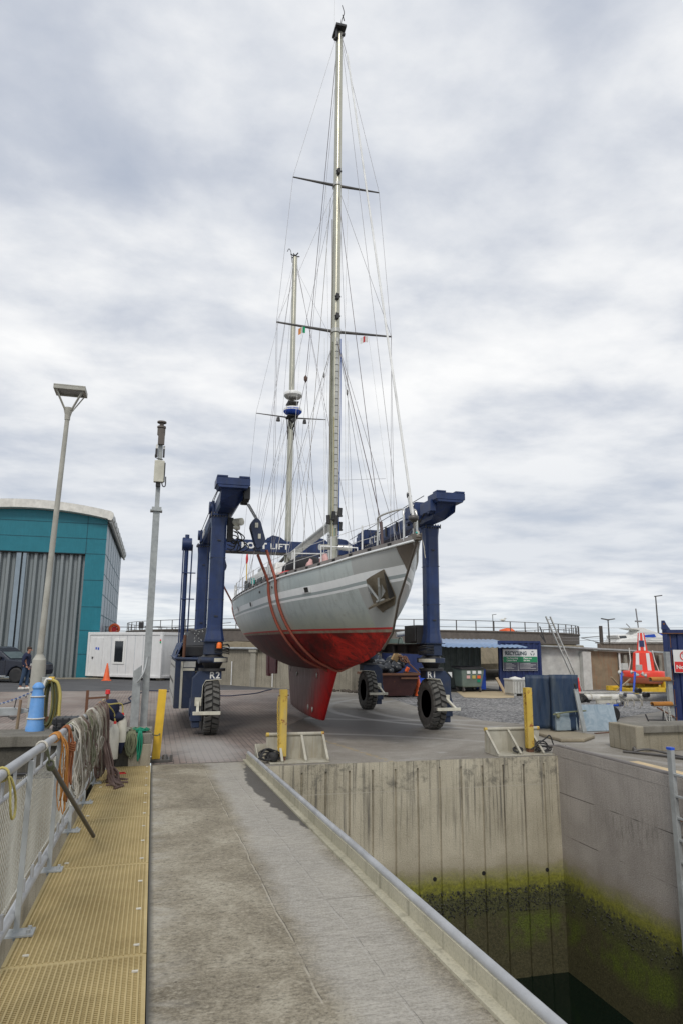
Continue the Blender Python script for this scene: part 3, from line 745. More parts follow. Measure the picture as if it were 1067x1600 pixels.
# ---------------------------------------------------------------- background walls
def wall_seg(name, label, pts, z0, z1, th, mat, cap=None, pil=0, pilmat='pilaster', capmat='concrete_cap'):
    root = thing(name, label, 'wall', (*pts[0], 0))
    mb = MB()
    for (x0, y0), (x1, y1) in zip(pts, pts[1:]):
        d = Vector((x1-x0, y1-y0, 0)).normalized(); nn = Vector((-d.y, d.x, 0))*th
        mb.prism([(x0, y0, z0), (x1, y1, z0), (x1, y1, z1), (x0, y0, z1)], nn)
    mb.build('wall_body', mat, root)
    if pil:
        for (x0, y0), (x1, y1) in zip(pts, pts[1:]):
            L = Vector((x1-x0, y1-y0, 0)); n_ = int(L.length/pil); d = L.normalized(); nn = Vector((-d.y, d.x, 0))
            for k in range(n_):
                c = Vector((x0, y0, 0))+d*(pil*(k+.5))
                b = MB(); b.prism([c-d*.16+Vector((0, 0, 0)), c+d*.16, c+d*.16+Vector((0, 0, z1-.12)), c-d*.16+Vector((0, 0, z1-.12))], -nn*.13)
                b.prism([c-d*.24+Vector((0, 0, z1-.12)), c+d*.24+Vector((0, 0, z1-.12)), c+d*.24+Vector((0, 0, z1)), c-d*.24+Vector((0, 0, z1))], -nn*.18)
                b.build('pilaster', pilmat, root)
                b = MB(); c2 = c+d*(pil*.45)-nn*.04; b.tube([c2+Vector((0, 0, .02)), c2+Vector((0, 0, 1.15))], .028, 6); b.build('drain_pipe', 'wire_white', root)
    if cap:
        mb = MB()
        for (x0, y0), (x1, y1) in zip(pts, pts[1:]):
            d = Vector((x1-x0, y1-y0, 0)).normalized(); nn = Vector((-d.y, d.x, 0))
            a = Vector((x0, y0, z1+.001)); bq = Vector((x1, y1, z1+.001))
            mb.prism([a-nn*.08, bq-nn*.08, bq+nn*(th+.05), a+nn*(th+.05)], (0, 0, cap))
        mb.build('wall_cap', capmat, root)
    return root
# back wall: runs diagonally behind the boat
bw = wall_seg('boundary_wall', 'long pale concrete retaining wall with pilasters behind the boat', [(2.15, 36.4), (8.3, 29.2), (12.5, 31.5), (13.8, 33.0)], 0, 1.72, .35, 'concrete_wall', .10, 2.6)
mb = MB(); mb.tube([(2.15, 36.15, 1.78), (8.3, 28.98, 1.78)], .055, 8); mb.build('service_pipe', 'galvanised', bw)
# stone and moss bank under the tank
mb = MB(); rn = random.Random(4)
bankpts = [(2.2, 38.3), (8.6, 30.8), (13, 33.2), (20, 38), (30, 43)]
rowa = []; rowb = []; rowc = []
for (x0, y0), (x1, y1) in zip(bankpts, bankpts[1:]):
    for k in range(14):
        t = k/14; x = x0+(x1-x0)*t; y = y0+(y1-y0)*t
        rowa.append(Vector((x, y-.4, 1.0))); rowb.append(Vector((x+rn.uniform(-.1, .1), y+.4, 2.02+rn.uniform(-.09, .1)))); rowc.append(Vector((x, y+14, 2.15+rn.uniform(-.06, .06))))
mb.grid([rowa, rowb, rowc], True)
struct('grass_bank', mb, 'tank_stone', recalc=False)

# the round tank with its rim and railing
TC = (23.5, 82.7); TR = 26.6
tk = thing('round_tank', 'very wide round concrete tank with a dark overhanging rim behind the walls', 'tank', (*TC, 0))
mb = MB(); mb.lathe([(TR-.35, 0), (TR-.35, 2.35)], (*TC, 0), 96); mb.build('tank_wall', 'tank_stone', tk)
mb = MB(); mb.lathe([(TR-.36, 2.28), (TR, 2.28), (TR+.03, 3.25), (TR+.12, 3.27), (TR+.12, 3.38), (TR-.4, 3.38)], (*TC, 0), 128, smooth=False); mb.build('tank_rim', 'tank_band', tk)
rl = MB()
for h in (.28, .86):
    pts = [(TC[0]+TR*cos(a), TC[1]+TR*sin(a), 3.38+h) for a in [2*pi*k/128 for k in range(128)]]
    rl.tube(pts, .030 if h > .5 else .022, 5, closed=True)
rr_ = rl.build('railing', 'steel_dark', tk)
for k in range(84):
    a = 2*pi*k/84; x, y = TC[0]+TR*cos(a), TC[1]+TR*sin(a)
    b = MB(); b.beam((x, y, 3.3), (x, y, 3.38+.88), .075, .075); b.build('railing_post', 'steel_dark', rr_)
mb = MB(); mb.blob((34.2, 63.0, 3.45), (.75, .75, .38), 3); tag(mb.build('mooring_buoy', 'orange'), 'orange mooring buoy lying behind the tank railing', 'buoy')

# walkway railing over the cabin, with lifebuoy and cones
rg = thing('roof_railing', 'thin dark railing on the walkway behind the white cabin', 'railing', (-1.5, 46, 0))
mb = MB(); mb.tube([(-3.1, 46.2, 3.0), (1.0, 45.8, 3.0), (5, 48, 3.45)], .022, 5); mb.tube([(-3.1, 46.2, 2.75), (1.0, 45.8, 2.75)], .018, 5); mb.build('rail', 'steel_dark', rg)
for k in range(7):
    b = MB(); x = -3.0+k*.68; b.beam((x, 46.1, 0), (x, 46.1, 3.0), .05, .05); b.build('post', 'steel_dark', rg)
lb_ = thing('lifebuoy', 'orange lifebuoy ring hanging on the railing above the white cabin', 'lifebuoy', (-2.5, 46.0, 2.82))
mb = MB(); mb.tube([(-2.5+.27*cos(a), 45.97, 2.86+.27*sin(a)) for a in [2*pi*k/20 for k in range(20)]], .09, 8, closed=True); mb.build('ring', 'orange', lb_)
mb = MB(); mb.cyl((-2.5, 46.02, 2.86), (-2.5, 45.99, 2.86), .17, n=14); mb.build('backing', 'sign_red', lb_)
fl = thing('floodlight', 'black rectangular floodlight on a thin stand above the white cabin', 'floodlight', (-.85, 45.6, 2.6))
mb = MB(); mb.box(-1.03, -.72, 45.5, 45.7, 2.92, 3.32); mb.build('lamp_box', 'black_iron', fl, bevel=.02)
mb = MB(); mb.beam((-.87, 45.6, 0), (-.87, 45.6, 2.95), .05, .05); mb.build('stand', 'black_iron', fl)

# ---------------------------------------------------------------- teal shed
sh = thing('workshop_shed', 'large teal clad shed with white barrel roof and grey folding door', 'shed', (-10, 50, 0))
SX1, SY, SY2 = -3.12, 42.5, 60.0; SX0 = -11.6; DXR = -4.22; DTOP = 7.15
def arch(x): return 9.62-.42*((x+7.3)/4.2)**2
mb = MB()
mb.prism([(DXR, SY, 0), (SX1, SY, 0), (SX1, SY, DTOP), (DXR, SY, DTOP)], (0, .3, 0))
xs_ = [SX1-(SX1-SX0)*k/24 for k in range(25)]
mb.prism([(x, SY, DTOP+.001) for x in (SX1, SX0)]+[(x, SY, arch(x)) for x in reversed(xs_)], (0, .3, 0))
mb.prism([(SX0, SY, 0), (SX0+1, SY, 0), (SX0+1, SY, DTOP), (SX0, SY, DTOP)], (0, .3, 0))
mb.build('front_cladding', 'teal', sh)
mb = MB()
for z in (1.35, 2.7, 4.05, 5.6, DTOP, 8.05, 8.95):
    x0 = DXR if z < DTOP else SX0
    mb.box(x0, SX1+.01, SY-.012, SY+.0, z-.018, z+.018)
mb.box(DXR-.02, DXR+.02, SY-.012, SY, DTOP, 9.4)
mb.build('cladding_seam', 'teal_seam', sh)
mb = MB(); mb.box(SX1-.32, SX1, SY+.3, SY2, 0, 9.15); mb.build('side_wall', 'side_clad', sh)
mb = MB()
for z in (1.2, 2.4, 3.6, 4.8, 6.0, 7.2): mb.box(SX1, SX1+.012, SY+.3, SY2, z-.02, z+.02)
for k in range(7): y = SY+2.5*(k+1)-.2; mb.box(SX1, SX1+.014, y-.02, y+.02, 0, 9.1)
mb.build('side_seam', 'teal_seam', sh)
mb = MB()   # folding door leaves: corrugated
prof = []; x = DXR; k = 0
while x > SX0+1:
    prof += [(x, SY+.35), (x-.14, SY+.35), (x-.24, SY+.14), (x-.38, SY+.14)]; x -= .48
mb.grid([[Vector((px_, py_, z)) for px_, py_ in prof] for z in (0, DTOP+.02)], False)
mb.build('folding_door', 'door_metal', sh, recalc=False)
mb = MB(); mb.box(-7.95, -7.70, SY+.05, SY+.12, .02, DTOP-.05); mb.box(-7.60, -7.42, SY+.05, SY+.12, .02, DTOP-.05); mb.build('door_stile', 'side_clad', sh)
mb = MB(); mb.box(SX0+1, DXR, SY+.02, SY+.5, DTOP-.07, DTOP-.001); mb.build('door_gap', 'dark_gap', sh)
mb = MB()   # white roof edge, thick and rolled over at the eaves
ro = [(x, arch(x)+.02) for x in xs_]; 
outer = [(SX1+.30, 9.22)]+[(SX1+.36, 9.38), (SX1+.33, 9.56), (SX1+.18, 9.68)]+[(x, arch(x)+.50) for x in xs_]
inner = [(SX1+.22, 9.12), (SX1+.18, 9.12), (SX1+.12, 9.14), (SX1+.06, 9.16)]+ro
rows = []
for (xo, zo), (xi, zi) in zip(outer, inner): rows.append([Vector((xo, SY-.55, zo)), Vector((xi, SY-.55, zi)), Vector((xi, SY+.3, zi))])
mb.grid(rows, False); mb.build('roof_fascia', 'roof_white', sh, recalc=False)
mb = MB()
rows = [[Vector((xo, SY-.552, zo)), Vector((xo, SY2+1.0, zo))] for xo, zo in outer]
mb.grid(rows, True)
rows = [[Vector((SX1+.30, SY-.5, 9.22)), Vector((SX1+.30, SY2+1, 9.22))], [Vector((SX1+.18, SY-.5, 9.08)), Vector((SX1+.18, SY2+1, 9.08))], [Vector((SX1, SY-.5, 9.14)), Vector((SX1, SY2+1, 9.14))]]
mb.grid(rows, False); mb.build('roof', 'roof_metal', sh, recalc=False)
mb = MB()
for k in range(9): y = SY+1+k*2.1; mb.tube([(SX1+.31, y, 9.2), (SX1+.37, y, 9.38), (SX1+.34, y, 9.57), (SX1+.18, y, 9.70)], .02, 5)
mb.tube([(SX1+.2, SY-.4, 9.05), (SX1+.2, SY2+1, 9.05)], .08, 8); mb.build('gutter', 'roof_metal', sh)
mb = MB(); mb.box(-20, -2.6, 41.4, 42.4, .008, .05); struct('door_apron', mb, 'concrete_block')

# ---------------------------------------------------------------- white cabin (portable office)
A, B = Vector((-3.72, 42.4, 0)), Vector((.39, 39.1, 0)); dcab = (B-A).normalized(); ncab = Vector((-dcab.y, dcab.x, 0))
if ncab.y < 0: ncab = -ncab
cab = thing('site_cabin', 'white portable site cabin with one dark window and a plain door', 'cabin', A)
L = (B-A).length; Wd = 2.4; Z0, Z1 = .14, 2.6
def cp(s, t, z): return A+dcab*s+ncab*t+Vector((0, 0, z))
def cbox(mb, s0, s1, t0, t1, z0, z1):
    mb.prism([cp(s0, t0, z0), cp(s1, t0, z0), cp(s1, t1, z0), cp(s0, t1, z0)], (0, 0, z1-z0))
mb = MB(); cbox(mb, .05, L-.05, .05, Wd-.05, Z0+.05, Z1-.05); mb.build('panel_body', 'white_cabin', cab)
for s0 in (0, L-.15):
    for t0 in (0, Wd-.15):
        mb = MB(); cbox(mb, s0, s0+.15, t0, t0+.15, Z0, Z1); mb.build('corner_post', 'white_cabin', cab, bevel=.02)
mb = MB(); cbox(mb, .15, L-.15, 0, .1, Z1-.16, Z1-.002); cbox(mb, .15, L-.15, 0, .1, Z0, Z0+.13)
cbox(mb, L-.1, L, .15, Wd-.15, Z1-.16, Z1-.002); cbox(mb, L-.1, L, .15, Wd-.15, Z0, Z0+.13); mb.build('frame_beam', 'white_cabin', cab, bevel=.01)
mb = MB(); cbox(mb, .35, 1.12, .02, .05, Z0+.13, 2.28); d_ = mb.build('door', 'white_cabin', cab, bevel=.01)
mb = MB(); cbox(mb, .42, .47, -.03, .02, 1.1, 1.22); cbox(mb, .42, .55, -.045, -.03, 1.2, 1.22); mb.build('handle', 'black_iron', d_)
mb = MB(); cbox(mb, .62, .72, .012, .02, 1.62, 1.75); cbox(mb, .78, .88, .012, .02, 1.60, 1.74); mb.build('sticker', 'blue_plastic', d_)
mb = MB()
for s in (.05+k*.56 for k in range(3, 10)):
    if s < L-.2: cbox(mb, s-.006, s+.006, .044, .05, Z0+.13, Z1-.17)
mb.build('panel_joint', 'side_clad', cab)
mb = MB(); 
for a_ in ((1.92, 2.02, .0, .05, .85, 2.2), (2.62, 2.72, .0, .05, .85, 2.2), (2.02, 2.62, .0, .05, 2.1, 2.2), (2.02, 2.62, .0, .05, .85, .95)): cbox(mb, *a_)
wn_ = mb.build('window', 'cabin_white', cab); mb = MB(); cbox(mb, 2.02, 2.62, .02, .045, .95, 2.1); mb.build('pane', 'glass_dark', wn_)
mb = MB(); cbox(mb, L-.12, L-.05, -.03, 0, 2.12, 2.2); cp_ = mb.build('indicator', 'sign_red', cab); mb = MB(); cbox(mb, L-.12, L-.05, -.03, 0, 2.0, 2.1); mb.build('green_lens', 'flag_green', cp_)
for s in (.3, L-.5):
    for t in (.3, Wd-.5): mb = MB(); cbox(mb, s, s+.35, t, t+.3, 0, Z0); mb.build('support_block', 'concrete_block', cab)

# ---------------------------------------------------------------- right-hand buildings
# white rendered wall and brown wall
ww = thing('rendered_wall', 'white rendered yard wall with a pale roof edge behind the red drum', 'wall', (18, 29, 0))
mb = MB(); mb.prism([(17.0, 29.3, 0), (20.3, 29.1, 0), (20.3, 29.1, 1.82), (17.0, 29.3, 1.98)], (0, .3, 0)); mb.build('wall_body', 'render_white', ww)
mb = MB(); mb.prism([(17.0, 28.9, 2.0), (23.8, 28.5, 1.72), (23.8, 30.5, 1.72), (17.0, 31, 2.0)], (0, 0, .07)); mb.build('roof_edge', 'galvanised', ww)
mb = MB(); mb.box(19.5, 19.95, 28.85, 29.1, 0, 1.76); mb.build('pilaster', 'render_white', ww)
mb = MB(); mb.prism([(20.0, 29.05, .0), (21.5, 28.98, .0), (21.5, 28.98, 1.74), (20.0, 29.05, 1.80)], (0, .25, 0)); mb.build('tan_door', 'tan_panel', ww)
mb = MB(); mb.tube([(21.5, 28.85, .05), (21.5, 28.85, 1.7)], .05, 8); mb.build('drain_pipe', 'wire_white', ww)
bwr = thing('panel_wall', 'brown weathered wall of upright panels and posts behind the red buoy', 'wall', (23, 28.5, 0))
mb = MB(); mb.prism([(21.55, 28.95, 0), (26.6, 29.6, 0), (26.6, 29.6, 1.72), (21.55, 28.95, 1.72)], (0, .25, 0)); mb.build('wall_body', 'brown_wall', bwr)
for k in range(8): x = 21.75+k*.55; y = 28.93+(x-21.55)*.13; mb = MB(); mb.box(x, x+.16, y-.13, y-.01, 0, 1.62); mb.build('post', 'pilaster', bwr)
fw_ = thing('far_wall', 'long dark brown wall in the distance below the white motor yacht', 'wall', (34, 44, 0))
mb = MB(); mb.prism([(26, 36.5, 0), (52, 44, 0), (52, 44, 2.5), (26, 36.5, 2.2)], (0, .4, 0)); mb.build('wall_body', 'brown_wall', fw_)
mb = MB(); mb.prism([(26, 36.4, 2.21), (52, 43.9, 2.51), (52, 44.6, 2.51), (26, 37.1, 2.21)], (0, 0, .06)); mb.build('wall_cap', 'tank_band', fw_)

def corr_panel(mb, p0, p1, z0, z1, pitch, depth, nn):
    """trapezoid corrugation between two plan points"""
    p0, p1 = Vector((*p0, 0)), Vector((*p1, 0)); d = (p1-p0); L = d.length; d.normalize(); k = max(1, round(L/pitch)); pt = L/k; pr = []
    for i in range(k):
        b = i*pt
        pr += [p0+d*b, p0+d*(b+.28*pt), p0+d*(b+.42*pt)+nn*depth, p0+d*(b+.78*pt)+nn*depth, p0+d*(b+.92*pt)]
    pr.append(p1)
    mb.grid([[q_+Vector((0, 0, z)) for q_ in pr] for z in (z0, z1)], False)
# recycling container: open side, canopy roof
rc = thing('recycling_container', 'blue open fronted container with corrugated canopy and recycling sign', 'container', (15, 28.5, 0))
CX0, CX1, CXM = 9.9, 17.02, 15.02; CY = 28.5; CH = 2.14
mb = MB(); corr_panel(mb, (CXM, CY), (CX1, CY), .08, CH, .28, .04, Vector((0, 1, 0))); mb.box(CXM-.05, CX1+.06, CY-.02, CY+.1, CH-.02, CH+.08); mb.box(CX1-.02, CX1+.08, CY-.015, CY+2.3, 0, CH); mb.box(CXM-.06, CXM+.02, CY-.03, CY+.08, 0, CH)
mb.build('front_panel', 'container_blue', rc, recalc=False)
mb = MB(); corr_panel(mb, (CX0+.9, CY+1.9), (CXM, CY+1.9), .05, CH, .30, .05, Vector((0, 1, 0))); mb.build('inner_wall', 'container_inner', rc, recalc=False)
mb = MB(); mb.box(CX0+.05, CX0+1.35, CY-.3, CY+2.0, 0, 1.95); mb.build('end_store', 'container_blue', rc, bevel=.02)
mb = MB(); mb.box(CX0+1.4, CXM, CY, CY+2, .02, .06); mb.build('floor', 'dark_gap', rc)
mb = MB(); n_ = 64; rows = []
for yy, zz_ in ((CY-1.0, 1.93), (CY+2.3, 2.3)): rows.append([Vector((11.9+(15.85-11.9)*k/n_, yy, zz_+.022*sin(k*1.6))) for k in range(n_+1)])
mb.grid(rows, True); o = mb.build('canopy', 'canopy_blue', rc, recalc=False); sf = o.modifiers.new('solid', 'SOLIDIFY'); sf.thickness = .015
sg = MB(); sg.box(15.02+.12, 16.86, CY-.06, CY-.025, .90, 1.84); so_ = sg.build('sign_board', 'sign_white', rc)
sg = MB(); sg.box(15.15, 16.85, CY-.066, CY-.06, 1.27, 1.52); sg.build('green_band', 'sign_green', so_)
sg = MB(); sg.box(15.15, 15.86, CY-.066, CY-.06, .91, 1.268); sg.box(15.88, 16.85, CY-.066, CY-.06, .91, 1.268); sg.build('grey_band', 'sign_grey', so_)
text('lettering', 'RECYCLING', (15.24, CY-.068, 1.59), .235, 'text_dark', so_, bold=.006, sx=.86)
text('small_lettering', 'The Recycling\nCentre here', (15.3, CY-.070, 1.42), .10, 'text_white', so_, bold=.002)
text('small_lettering', 'Please use\nthe bins', (16.15, CY-.070, 1.42), .10, 'text_white', so_, bold=.002)
sg = MB()
for k in range(5): sg.box(15.26, 15.26+.30+.1*(k % 3), CY-.070, CY-.066, 1.21-k*.055, 1.222-k*.055); sg.box(15.95, 15.95+.55+.13*((k*2) % 3), CY-.070, CY-.066, 1.21-k*.055, 1.222-k*.055)
sg.build('text_lines', 'text_white', so_)
sg = MB()   # three chasing arrows
for k in range(3):
    a0 = radians(90+120*k); c0 = Vector((16.62, CY-.068, 1.67)); 
    def pp(a, r): return c0+Vector((r*cos(a), 0, r*sin(a)))
    sg.tube([pp(a0-.75, .088), pp(a0-.25, .09), pp(a0+.2, .082)], .012, 4)
    sg.prism([pp(a0+.2, .115), pp(a0+.2, .05), pp(a0+.62, .085)], (0, -.01, 0))
sg.build('recycling_symbol', 'text_dark', so_)

# ================================================================ THE YACHT
BX = 4.02
def interp(tab, v):
    if v <= tab[0][0]: return tab[0][1]
    for (a, fa), (b_, fb) in zip(tab, tab[1:]):
        if v <= b_:
            t = (v-a)/(b_-a); return fa+(fb-fa)*t
    return tab[-1][1]
def smooth_interp(tab, v):
    if v <= tab[0][0]: return tab[0][1]
    if v >= tab[-1][0]: return tab[-1][1]
    for i in range(len(tab)-1):
        if tab[i][0] <= v <= tab[i+1][0]:
            x1, y1 = tab[i]; x2, y2 = tab[i+1]
            s1 = (y2-tab[i-1][1])/(x2-tab[i-1][0]) if i > 0 else (y2-y1)/(x2-x1)
            s2 = (tab[i+2][1]-y1)/(tab[i+2][0]-x1) if i+2 < len(tab) else (y2-y1)/(x2-x1)
            h = x2-x1; t = (v-x1)/h
            return y1*(2*t**3-3*t*t+1)+h*s1*(t**3-2*t*t+t)+y2*(-2*t**3+3*t*t)+h*s2*(t**3-t*t)
BEAM = [(10.32, .03), (10.6, .13), (11.0, .27), (11.5, .46), (12.0, .65), (12.5, .82), (13.0, .98), (14.5, 1.33), (15.9, 1.52), (18.1, 1.64), (20.0, 1.68), (22.8, 1.60), (24.5, 1.42), (26.0, 1.12)]
SHEER = [(10.32, 3.64), (11.0, 3.60), (11.8, 3.55), (12.9, 3.47), (14.5, 3.43), (15.9, 3.41), (18.1, 3.38), (22.8, 3.38), (26.0, 3.46)]
KEELZ = [(10.32, 3.63), (10.77, 3.16), (11.22, 2.72), (11.55, 2.16), (12.1, 1.88), (12.8, 1.70), (13.6, 1.56), (15.3, 1.40), (17.5, 1.33), (20.0, 1.33), (22.0, 1.45), (24.0, 1.72), (25.2, 2.05), (26.0, 2.45)]
QTAB = [(10.5, 1.45), (11.5, 1.38), (12.5, 1.22), (13.5, 1.0), (14.5, .80), (15.8, .62)]
def hb(Y): return smooth_interp(BEAM, Y)
def hs(Y): return smooth_interp(SHEER, Y)
def hk(Y): return interp(KEELZ, Y)
def stemY(z):   # forward profile: Y at which centreline reaches height z
    t = [(zz_, yy) for yy, zz_ in KEELZ if yy <= 17.5]; t.sort()
    return interp(t, z)
def sternY(z):
    t = [(zz_, yy) for yy, zz_ in KEELZ if yy >= 20.0]; t.sort()
    y = interp(t, z)
    if z > 2.45: y = 26.0+(z-2.45)*.12
    return y
def halfw(Y, z):
    zk, zs = hk(Y), hs(Y)
    if z <= zk: return 0.0
    t = min(1.0, (z-zk)/(zs-zk))
    bowf = max(0., min(1., (14.5-Y)/4.0))
    p = 2.0-.6*bowf; q_ = interp(QTAB, Y)
    return hb(min(Y, 26.0))*(1-(1-t)**p)**q_
NU = 90
def us(n=NU): return [(i/n)**1.35 for i in range(n+1)]
def row_abs(zf):
    """zf(Y)->z ; a row of hull points from stem to stern (starboard)"""
    # find stem for this row
    y0 = 10.32
    for _ in range(40):
        zt = zf(y0); yn = stemY(zt); y0 = y0*.5+yn*.5
    y1 = 26.0
    for _ in range(30): y1 = .5*y1+.5*sternY(zf(min(y1, 26.2)))
    out = []
    for u in us():
        Y = y0+(y1-y0)*u; z = zf(Y)
        out.append((Y, z, halfw(Y, z)))
    return out
WL = lambda Y: 2.225+.0035*(Y-11)
rows_def = [('s', 0.0), ('s', .16), ('s', .33), ('s', .47), ('s', .525), ('s', .57)]
R_ = [row_abs(lambda Y, d=d: hs(Y)-d) for _, d in rows_def]
for t in (.2, .4, .6, .8): R_.append(row_abs(lambda Y, t=t: (hs(Y)-.57)*(1-t)+(WL(Y)+.035)*t))
R_.append(row_abs(lambda Y: WL(Y)+.035)); R_.append(row_abs(WL)); R_.append(row_abs(lambda Y: WL(Y)-.05))
for zz_ in (2.08, 1.98, 1.88, 1.78, 1.68, 1.60, 1.53, 1.47, 1.42, 1.38, 1.355, 1.34):
    R_.append(row_abs(lambda Y, z=zz_: z))
yacht = thing('sailing_yacht', 'grey and white two masted sailing yacht with red bottom hanging in the blue hoist', 'yacht', (BX, 18, 0))
MI = {0: 0, 1: 0, 2: 1, 3: 2, 4: 1}  # material index per band
mb = MB()
for side in (-1, 1):
    for i in range(len(R_)-1):
        if i <= 4: mi = MI[i]
        elif i <= 9: mi = 0
        elif i == 10: mi = 3
        elif i == 11: mi = 4
        else: mi = 5
        mb.m = mi
        mb.grid([[Vector((BX+side*w_, Y, z)) for Y, z, w_ in R_[i]], [Vector((BX+side*w_, Y, z)) for Y, z, w_ in R_[i+1]]], True)
# transom
mb.m = 0
mb.grid([[Vector((BX-r[-1][2], r[-1][0], r[-1][1])), Vector((BX+r[-1][2], r[-1][0], r[-1][1]))] for r in R_], False)
hull = mb.build('hull', ['hull_grey', 'hull_white', 'hull_line', 'boot_red', 'boot_grey', 'antifoul'], yacht, recalc=False)
bm = bmesh.new(); bm.from_mesh(hull.data); bmesh.ops.remove_doubles(bm, verts=bm.verts, dist=.0015); bmesh.ops.recalc_face_normals(bm, faces=bm.faces); bm.to_mesh(hull.data); bm.free()
def on_hull(Y, z, off=0.0, side=-1):
    """point on the starboard side (screen left), pushed out by off along the local normal"""
    def P_(Y, z): return Vector((BX+side*halfw(Y, z), Y, z))
    p = P_(Y, z); a = P_(Y+.03, z)-P_(Y-.03, z); b_ = P_(Y, z+.03)-P_(Y, z-.03)
    nn = a.cross(b_).normalized()
    if nn.x*side < 0: nn = -nn
    return p+nn*off
def hull_patch(mb, corners, off, n=6):
    """patch following the hull; corners (Y,z) quad a,b,c,d"""
    a, b_, c, d = [Vector((p[0], p[1])) for p in corners]; rows = []
    for i in range(n+1):
        u = i/n; l = a.lerp(d, u); r = b_.lerp(c, u)
        rows.append([on_hull(*l.lerp(r, k/n), off) for k in range(n+1)])
    mb.grid(rows, True)
# pale rubbing edge and toe rail
mb = MB()
for side in (-1, 1):
    mb.tube([(BX+side*(hb(Y)+.012), Y, hs(Y)-.018) for Y in [10.32+(26-10.32)*u for u in us(60)]], .022, 6)
mb.build('gunwale_edge', 'hull_white', yacht)
mb = MB()
ys = [10.34+(26-10.34)*u for u in us(70)]
for side in (-1, 1):
    rows = []
    for Y in ys:
        w_ = hb(Y); z = hs(Y)
        rows.append([Vector((BX+side*(w_+.005), Y, z)), Vector((BX+side*(w_+.0), Y, z+.075)), Vector((BX+side*max(0, w_-.07), Y, z+.075)), Vector((BX+side*max(0, w_-.075), Y, z-.05))])
    mb.grid(rows, False)
mb.build('toe_rail', 'toe_rail', yacht)
mb = MB()
for side in (-1, 1):
    for k in range(30):
        Y = 10.9+k*.52
        if Y < 25.8:
            mb = MB(); a = Vector((BX+side*(hb(Y)+.008), Y, hs(Y)+.035)); b_ = Vector((BX+side*(hb(Y+.09)+.008), Y+.09, hs(Y+.09)+.035)); mb.beam(a, b_, .012, .04); mb.build('scupper', 'dark_gap', yacht)
mb = MB()
rows = [[Vector((BX+s*max(0, hb(Y)-.04), Y, hs(Y)-.01+.05*(1-s*s))) for s in (-1, -.5, 0, .5, 1)] for Y in ys]
mb.grid(rows, True); mb.build('deck', 'deck_grey', yacht)
# bare steel stem plate with bow roller
mb = MB()
for side in (-1, 1):
    pts = [(10.335, 3.60), (10.95, 3.515), (10.50, 3.06), (10.42, 3.2)]
    a = [Vector((BX+side*(halfw(max(Y, 10.33), z)+.012), Y, z)) for Y, z in ((10.30, 3.66), (10.98, 3.56), (10.74, 3.16))]
    n1 = 6; rows = []
    for i in range(n1+1):
        u = i/n1; l = Vector((10.33, 3.62)).lerp(Vector((10.75, 3.19)), u); r = Vector((10.78, 3.60)).lerp(Vector((10.76, 3.19)), u)
        rows.append([Vector((BX+side*(halfw(l.lerp(r, k/n1).x, min(l.lerp(r, k/n1).y, hs(l.lerp(r, k/n1).x)-.0001))+.012), l.lerp(r, k/n1).x, l.lerp(r, k/n1).y)) for k in range(n1+1)])
    mb.grid(rows, True)
mb.build('stem_plate', 'bare_steel', yacht)
mb = MB(); prof_s = [(Y-.018, z) for Y, z in KEELZ[:5]]
mb.tube([(BX, Y, z) for Y, z in [(10.29, 3.68)]+prof_s], .022, 8); mb.build('stem_bar', 'bare_steel', yacht)
mb = MB(); mb.box(BX-.045, BX+.045, 10.25, 10.75, 3.63, 3.68); mb.box(BX-.055, BX-.045, 10.22, 10.6, 3.62, 3.74); mb.box(BX+.045, BX+.055, 10.22, 10.6, 3.62, 3.74); mb.cyl((BX-.045, 10.27, 3.68), (BX+.045, 10.27, 3.68), .03, n=12)
mb.build('bow_roller', 'bare_steel', yacht, bevel=.005)
# anchor pocket plate and anchor on the starboard bow
an = MB(); an.m = 0
hull_patch(an, [(11.70, 3.10), (11.23, 3.25), (11.24, 2.79), (11.76, 2.68)], .016)
apt = MB()
hull_patch(an, [(11.76, 2.68), (11.24, 2.79), (11.32, 2.65), (11.615, 2.518)], .016)
ap = an.build('anchor_plate', 'anchor_steel', yacht)
def hp(Y, z, off): return on_hull(Y, z, off)
an = MB()   # shelf under the anchor and side cheeks
sa, sb_ = (11.75, 2.685), (11.27, 2.795)
an.add([hp(*sa, .02), hp(*sb_, .02), hp(sb_[0], sb_[1]-.0, .17), hp(sa[0], sa[1]-.02, .17), hp(sa[0], sa[1]-.025, .02), hp(sb_[0], sb_[1]-.025, .02), hp(sb_[0], sb_[1]-.03, .17), hp(sa[0], sa[1]-.05, .17)],
       [(0, 1, 2, 3), (4, 7, 6, 5), (0, 4, 5, 1), (1, 5, 6, 2), (2, 6, 7, 3), (3, 7, 4, 0)])
an.build('anchor_shelf', 'anchor_steel', yacht)
an = MB()
an.add([hp(11.28, 2.80, .02), hp(11.28, 2.79, .16), hp(11.26, 3.20, .02), hp(11.26, 2.80, .00), hp(11.26, 2.79, .16), hp(11.24, 3.20, .00)], [(0, 1, 2), (3, 5, 4), (0, 3, 4, 1), (1, 4, 5, 2), (2, 5, 3, 0)])
an.build('anchor_cheek', 'dark_gap', yacht)
an = MB()
c0 = hp(11.50, 2.75, .10)
an.beam(c0, hp(11.38, 3.12, .05), .035, .035); an.beam(c0, hp(11.62, 3.02, .08), .04, .03); an.beam(c0, hp(11.38, 3.0, .12), .04, .03)
an.add([hp(11.64, 3.04, .06), hp(11.68, 2.92, .08), c0, hp(11.54, 2.80, .05)], [(0, 1, 2, 3)]); an.add([hp(11.35, 3.02, .08), hp(11.33, 2.90, .10), c0, hp(11.46, 2.80, .09)], [(0, 1, 2, 3)])
an.cyl(hp(11.56, 2.73, .09), hp(11.42, 2.76, .09), .025, n=8)
an.build('anchor', 'anchor_galv', yacht)
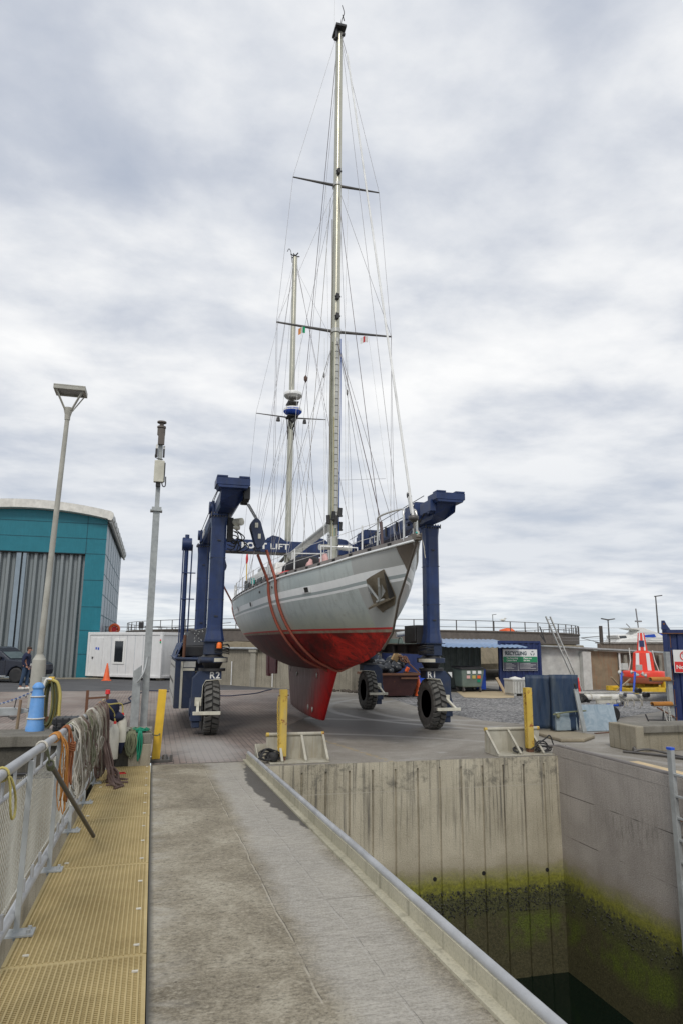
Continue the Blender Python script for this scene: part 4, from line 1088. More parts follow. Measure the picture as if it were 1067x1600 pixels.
# port lights along the white band
for (Y, z) in ((13.7, 3.05), (18.25, 3.00), (20.8, 3.0), (23.2, 3.01)):
    for side in (-1, 1):
        pb = MB(); p = on_hull(Y, z, .006, side); t = (on_hull(Y+.1, z, 0, side)-on_hull(Y-.1, z, 0, side)).normalized()
        nn = (on_hull(Y, z, 1, side)-on_hull(Y, z, 0, side)).normalized(); u_ = t.cross(nn)
        pb.prism([p+t*a+u_*b_ for a, b_ in ((-.19, -.06), (.17, -.06), (.17, .06), (-.19, .06))], nn*.012)
        fr = pb.build('port_light', 'hull_white', yacht)
        pb = MB(); p = p+nn*.013
        pb.prism([p+t*a+u_*b_ for a, b_ in ((-.13, -.05), (.04, -.05), (.04, .05), (-.13, .05))], nn*.004); pb.build('pane', 'dark_gap', fr)
for (Y, z) in ((16.9, 3.22), (15.6, 3.24)):
    pb = MB(); p = on_hull(Y, z, 0); pb.cyl(p, on_hull(Y, z, .02), .03, n=10); pb.build('vent_outlet', 'steel_dark', yacht)
# keel
def keel_half(t): return .30*sqrt(max(0, t))*(1.45-1.35*t-.1*t*t) if t < 1 else 0
mb = MB(); rows = []; N_ = 28
for zq in [1.50, 1.42, 1.30, 1.1, .9, .7, .5, .35, .22, .17]:
    f = (1.45-zq)/(1.45-.17)
    yl = 15.27+(16.58-15.27)*f; yt = 21.30+(20.75-21.30)*f; thick = (.80+.12*f) if zq < 1.4 else 1.15
    if zq < .2: thick *= .8
    ring = []
    for k in range(N_): 
        a = 2*pi*k/N_; c = (1-cos(a))/2
        hw = keel_half(c)*thick*(1 if a < pi else -1)
        zz2 = zq+((c**2)*.06 if zq < .25 else 0)
        ring.append(Vector((BX-hw, yl+(yt-yl)*c, zz2)))
    rows.append(ring)
mb.grid(rows, True, True); mb.add(rows[-1], [tuple(range(N_))], False)
kl = mb.build('keel', 'keel_paint', yacht)
for (Y, z) in ((17.6, .40), (17.15, .38), (16.75, 1.22), (19.3, 1.16), (20.7, 1.25)):
    c = (Y-15.9)/5.2; mb = MB(); mb.blob((BX-keel_half(max(.02, min(1, c)))*.9-.006, Y, z), (.022, .05, .075), 2, 1, .1); mb.build('zinc_anode', 'zinc', kl)
# skeg and rudder
mb = MB(); mb.prism([(BX-.035, 24.15, 2.0), (BX-.035, 23.3, .98+.55), (BX-.035, 23.35, 1.0), (BX-.035, 24.6, .95), (BX-.035, 24.9, 2.1)], (.07, 0, 0)); mb.build('rudder', 'antifoul', yacht, bevel=.015)
mb = MB(); mb.prism([(BX-.05, 24.95, 2.1), (BX-.05, 24.75, .86), (BX-.05, 25.25, .86), (BX-.05, 25.4, 2.2)], (.1, 0, 0)); mb.build('skeg', 'antifoul', yacht, bevel=.015)

# ---- deck houses
def house(y0, y1, w0, w1, z0, h0, h1, name, mat):
    mb = MB()
    mb.add([(BX-w0, y0, z0), (BX+w0, y0, z0), (BX+w1, y1, z0), (BX-w1, y1, z0), (BX-w0*.85, y0+.25, z0+h0), (BX+w0*.85, y0+.25, z0+h0), (BX+w1*.88, y1-.1, z0+h1), (BX-w1*.88, y1-.1, z0+h1)],
           [(0, 3, 2, 1), (4, 5, 6, 7), (0, 1, 5, 4), (1, 2, 6, 5), (2, 3, 7, 6), (3, 0, 4, 7)], False)
    return mb.build(name, mat, yacht, bevel=.04)
cb = house(18.6, 23.2, 1.02, 1.28, 3.36, .86, .78, 'deck_house', 'cabin_white')
for k in range(4): mb = MB(); y = 19.2+k*.95; mb.prism([(BX-1.02-.055*(k+.4), y, 3.68), (BX-1.02-.055*(k+1.1), y+.62, 3.68), (BX-.96-.055*(k+1.1), y+.62, 3.92), (BX-.96-.055*(k+.4), y, 3.92)], (-.03, 0, 0)); mb.build('window', 'glass_dark', cb)
mb = MB(); mb.box(BX-.85, BX+.85, 21.9, 22.6, 4.1, 4.42); mb.build('doghouse', 'cabin_white', yacht, bevel=.05)
mb = MB(); mb.box(BX-.35, BX+.35, 13.3, 14.2, 3.42, 3.56); mb.build('fore_hatch', 'cabin_white', yacht, bevel=.03)
mb = MB(); mb.cyl((BX-.35, 12.0, 3.45), (BX-.35, 12.0, 3.68), .10, .08); mb.cyl((BX+.15, 11.7, 3.45), (BX+.15, 11.7, 3.62), .11, .11); mb.box(BX-.1, BX+.2, 11.3, 11.6, 3.5, 3.62); mb.build('windlass', 'stainless', yacht, bevel=.01)

# ---- masts
MY = 15.8; MZ = 21.7
mm = MB(); mm.smooth = True
mm.cyl((BX-.02, MY, 3.38), (BX, MY, 9.75), .120, .116, 20, ell=1.4); mm.cyl((BX, MY, 9.75), (BX+.02, MY, 18.85), .108, .090, 20, ell=1.4)
mast = mm.build('main_mast', 'mast_alloy', yacht)
mb = MB(); mb.cyl((BX-.02, MY, 3.38), (BX-.02, MY, 4.55), .125, .12, 18, ell=1.3); mb.cyl((BX-.02, MY, 4.55), (BX-.02, MY, 4.62), .14, .12, 18); mb.build('mast_sleeve', 'stainless', mast)
mb = MB(); mb.cyl((BX, MY, 9.78), (BX, MY, 9.88), .130, n=16, ell=1.4); mb.build('spreader_bracket', 'mast_grey', mast); mb = MB(); mb.cyl((BX, MY, 14.0), (BX, MY, 14.09), .115, n=16, ell=1.4); mb.build('spreader_bracket', 'mast_grey', mast)
mb = MB(); mb.cyl((BX, MY, 18.82), (BX, MY, 18.98), .10, .08, 12); mb.box(BX-.13, BX+.16, MY-.25, MY+.22, 18.9, 18.97); mb.box(BX-.10, BX-.06, MY-.15, MY-.05, 18.6, 18.95); mb.blob((BX+.1, MY-.15, 18.72), (.05, .05, .08), 1, 1); mb.blob((BX-.1, MY-.05, 18.62), (.05, .05, .07), 1, 1)
mh = mb.build('masthead', 'black_iron', mast)
mb = MB(); mb.tube(smoothpts([(BX+.04, MY, 18.95), (BX+.08, MY, 19.35), (BX+.15, MY, 19.6), (BX+.09, MY, 19.85)]), .012, 5); mb.tube([(BX+.08, MY-.1, 19.42), (BX+.18, MY+.1, 19.46)], .015, 4); mb.build('wind_vane', 'black_iron', mh)
mb = MB(); mb.tube([(BX-.12, MY, 18.9), (BX-.12, MY, 20.6)], .004, 3); mb.build('aerial', 'wire_white', mh)
for sd_ in (-1, 1):
    b = MB()
    b.cyl((BX+sd_*.1, MY, 9.84), (BX+sd_*1.52, MY+.05, 9.925), .040, .022, 10); o = b.build('spreader', 'mast_grey' if 0 else 'steel_dark', mast)
    b = MB(); b.cyl((BX+sd_*.08, MY, 14.05), (BX+sd_*1.19, MY+.05, 14.11), .040, .018, 10); b.build('spreader', 'steel_dark', mast)
for z, mat in ((10.72, 'black_iron'), (10.18, 'black_iron'), (14.35, 'black_iron')):
    b = MB(); b.obox((BX, MY-.19, z), (.035, .05, .07)); b.cyl((BX-.07, MY-.20, z), (BX+.07, MY-.20, z), .022, n=8); b.beam((BX-.06, MY-.18, z-.1), (BX-.02, MY-.16, z+.12), .015, .015); b.build('mast_lamp', mat, mast)
b = MB()
for k, (zz_, dx, dy) in enumerate(((4.95, -.13, -.05), (4.80, .14, -.03), (5.12, .10, -.16), (4.92, .0, -.2), (5.02, -.05, -.2))): b.cyl((BX+dx, MY+dy, zz_-.1), (BX+dx*1.2, MY+dy*1.2, zz_+.08), .062, .045, 12); b.cyl((BX+dx, MY+dy, zz_-.13), (BX+dx, MY+dy, zz_-.1), .075, n=12)
b.build('mast_winch', 'black_iron', mast)
b = MB()
b.cyl((BX+.1, MY-.1, 4.25), (BX+.40, MY-.2, 4.22), .06, .075, 12); b.cyl((BX-.1, MY-.1, 4.25), (BX-.38, MY-.2, 4.22), .06, .075, 12); b.build('halyard_winch', 'stainless', mast)
# halyards lying along the mast (coloured) and a luff track
for dx, dy, mt, z1, r in ((.105, -.12, 'rope_blue', 9.6, .012), (.120, -.06, 'rope_blue', 9.0, .010), (-.105, -.12, 'rope_olive', 9.5, .010), (-.125, -.03, 'rope_grey', 13, .010), (-.06, -.17, 'rope_yellow', 7.5, .006), (.05, -.175, 'rope_white', 9.4, .010), (-.02, -.185, 'rope_green', 6.5, .005)):
    b = MB(); b.tube([(BX+dx*(1+.1*sin(z)), MY+dy, z) for z in [4.5+(z1-4.5)*k/10 for k in range(11)]], r, 5); b.build('halyard', mt, mast)
b = MB(); b.box(BX-.028, BX+.034, MY-.190, MY-.150, 4.7, 9.6); tr_ = b.build('mast_track', 'mast_grey', mast)
b = MB()
for k in range(26): b.box(BX-.034, BX+.04, MY-.196, MY-.150, 4.9+k*.18, 4.912+k*.18)
b.build('track_joint', 'steel_dark', tr_)
# mizzen
mm = MB(); mm.cyl((BX-.03, MZ, 3.4), (BX+.0, MZ, 15.4), .105, .082, 18, ell=1.3)
miz = mm.build('mizzen_mast', 'mast_alloy', yacht)
b = MB(); b.cyl((BX, MZ, 15.38), (BX, MZ, 15.5), .09, .06, 10)
for k in range(6): a = k*pi/3; b.beam((BX, MZ, 15.45), (BX+.16*cos(a), MZ+.16*sin(a), 15.48+.05*(k % 2)), .03, .03)
b.tube(smoothpts([(BX-.1, MZ, 15.2), (BX-.15, MZ, 15.6), (BX-.22, MZ, 15.72), (BX-.28, MZ, 15.6)]), .012, 4); b.build('masthead', 'black_iron', miz)
for sd_ in (-1, 1):
    b = MB(); b.cyl((BX+sd_*.08, MZ, 9.47), (BX+sd_*1.19, MZ, 9.52), .028, .015, 8); o = b.build('spreader', 'steel_dark', miz)
    b = MB(); b.cyl((BX+sd_*.45, MZ-.04, 9.30), (BX+sd_*.45, MZ-.04, 9.43), .07, .05, 10); b.build('deck_lamp', 'black_iron', o)
def dome(z, cz, col, name, r=.305):
    b = MB(); b.lathe([(0, z+.12), (r*.5, z+.115), (r*.85, z+.095), (r*.98, z+.06), (r, z+.02), (r, z-.025)], (BX-.02, MZ-.33, 0), 24); b.m = 1; b.lathe([(r, z-.025), (r*.97, z-.05), (r*.80, z-.10), (r*.3, z-.12)], (BX-.02, MZ-.33, 0), 24)
    return b.build(name, ['cabin_white', col], miz)
dome(10.15, 0, 'mast_grey', 'radome'); d2 = dome(9.60, 0, 'canvas_blue', 'radome', .31)
b = MB()
for a in range(9):
    an_ = radians(-130+a*8); b.obox((BX-.02+.311*cos(an_), MZ-.33+.311*sin(an_), 9.62), (.012, .012, .016), (0, 0, an_))
b.build('lettering', 'blue_plastic', d2)
b = MB(); b.box(BX-.2, BX+.16, MZ-.45, MZ, 9.88, 9.91); b.build('radome_shelf', 'black_iron', miz)
b = MB(); b.box(BX-.2, BX+.16, MZ-.45, MZ, 9.40, 9.43)
for dx in (-.17, .13): b.beam((BX+dx, MZ-.4, 9.78), (BX+dx, MZ-.4, 9.92), .02, .02); b.beam((BX+dx, MZ-.35, 9.42), (BX, MZ-.05, 8.95), .03, .03); b.beam((BX+dx, MZ-.1, 9.42), (BX+dx*.6, MZ, 8.7), .025, .025)
b.cyl((BX-.05, MZ-.3, 9.25), (BX+.06, MZ-.3, 9.38), .09, n=8); b.build('radome_bracket', 'black_iron', miz)
# booms
b = MB(); b.cyl((BX, MY+.15, 4.86), (BX, 21.35, 4.72), .085, .085, 14, ell=1.3); bo = b.build('main_boom', 'mast_grey', yacht)
b = MB(); b.tube([(BX, MY+.3, 4.93), (BX+.03, 18, 4.87), (BX, 21.2, 4.80)], .03, 6); b.build('outhaul', 'wire_white', bo)
b = MB(); b.cyl((BX, MZ+.1, 4.85), (BX, 25.6, 4.55), .055, .05, 12); b.build('mizzen_boom', 'steel_dark', yacht)
b = MB(); b.blob((BX, 23.6, 4.58), (.10, 1.6, .09), 8, 2, .15); b.build('sail_bundle', 'tank_band', yacht)
# forestays with furled sails
b = MB(); b.tube([(BX, 10.47, 4.05), (BX+.02, 14.95, 17.4)], .023, 8); b.build('furler_foil', 'wire_white', yacht)
b = MB(); b.tube([(BX, 10.50, 4.1), (BX, 10.68, 4.50)], .034, 10); fd = b.build('furler_tube', 'stainless', yacht)
b = MB(); b.cyl((BX, 10.64, 4.42), (BX, 10.67, 4.47), .045, .04, 12); b.build('furler_collar', 'black_iron', fd)
b = MB(); b.lathe([(.0, 3.95), (.04, 3.955), (.06, 3.98), (.085, 3.99), (.085, 4.05), (.07, 4.06), (.03, 4.07)], (BX, 10.45, 0), 20); b.tube([(BX, 10.40, 3.68), (BX, 10.44, 3.93)], .018, 8); b.build('furler_drum', 'steel_dark', fd)
b = MB(); b.tube([(BX, 10.45, 3.95+.0)]*1+[(BX, 10.45, 3.96)], .02, 4); 
b = MB(); b.tube([(BX, 14.95, 17.4), (BX+.02, MY-.12, 18.8)], .010, 5); b.build('forestay', 'wire_steel', yacht)
b = MB(); b.tube([(BX, 12.08, 3.75), (BX, MY-.12, 13.7)], .0065, 4); b.build('inner_forestay', 'wire_dark', yacht)
b = MB(); b.tube([(BX, 12.06, 3.5), (BX, 12.16, 4.25)], .028, 8); b.tube([(BX, 12.16, 4.25), (BX, MY-.12, 9.6)], .008, 4); b.build('staysail_stay', 'wire_dark', yacht)
b = MB(); b.tube([(BX+.03, 11.15, 3.7), (BX+.05, MY-.1, 18.6)], .005, 4); b.build('spare_halyard', 'wire_steel', yacht)
# shrouds
def stay(pts, mat='wire_steel', r=.0052, name='shroud'):
    b = MB(); b.tube(pts, r, 4, cap=False); b.build(name, mat, yacht)
for s in (-1, 1):
    c = BX+s*1.47
    stay([(BX+s*.06, MY, 18.75), (BX+s*1.19, MY+.05, 14.12), (BX+s*1.52, MY+.05, 9.94), (c, MY+.1, 3.45)])
    stay([(BX+s*.07, MY, 13.9), (BX+s*1.51, MY+.05, 9.94)])
    stay([(BX+s*1.50, MY+.02, 9.94), (c, MY-.25, 3.45)])
    stay([(BX+s*.08, MY, 9.5), (BX+s*1.42, MY-1.3, 3.45)], r=.0065)
    stay([(BX+s*.08, MY, 9.5), (BX+s*1.52, MY+1.1, 3.45)], r=.0065)
    stay([(BX+s*.08, MY, 9.5), (BX+s*1.50, MY+.3, 3.45)], 'wire_white', .005)
    stay([(BX+s*.30, MY-.05, 9.6), (BX+s*.30, MY-.3, 3.9)], 'wire_white', .006, 'flag_halyard')
    stay([(BX+s*.88, MY, 9.8), (BX+s*1.30, MY-.9, 3.9)], 'wire_white', .004, 'flag_halyard')
    stay([(BX+s*.30, MY, 14.0), (BX+s*.22, MY-.1, 9.7), (BX+s*.26, MY-.15, 4.5)], 'wire_white', .005, 'topping_line')
    m_ = BX+s*1.55
    stay([(BX+s*.05, MZ, 15.3), (BX+s*1.19, MZ, 9.53), (m_, MZ+.1, 3.45)])
    stay([(BX+s*.07, MZ, 9.3), (m_, MZ-1.2, 3.45)]); stay([(BX+s*.07, MZ, 9.3), (m_, MZ+1.1, 3.45)])
    stay([(BX+s*.05, MZ, 15.2), (BX+s*.9, 25.6, 3.5)]); stay([(BX+s*.10, MZ-.05, 9.4), (BX+s*.5, MZ-.8, 4.2)], 'wire_dark', .006, 'halyard')
    stay([(BX+s*.25, MZ, 9.4), (BX+s*.3, MZ, 3.9)], 'wire_white', .005, 'flag_halyard')
    stay([(BX+s*.06, MZ, 15.1), (BX+s*1.62, MZ-3.0, 3.45)], 'wire_dark', .006, 'running_stay')
    stay([(BX+s*.06, MY, 13.8), (BX+s*1.62, MY+3.6, 3.45)], 'wire_steel', .005, 'running_stay')
stay([(BX, MY+.1, 18.75), (BX, 19.44, 10.0)], 'wire_dark', .009, 'backstay')
for s in (-1, 1): stay([(BX, 19.44, 10.0), (BX+s*.9, 21.0, 3.6)], 'wire_dark', .007, 'backstay')
b = MB(); b.blob((BX, 19.44, 9.98), (.07, .07, .12), 5, 1, .1); b.build('backstay_block', 'rope_brown', yacht)
stay([(BX, MY+.1, 9.5), (BX, MZ-.1, 15.0)], 'wire_steel', .004, 'triatic_stay')
stay([(BX+.05, MY+.15, 18.5), (BX, 21.2, 4.85)], 'wire_steel', .005, 'topping_lift')
stay([(BX, MZ+.1, 15.3), (BX, 25.4, 4.6)], 'wire_steel', .005, 'topping_lift')
stay([(BX-.12, MY+.2, 13.8), (BX-.4, 17.6, 4.0)], 'rope_grey', .007, 'running_line'); stay([(BX+.1, MY+.2, 9.4), (BX+.5, 17.2, 4.0)], 'rope_grey', .006, 'running_line')
stay([(BX+.02, MY-.1, 5.9), (BX+.02, 11.95, 5.05)], 'wire_steel', .004, 'running_line')
for s, z in ((-.3, 8.6), (.3, 8.2)):
    b = MB(); b.blob((BX+s, MY-.06, z), (.03, .03, .09), 2, 1, .1); b.build('small_block', 'steel_dark', yacht)
# stanchions, lifelines, pulpits
for s in (-1, 1):
    for Y in (11.75, 12.7, 14.3, 16.2, 18.2, 20.2, 22.2, 24.0):
        x = BX+s*(hb(Y)-.06); b = MB(); b.tube([(x, Y, hs(Y)+.02), (x, Y, hs(Y)+.53)], .016, 6); b.build('stanchion', 'wire_white', yacht)
    for h in (.27, .51):
        b = MB(); b.tube([(BX+s*(hb(Y)-.06), Y, hs(Y)+h-.01) for Y in (11.3, 11.75, 12.7, 14.3, 16.2, 18.2, 20.2, 22.2, 24.0, 25.6)], .0055, 4); b.build('lifeline', 'wire_white', yacht)
for s in (-1, 1):
    b = MB(); x0 = BX+s*(hb(11.35)-.06); x1 = BX+s*(hb(10.62)-.02)
    b.tube(smoothpts([(x0, 11.35, hs(11.35)+.03), (x0, 11.3, hs(11.3)+.45), (x0, 11.2, hs(11.2)+.58), (x1, 10.75, hs(10.7)+.60), (x1, 10.62, hs(10.62)+.5), (x1, 10.60, hs(10.62)+.03)], 5), .018, 8); b.build('pulpit_hoop', 'stainless', yacht)
b = MB(); b.tube(smoothpts([(BX-1.3, 24.6, 3.46), (BX-1.32, 24.7, 4.0), (BX-1.15, 25.6, 4.05), (BX, 25.95, 4.08), (BX+1.15, 25.6, 4.05), (BX+1.32, 24.7, 4.0), (BX+1.3, 24.6, 3.46)], 5), .014, 6)
for x, y in ((-1.2, 25.4), (-.5, 25.9), (.5, 25.9), (1.2, 25.4)): b.tube([(BX+x, y, 3.46), (BX+x, y, 4.05)], .012, 5)
b.build('stern_rail', 'stainless', yacht)
b = MB(); b.box(BX-.8, BX-.74, 16.9, 16.96, 3.45, 4.25); b.tube([(BX-.77, 16.93, 4.22), (BX+.2, 16.93, 4.25), (BX+.2, 16.93, 3.5)], .02, 6); b.tube([(BX-.4, 15.3, 3.5), (BX-.42, 15.3, 4.2), (BX+.45, 15.3, 4.2), (BX+.45, 15.3, 3.5)], .018, 6); b.build('mast_pulpit', 'wire_white', yacht)
b = MB(); b.blob((BX-.28, 15.5, 3.80), (.10, .16, .26), 3, 2, .3); b.blob((BX-.55, 15.9, 3.78), (.10, .12, .16), 5, 2, .3); b.build('rope_bundle', 'pink_cloth', yacht)
b = MB(); b.box(BX+.02, BX+.05, 10.36, 10.42, 3.70, 3.80); b.tube(smoothpts([(BX+.05, 10.3, 3.72), (BX+.10, 10.28, 3.56), (BX+.12, 10.28, 3.40), (BX+.13, 10.28, 3.34)]), .007, 5); nl = b.build('bow_line', 'rope_white', yacht)
b = MB(); b.blob((BX-.03, 10.25, 3.74), (.022, .022, .025), 1, 1, .05); b.build('bow_lamp', 'teal_lens', yacht)
b = MB(); b.box(BX-1.33, BX-1.25, 20.3, 20.5, 3.72, 3.90); b.build('side_lamp', 'teal_lens', yacht, bevel=.02)
b = MB(); b.box(BX-1.2, BX-1.05, 22.9, 23.2, 3.6, 4.05); b.build('outboard_bracket', 'steel_dark', yacht, bevel=.02)

# things resting on the deck or hanging in the rigging
dg = thing('inflatable_dinghy', 'black and red inflatable dinghy lashed upside down on the yacht deck behind the main mast', 'dinghy', (BX-.5, 17.4, 3.5))
b = MB(); b.blob((BX-.35, 17.2, 3.82), (.62, 1.0, .36), 11, 3, .05); b.build('cover', 'dinghy_black', dg)
b = MB(); b.blob((BX-.72, 17.35, 3.66), (.36, .9, .17), 12, 3, .05); b.build('tube', 'skip_red' if 0 else 'sign_red', dg)
b = MB(); b.box(BX-1.10, BX-1.02, 17.2, 17.5, 3.64, 3.76); b.build('patch', 'canvas', dg)
mk = thing('danbuoy', 'yellow float pole with a red tip standing at the yacht stern', 'marker pole', (3.0, 24.0, 3.5))
b = MB(); b.tube([(3.0, 24, 3.55), (2.98, 24, 4.75)], .018, 6); b.build('pole', 'yellow_paint', mk)
b = MB(); b.blob((3.0, 24, 3.98), (.07, .07, .17), 4, 2, .1); b.build('float', 'yellow_paint', mk)
b = MB(); b.blob((2.98, 24, 4.92), (.045, .045, .20), 4, 2, .1); b.build('tip', 'sign_red', mk)
def flagthing(name, label, p, cols, wd, ht):
    t = thing(name, label, 'flag', p)
    n_ = 12
    for i, c_ in enumerate(cols):
        b = MB(); rows = []
        for j in range(n_//len(cols)+1):
            u = (i+j/(n_//len(cols)))/len(cols)
            rows.append([Vector((p[0]-wd*u, p[1]+.03*sin(u*7), p[2]-ht*v-.06*u*u+.02*sin(u*6))) for v in (0, .5, 1)])
        b.grid(rows, True); o = b.build('stripe' if len(cols) > 1 else 'cloth', c_, t, recalc=False)
    return t
flagthing('courtesy_flag', 'small green white and orange flag under the lower spreader, left of the main mast', (3.22, 15.75, 9.84), ['flag_green', 'flag_white', 'flag_orange'], .17, .17)
flagthing('club_burgee', 'small red and white flag under the lower spreader, right of the main mast', (4.86, 15.75, 9.80), ['flag_white', 'flag_red', 'flag_white'], .20, .17)

# ================================================================ THE BOAT HOIST
HC = 3.98
ho = thing('boat_hoist', 'big navy blue four legged travelling boat hoist carrying the yacht', 'boat hoist', (HC, 18.5, 0))
LX, RX = 1.30, 6.57
YF, YR = 15.95, 21.1
def box_leg(x, y, w, d, z0, z1, name='leg'):
    b = MB(); ch = .05
    def ring(s, z): return [Vector((x+a*s, y+c*s, z)) for a, c in ((-w/2+ch, -d/2), (w/2-ch, -d/2), (w/2, -d/2+ch), (w/2, d/2-ch), (w/2-ch, d/2), (-w/2+ch, d/2), (-w/2, d/2-ch), (-w/2, -d/2+ch))]
    b.grid([ring(1.25, z0), ring(1.25, z0+.03), ring(1.05, z0+.22), ring(1.0, z0+.35), ring(1.0, z1-.28), ring(1.12, z1-.05), ring(1.35, z1-.045), ring(1.35, z1)], False, True)
    b.add(ring(1.35, z1), [tuple(range(8))]); b.add(ring(1.25, z0), [tuple(range(8))])
    o = b.build(name, 'blue_paint', ho)
    b = MB()
    for k in range(7):
        xx = x-w*.58+w*1.16*k/6
        b.cyl((xx, y-d*.62, z1-.075), (xx, y-d*.62, z1+.03), .014, n=6)
    b.build('flange_bolts', 'steel_dark', o)
    b = MB()
    for zq in (2.95, 3.9): b.box(x-w/2-.003, x+w/2+.003, y-d/2-.003, y+d/2+.003, zq-.006, zq+.006)
    b.build('weld_seam', 'blue_faded', o)
    b = MB(); b.obox((x, y-d/2-.012, z1-.62), (.04, .015, .012)); b.obox((x, y-d/2-.012, z0+.55), (.04, .015, .012)); b.build('step', 'black_iron', o)
    return o
for x in (LX, RX):
    for y in (YF, YR): box_leg(x, y, .335, .36, 2.02, 4.92)
def topbeam(sx, xc):
    b = MB()
    # cross-section narrows downward; front end chamfered
    sec = lambda y: [Vector((xc-.235, y, 5.25)), Vector((xc+.235, y, 5.25)), Vector((xc+.235, y, 5.05)), Vector((xc+.14, y, 4.93)), Vector((xc-.20, y, 4.93)), Vector((xc-.235, y, 5.0))]
    rows = [sec(14.55), sec(22.0)]; f = rows[0]
    f[3] = f[3]+Vector((0, .45, 0)); f[4] = f[4]+Vector((0, .45, 0)); f[5] = f[5]+Vector((0, .2, 0)); f[2] = f[2]+Vector((0, .06, 0))
    b.grid(rows, False, True); b.add(rows[0], [tuple(range(6))]); b.add(rows[1], [tuple(range(6))])
    return b.build('top_beam', 'blue_paint', ho)
tbL = topbeam(-1, 1.44); tbR = topbeam(1, 6.43)
# end caps, winch housings and sheaves on the beams
for xc, s, par in ((1.44, 1, tbL), (6.45, -1, tbR)):
    b = MB(); b.prism([(xc-.36, 14.35, 5.30), (xc+.36, 14.35, 5.30), (xc+.36, 14.35, 5.46), (xc-.36, 14.35, 5.46)], (0, .55, 0)); b.prism([(xc-.30, 14.36, 5.24), (xc+.30, 14.36, 5.24), (xc+.34, 14.36, 5.30), (xc-.34, 14.36, 5.30)], (0, .5, 0))
    b.box(xc-.35, xc-.12, 14.34, 14.6, 5.462, 5.50); b.box(xc+.12, xc+.35, 14.34, 14.6, 5.462, 5.50)
    cp2 = b.build('end_cap', 'blue_paint', ho, bevel=.006)
    b = MB(); xi = xc+s*.33
    b.box(xi-.07, xi+.07, 14.62, 15.3, 5.06, 5.34); b.cyl((xi-.06, 14.8, 5.12), (xi+.06, 14.8, 5.12), .10, n=14); b.cyl((xi-.06, 15.1, 5.12), (xi+.06, 15.1, 5.12), .10, n=14); b.build('sheave_block', 'black_iron' if s > 0 else 'blue_paint', cp2, bevel=.01)
for y in (15.55, 19.9):
    for xc, s in ((1.44, -1), (6.43, -1)):
        b = MB()
        if xc < 3: b.box(xc-.30, xc-.24, y+.6, y+1.0, 4.95, 5.30); b.cyl((xc-.36, y+.8, 5.16), (xc-.30, y+.8, 5.16), .15, n=18)
        else: b.box(xc-.42, xc-.24, y, y+.7, 5.02, 5.42); b.box(xc-.36, xc+.1, y+.1, y+.5, 5.251, 5.48); b.cyl((xc-.50, y+.25, 5.2), (xc-.42, y+.25, 5.2), .14, n=16); b.box(xc-.46, xc-.42, y+.5, y+.66, 5.1, 5.3)
        wo = b.build('winch_housing', 'blue_paint', ho, bevel=.008)
        if xc > 3:
            b = MB()
            for q_ in ((.05, 5.36), (.45, 5.40), (.3, 5.10)): b.blob((xc-.44, y+q_[0], q_[1]), (.02, .05, .04), 2, 1, .1)
            b.build('grease_fitting', 'stainless', wo)
b = MB()
for k in range(4): b.box(6.14, 6.19, 16.4+k*.9, 16.45+k*.9, 5.0, 5.26)
b.tube([(6.16, 15.3, 5.56), (6.16, 19, 5.50), (6.16, 22, 5.45)], .010, 5); b.tube([(6.22, 14.6, 5.34), (6.2, 18, 5.30), (6.2, 21.6, 5.28)], .012, 5); b.build('hoist_cable', 'black_iron', tbR)
b = MB(); b.tube([(1.19, 14.6, 5.36), (1.15, 16.35, 5.24), (1.14, 21.0, 5.2)], .010, 5); b.tube([(1.10, 16.35, 5.2), (1.10, 16.5, 2.2)], .007, 4); b.tube([(1.22, 14.5, 5.44), (1.08, 16.2, 5.16)], .008, 4); b.build('hoist_cable', 'black_iron', tbL)
text('lettering', 'BOAT LIFT', (6.43-.242, 20.4, 4.99), .30, 'text_white', tbR, face='-x', bold=.006, spacing=1.15)
text('lettering', 'BOAT LIFT', (1.44-.242, 20.6, 5.02), .24, 'text_white', tbL, face='-x', bold=.004)
# rear cross beam with its lettering
b = MB(); b.prism([(1.6, 21.45, 4.84), (6.3, 21.45, 4.84), (6.3, 21.45, 5.22), (1.6, 21.45, 5.22)], (0, .5, 0)); cbm = b.build('cross_beam', 'blue_paint', ho, bevel=.015)
b = MB(); b.box(1.6, 6.3, 21.40, 21.95, 4.815, 4.838); b.build('lower_flange', 'brown_iron', cbm)
b = MB(); 
for x in (3.55, 5.0, 5.75): b = MB(); b.prism([(x-.35, 21.5, 5.22), (x+.35, 21.5, 5.22), (x+.15, 21.5, 5.36), (x-.1, 21.5, 5.40)], (0, .3, 0)); b.build('bracket', 'blue_paint', cbm)
b = MB(); b.cyl((3.32, 21.42, 5.25), (3.32, 21.46, 5.25), .06, n=10); b.build('lifting_eye', 'blue_paint', cbm)
text('lettering', 'BOAT', (2.47, 21.44, 4.95), .25, 'text_white', cbm, bold=.013, sx=1.2)
text('lettering', 'LIFT', (3.38, 21.44, 4.95), .25, 'text_white', cbm, bold=.004, sx=1.35)
b = MB(); b.box(4.15, 4.95, 21.30, 21.40, 4.60, 4.80); bx = b.build('name_board', 'blue_dark', cbm); b = MB(); 
for k in range(7): b.box(4.30+k*.08, 4.35+k*.08, 21.29, 21.30, 4.66, 4.71)
b.build('board_marks', 'text_white', bx)
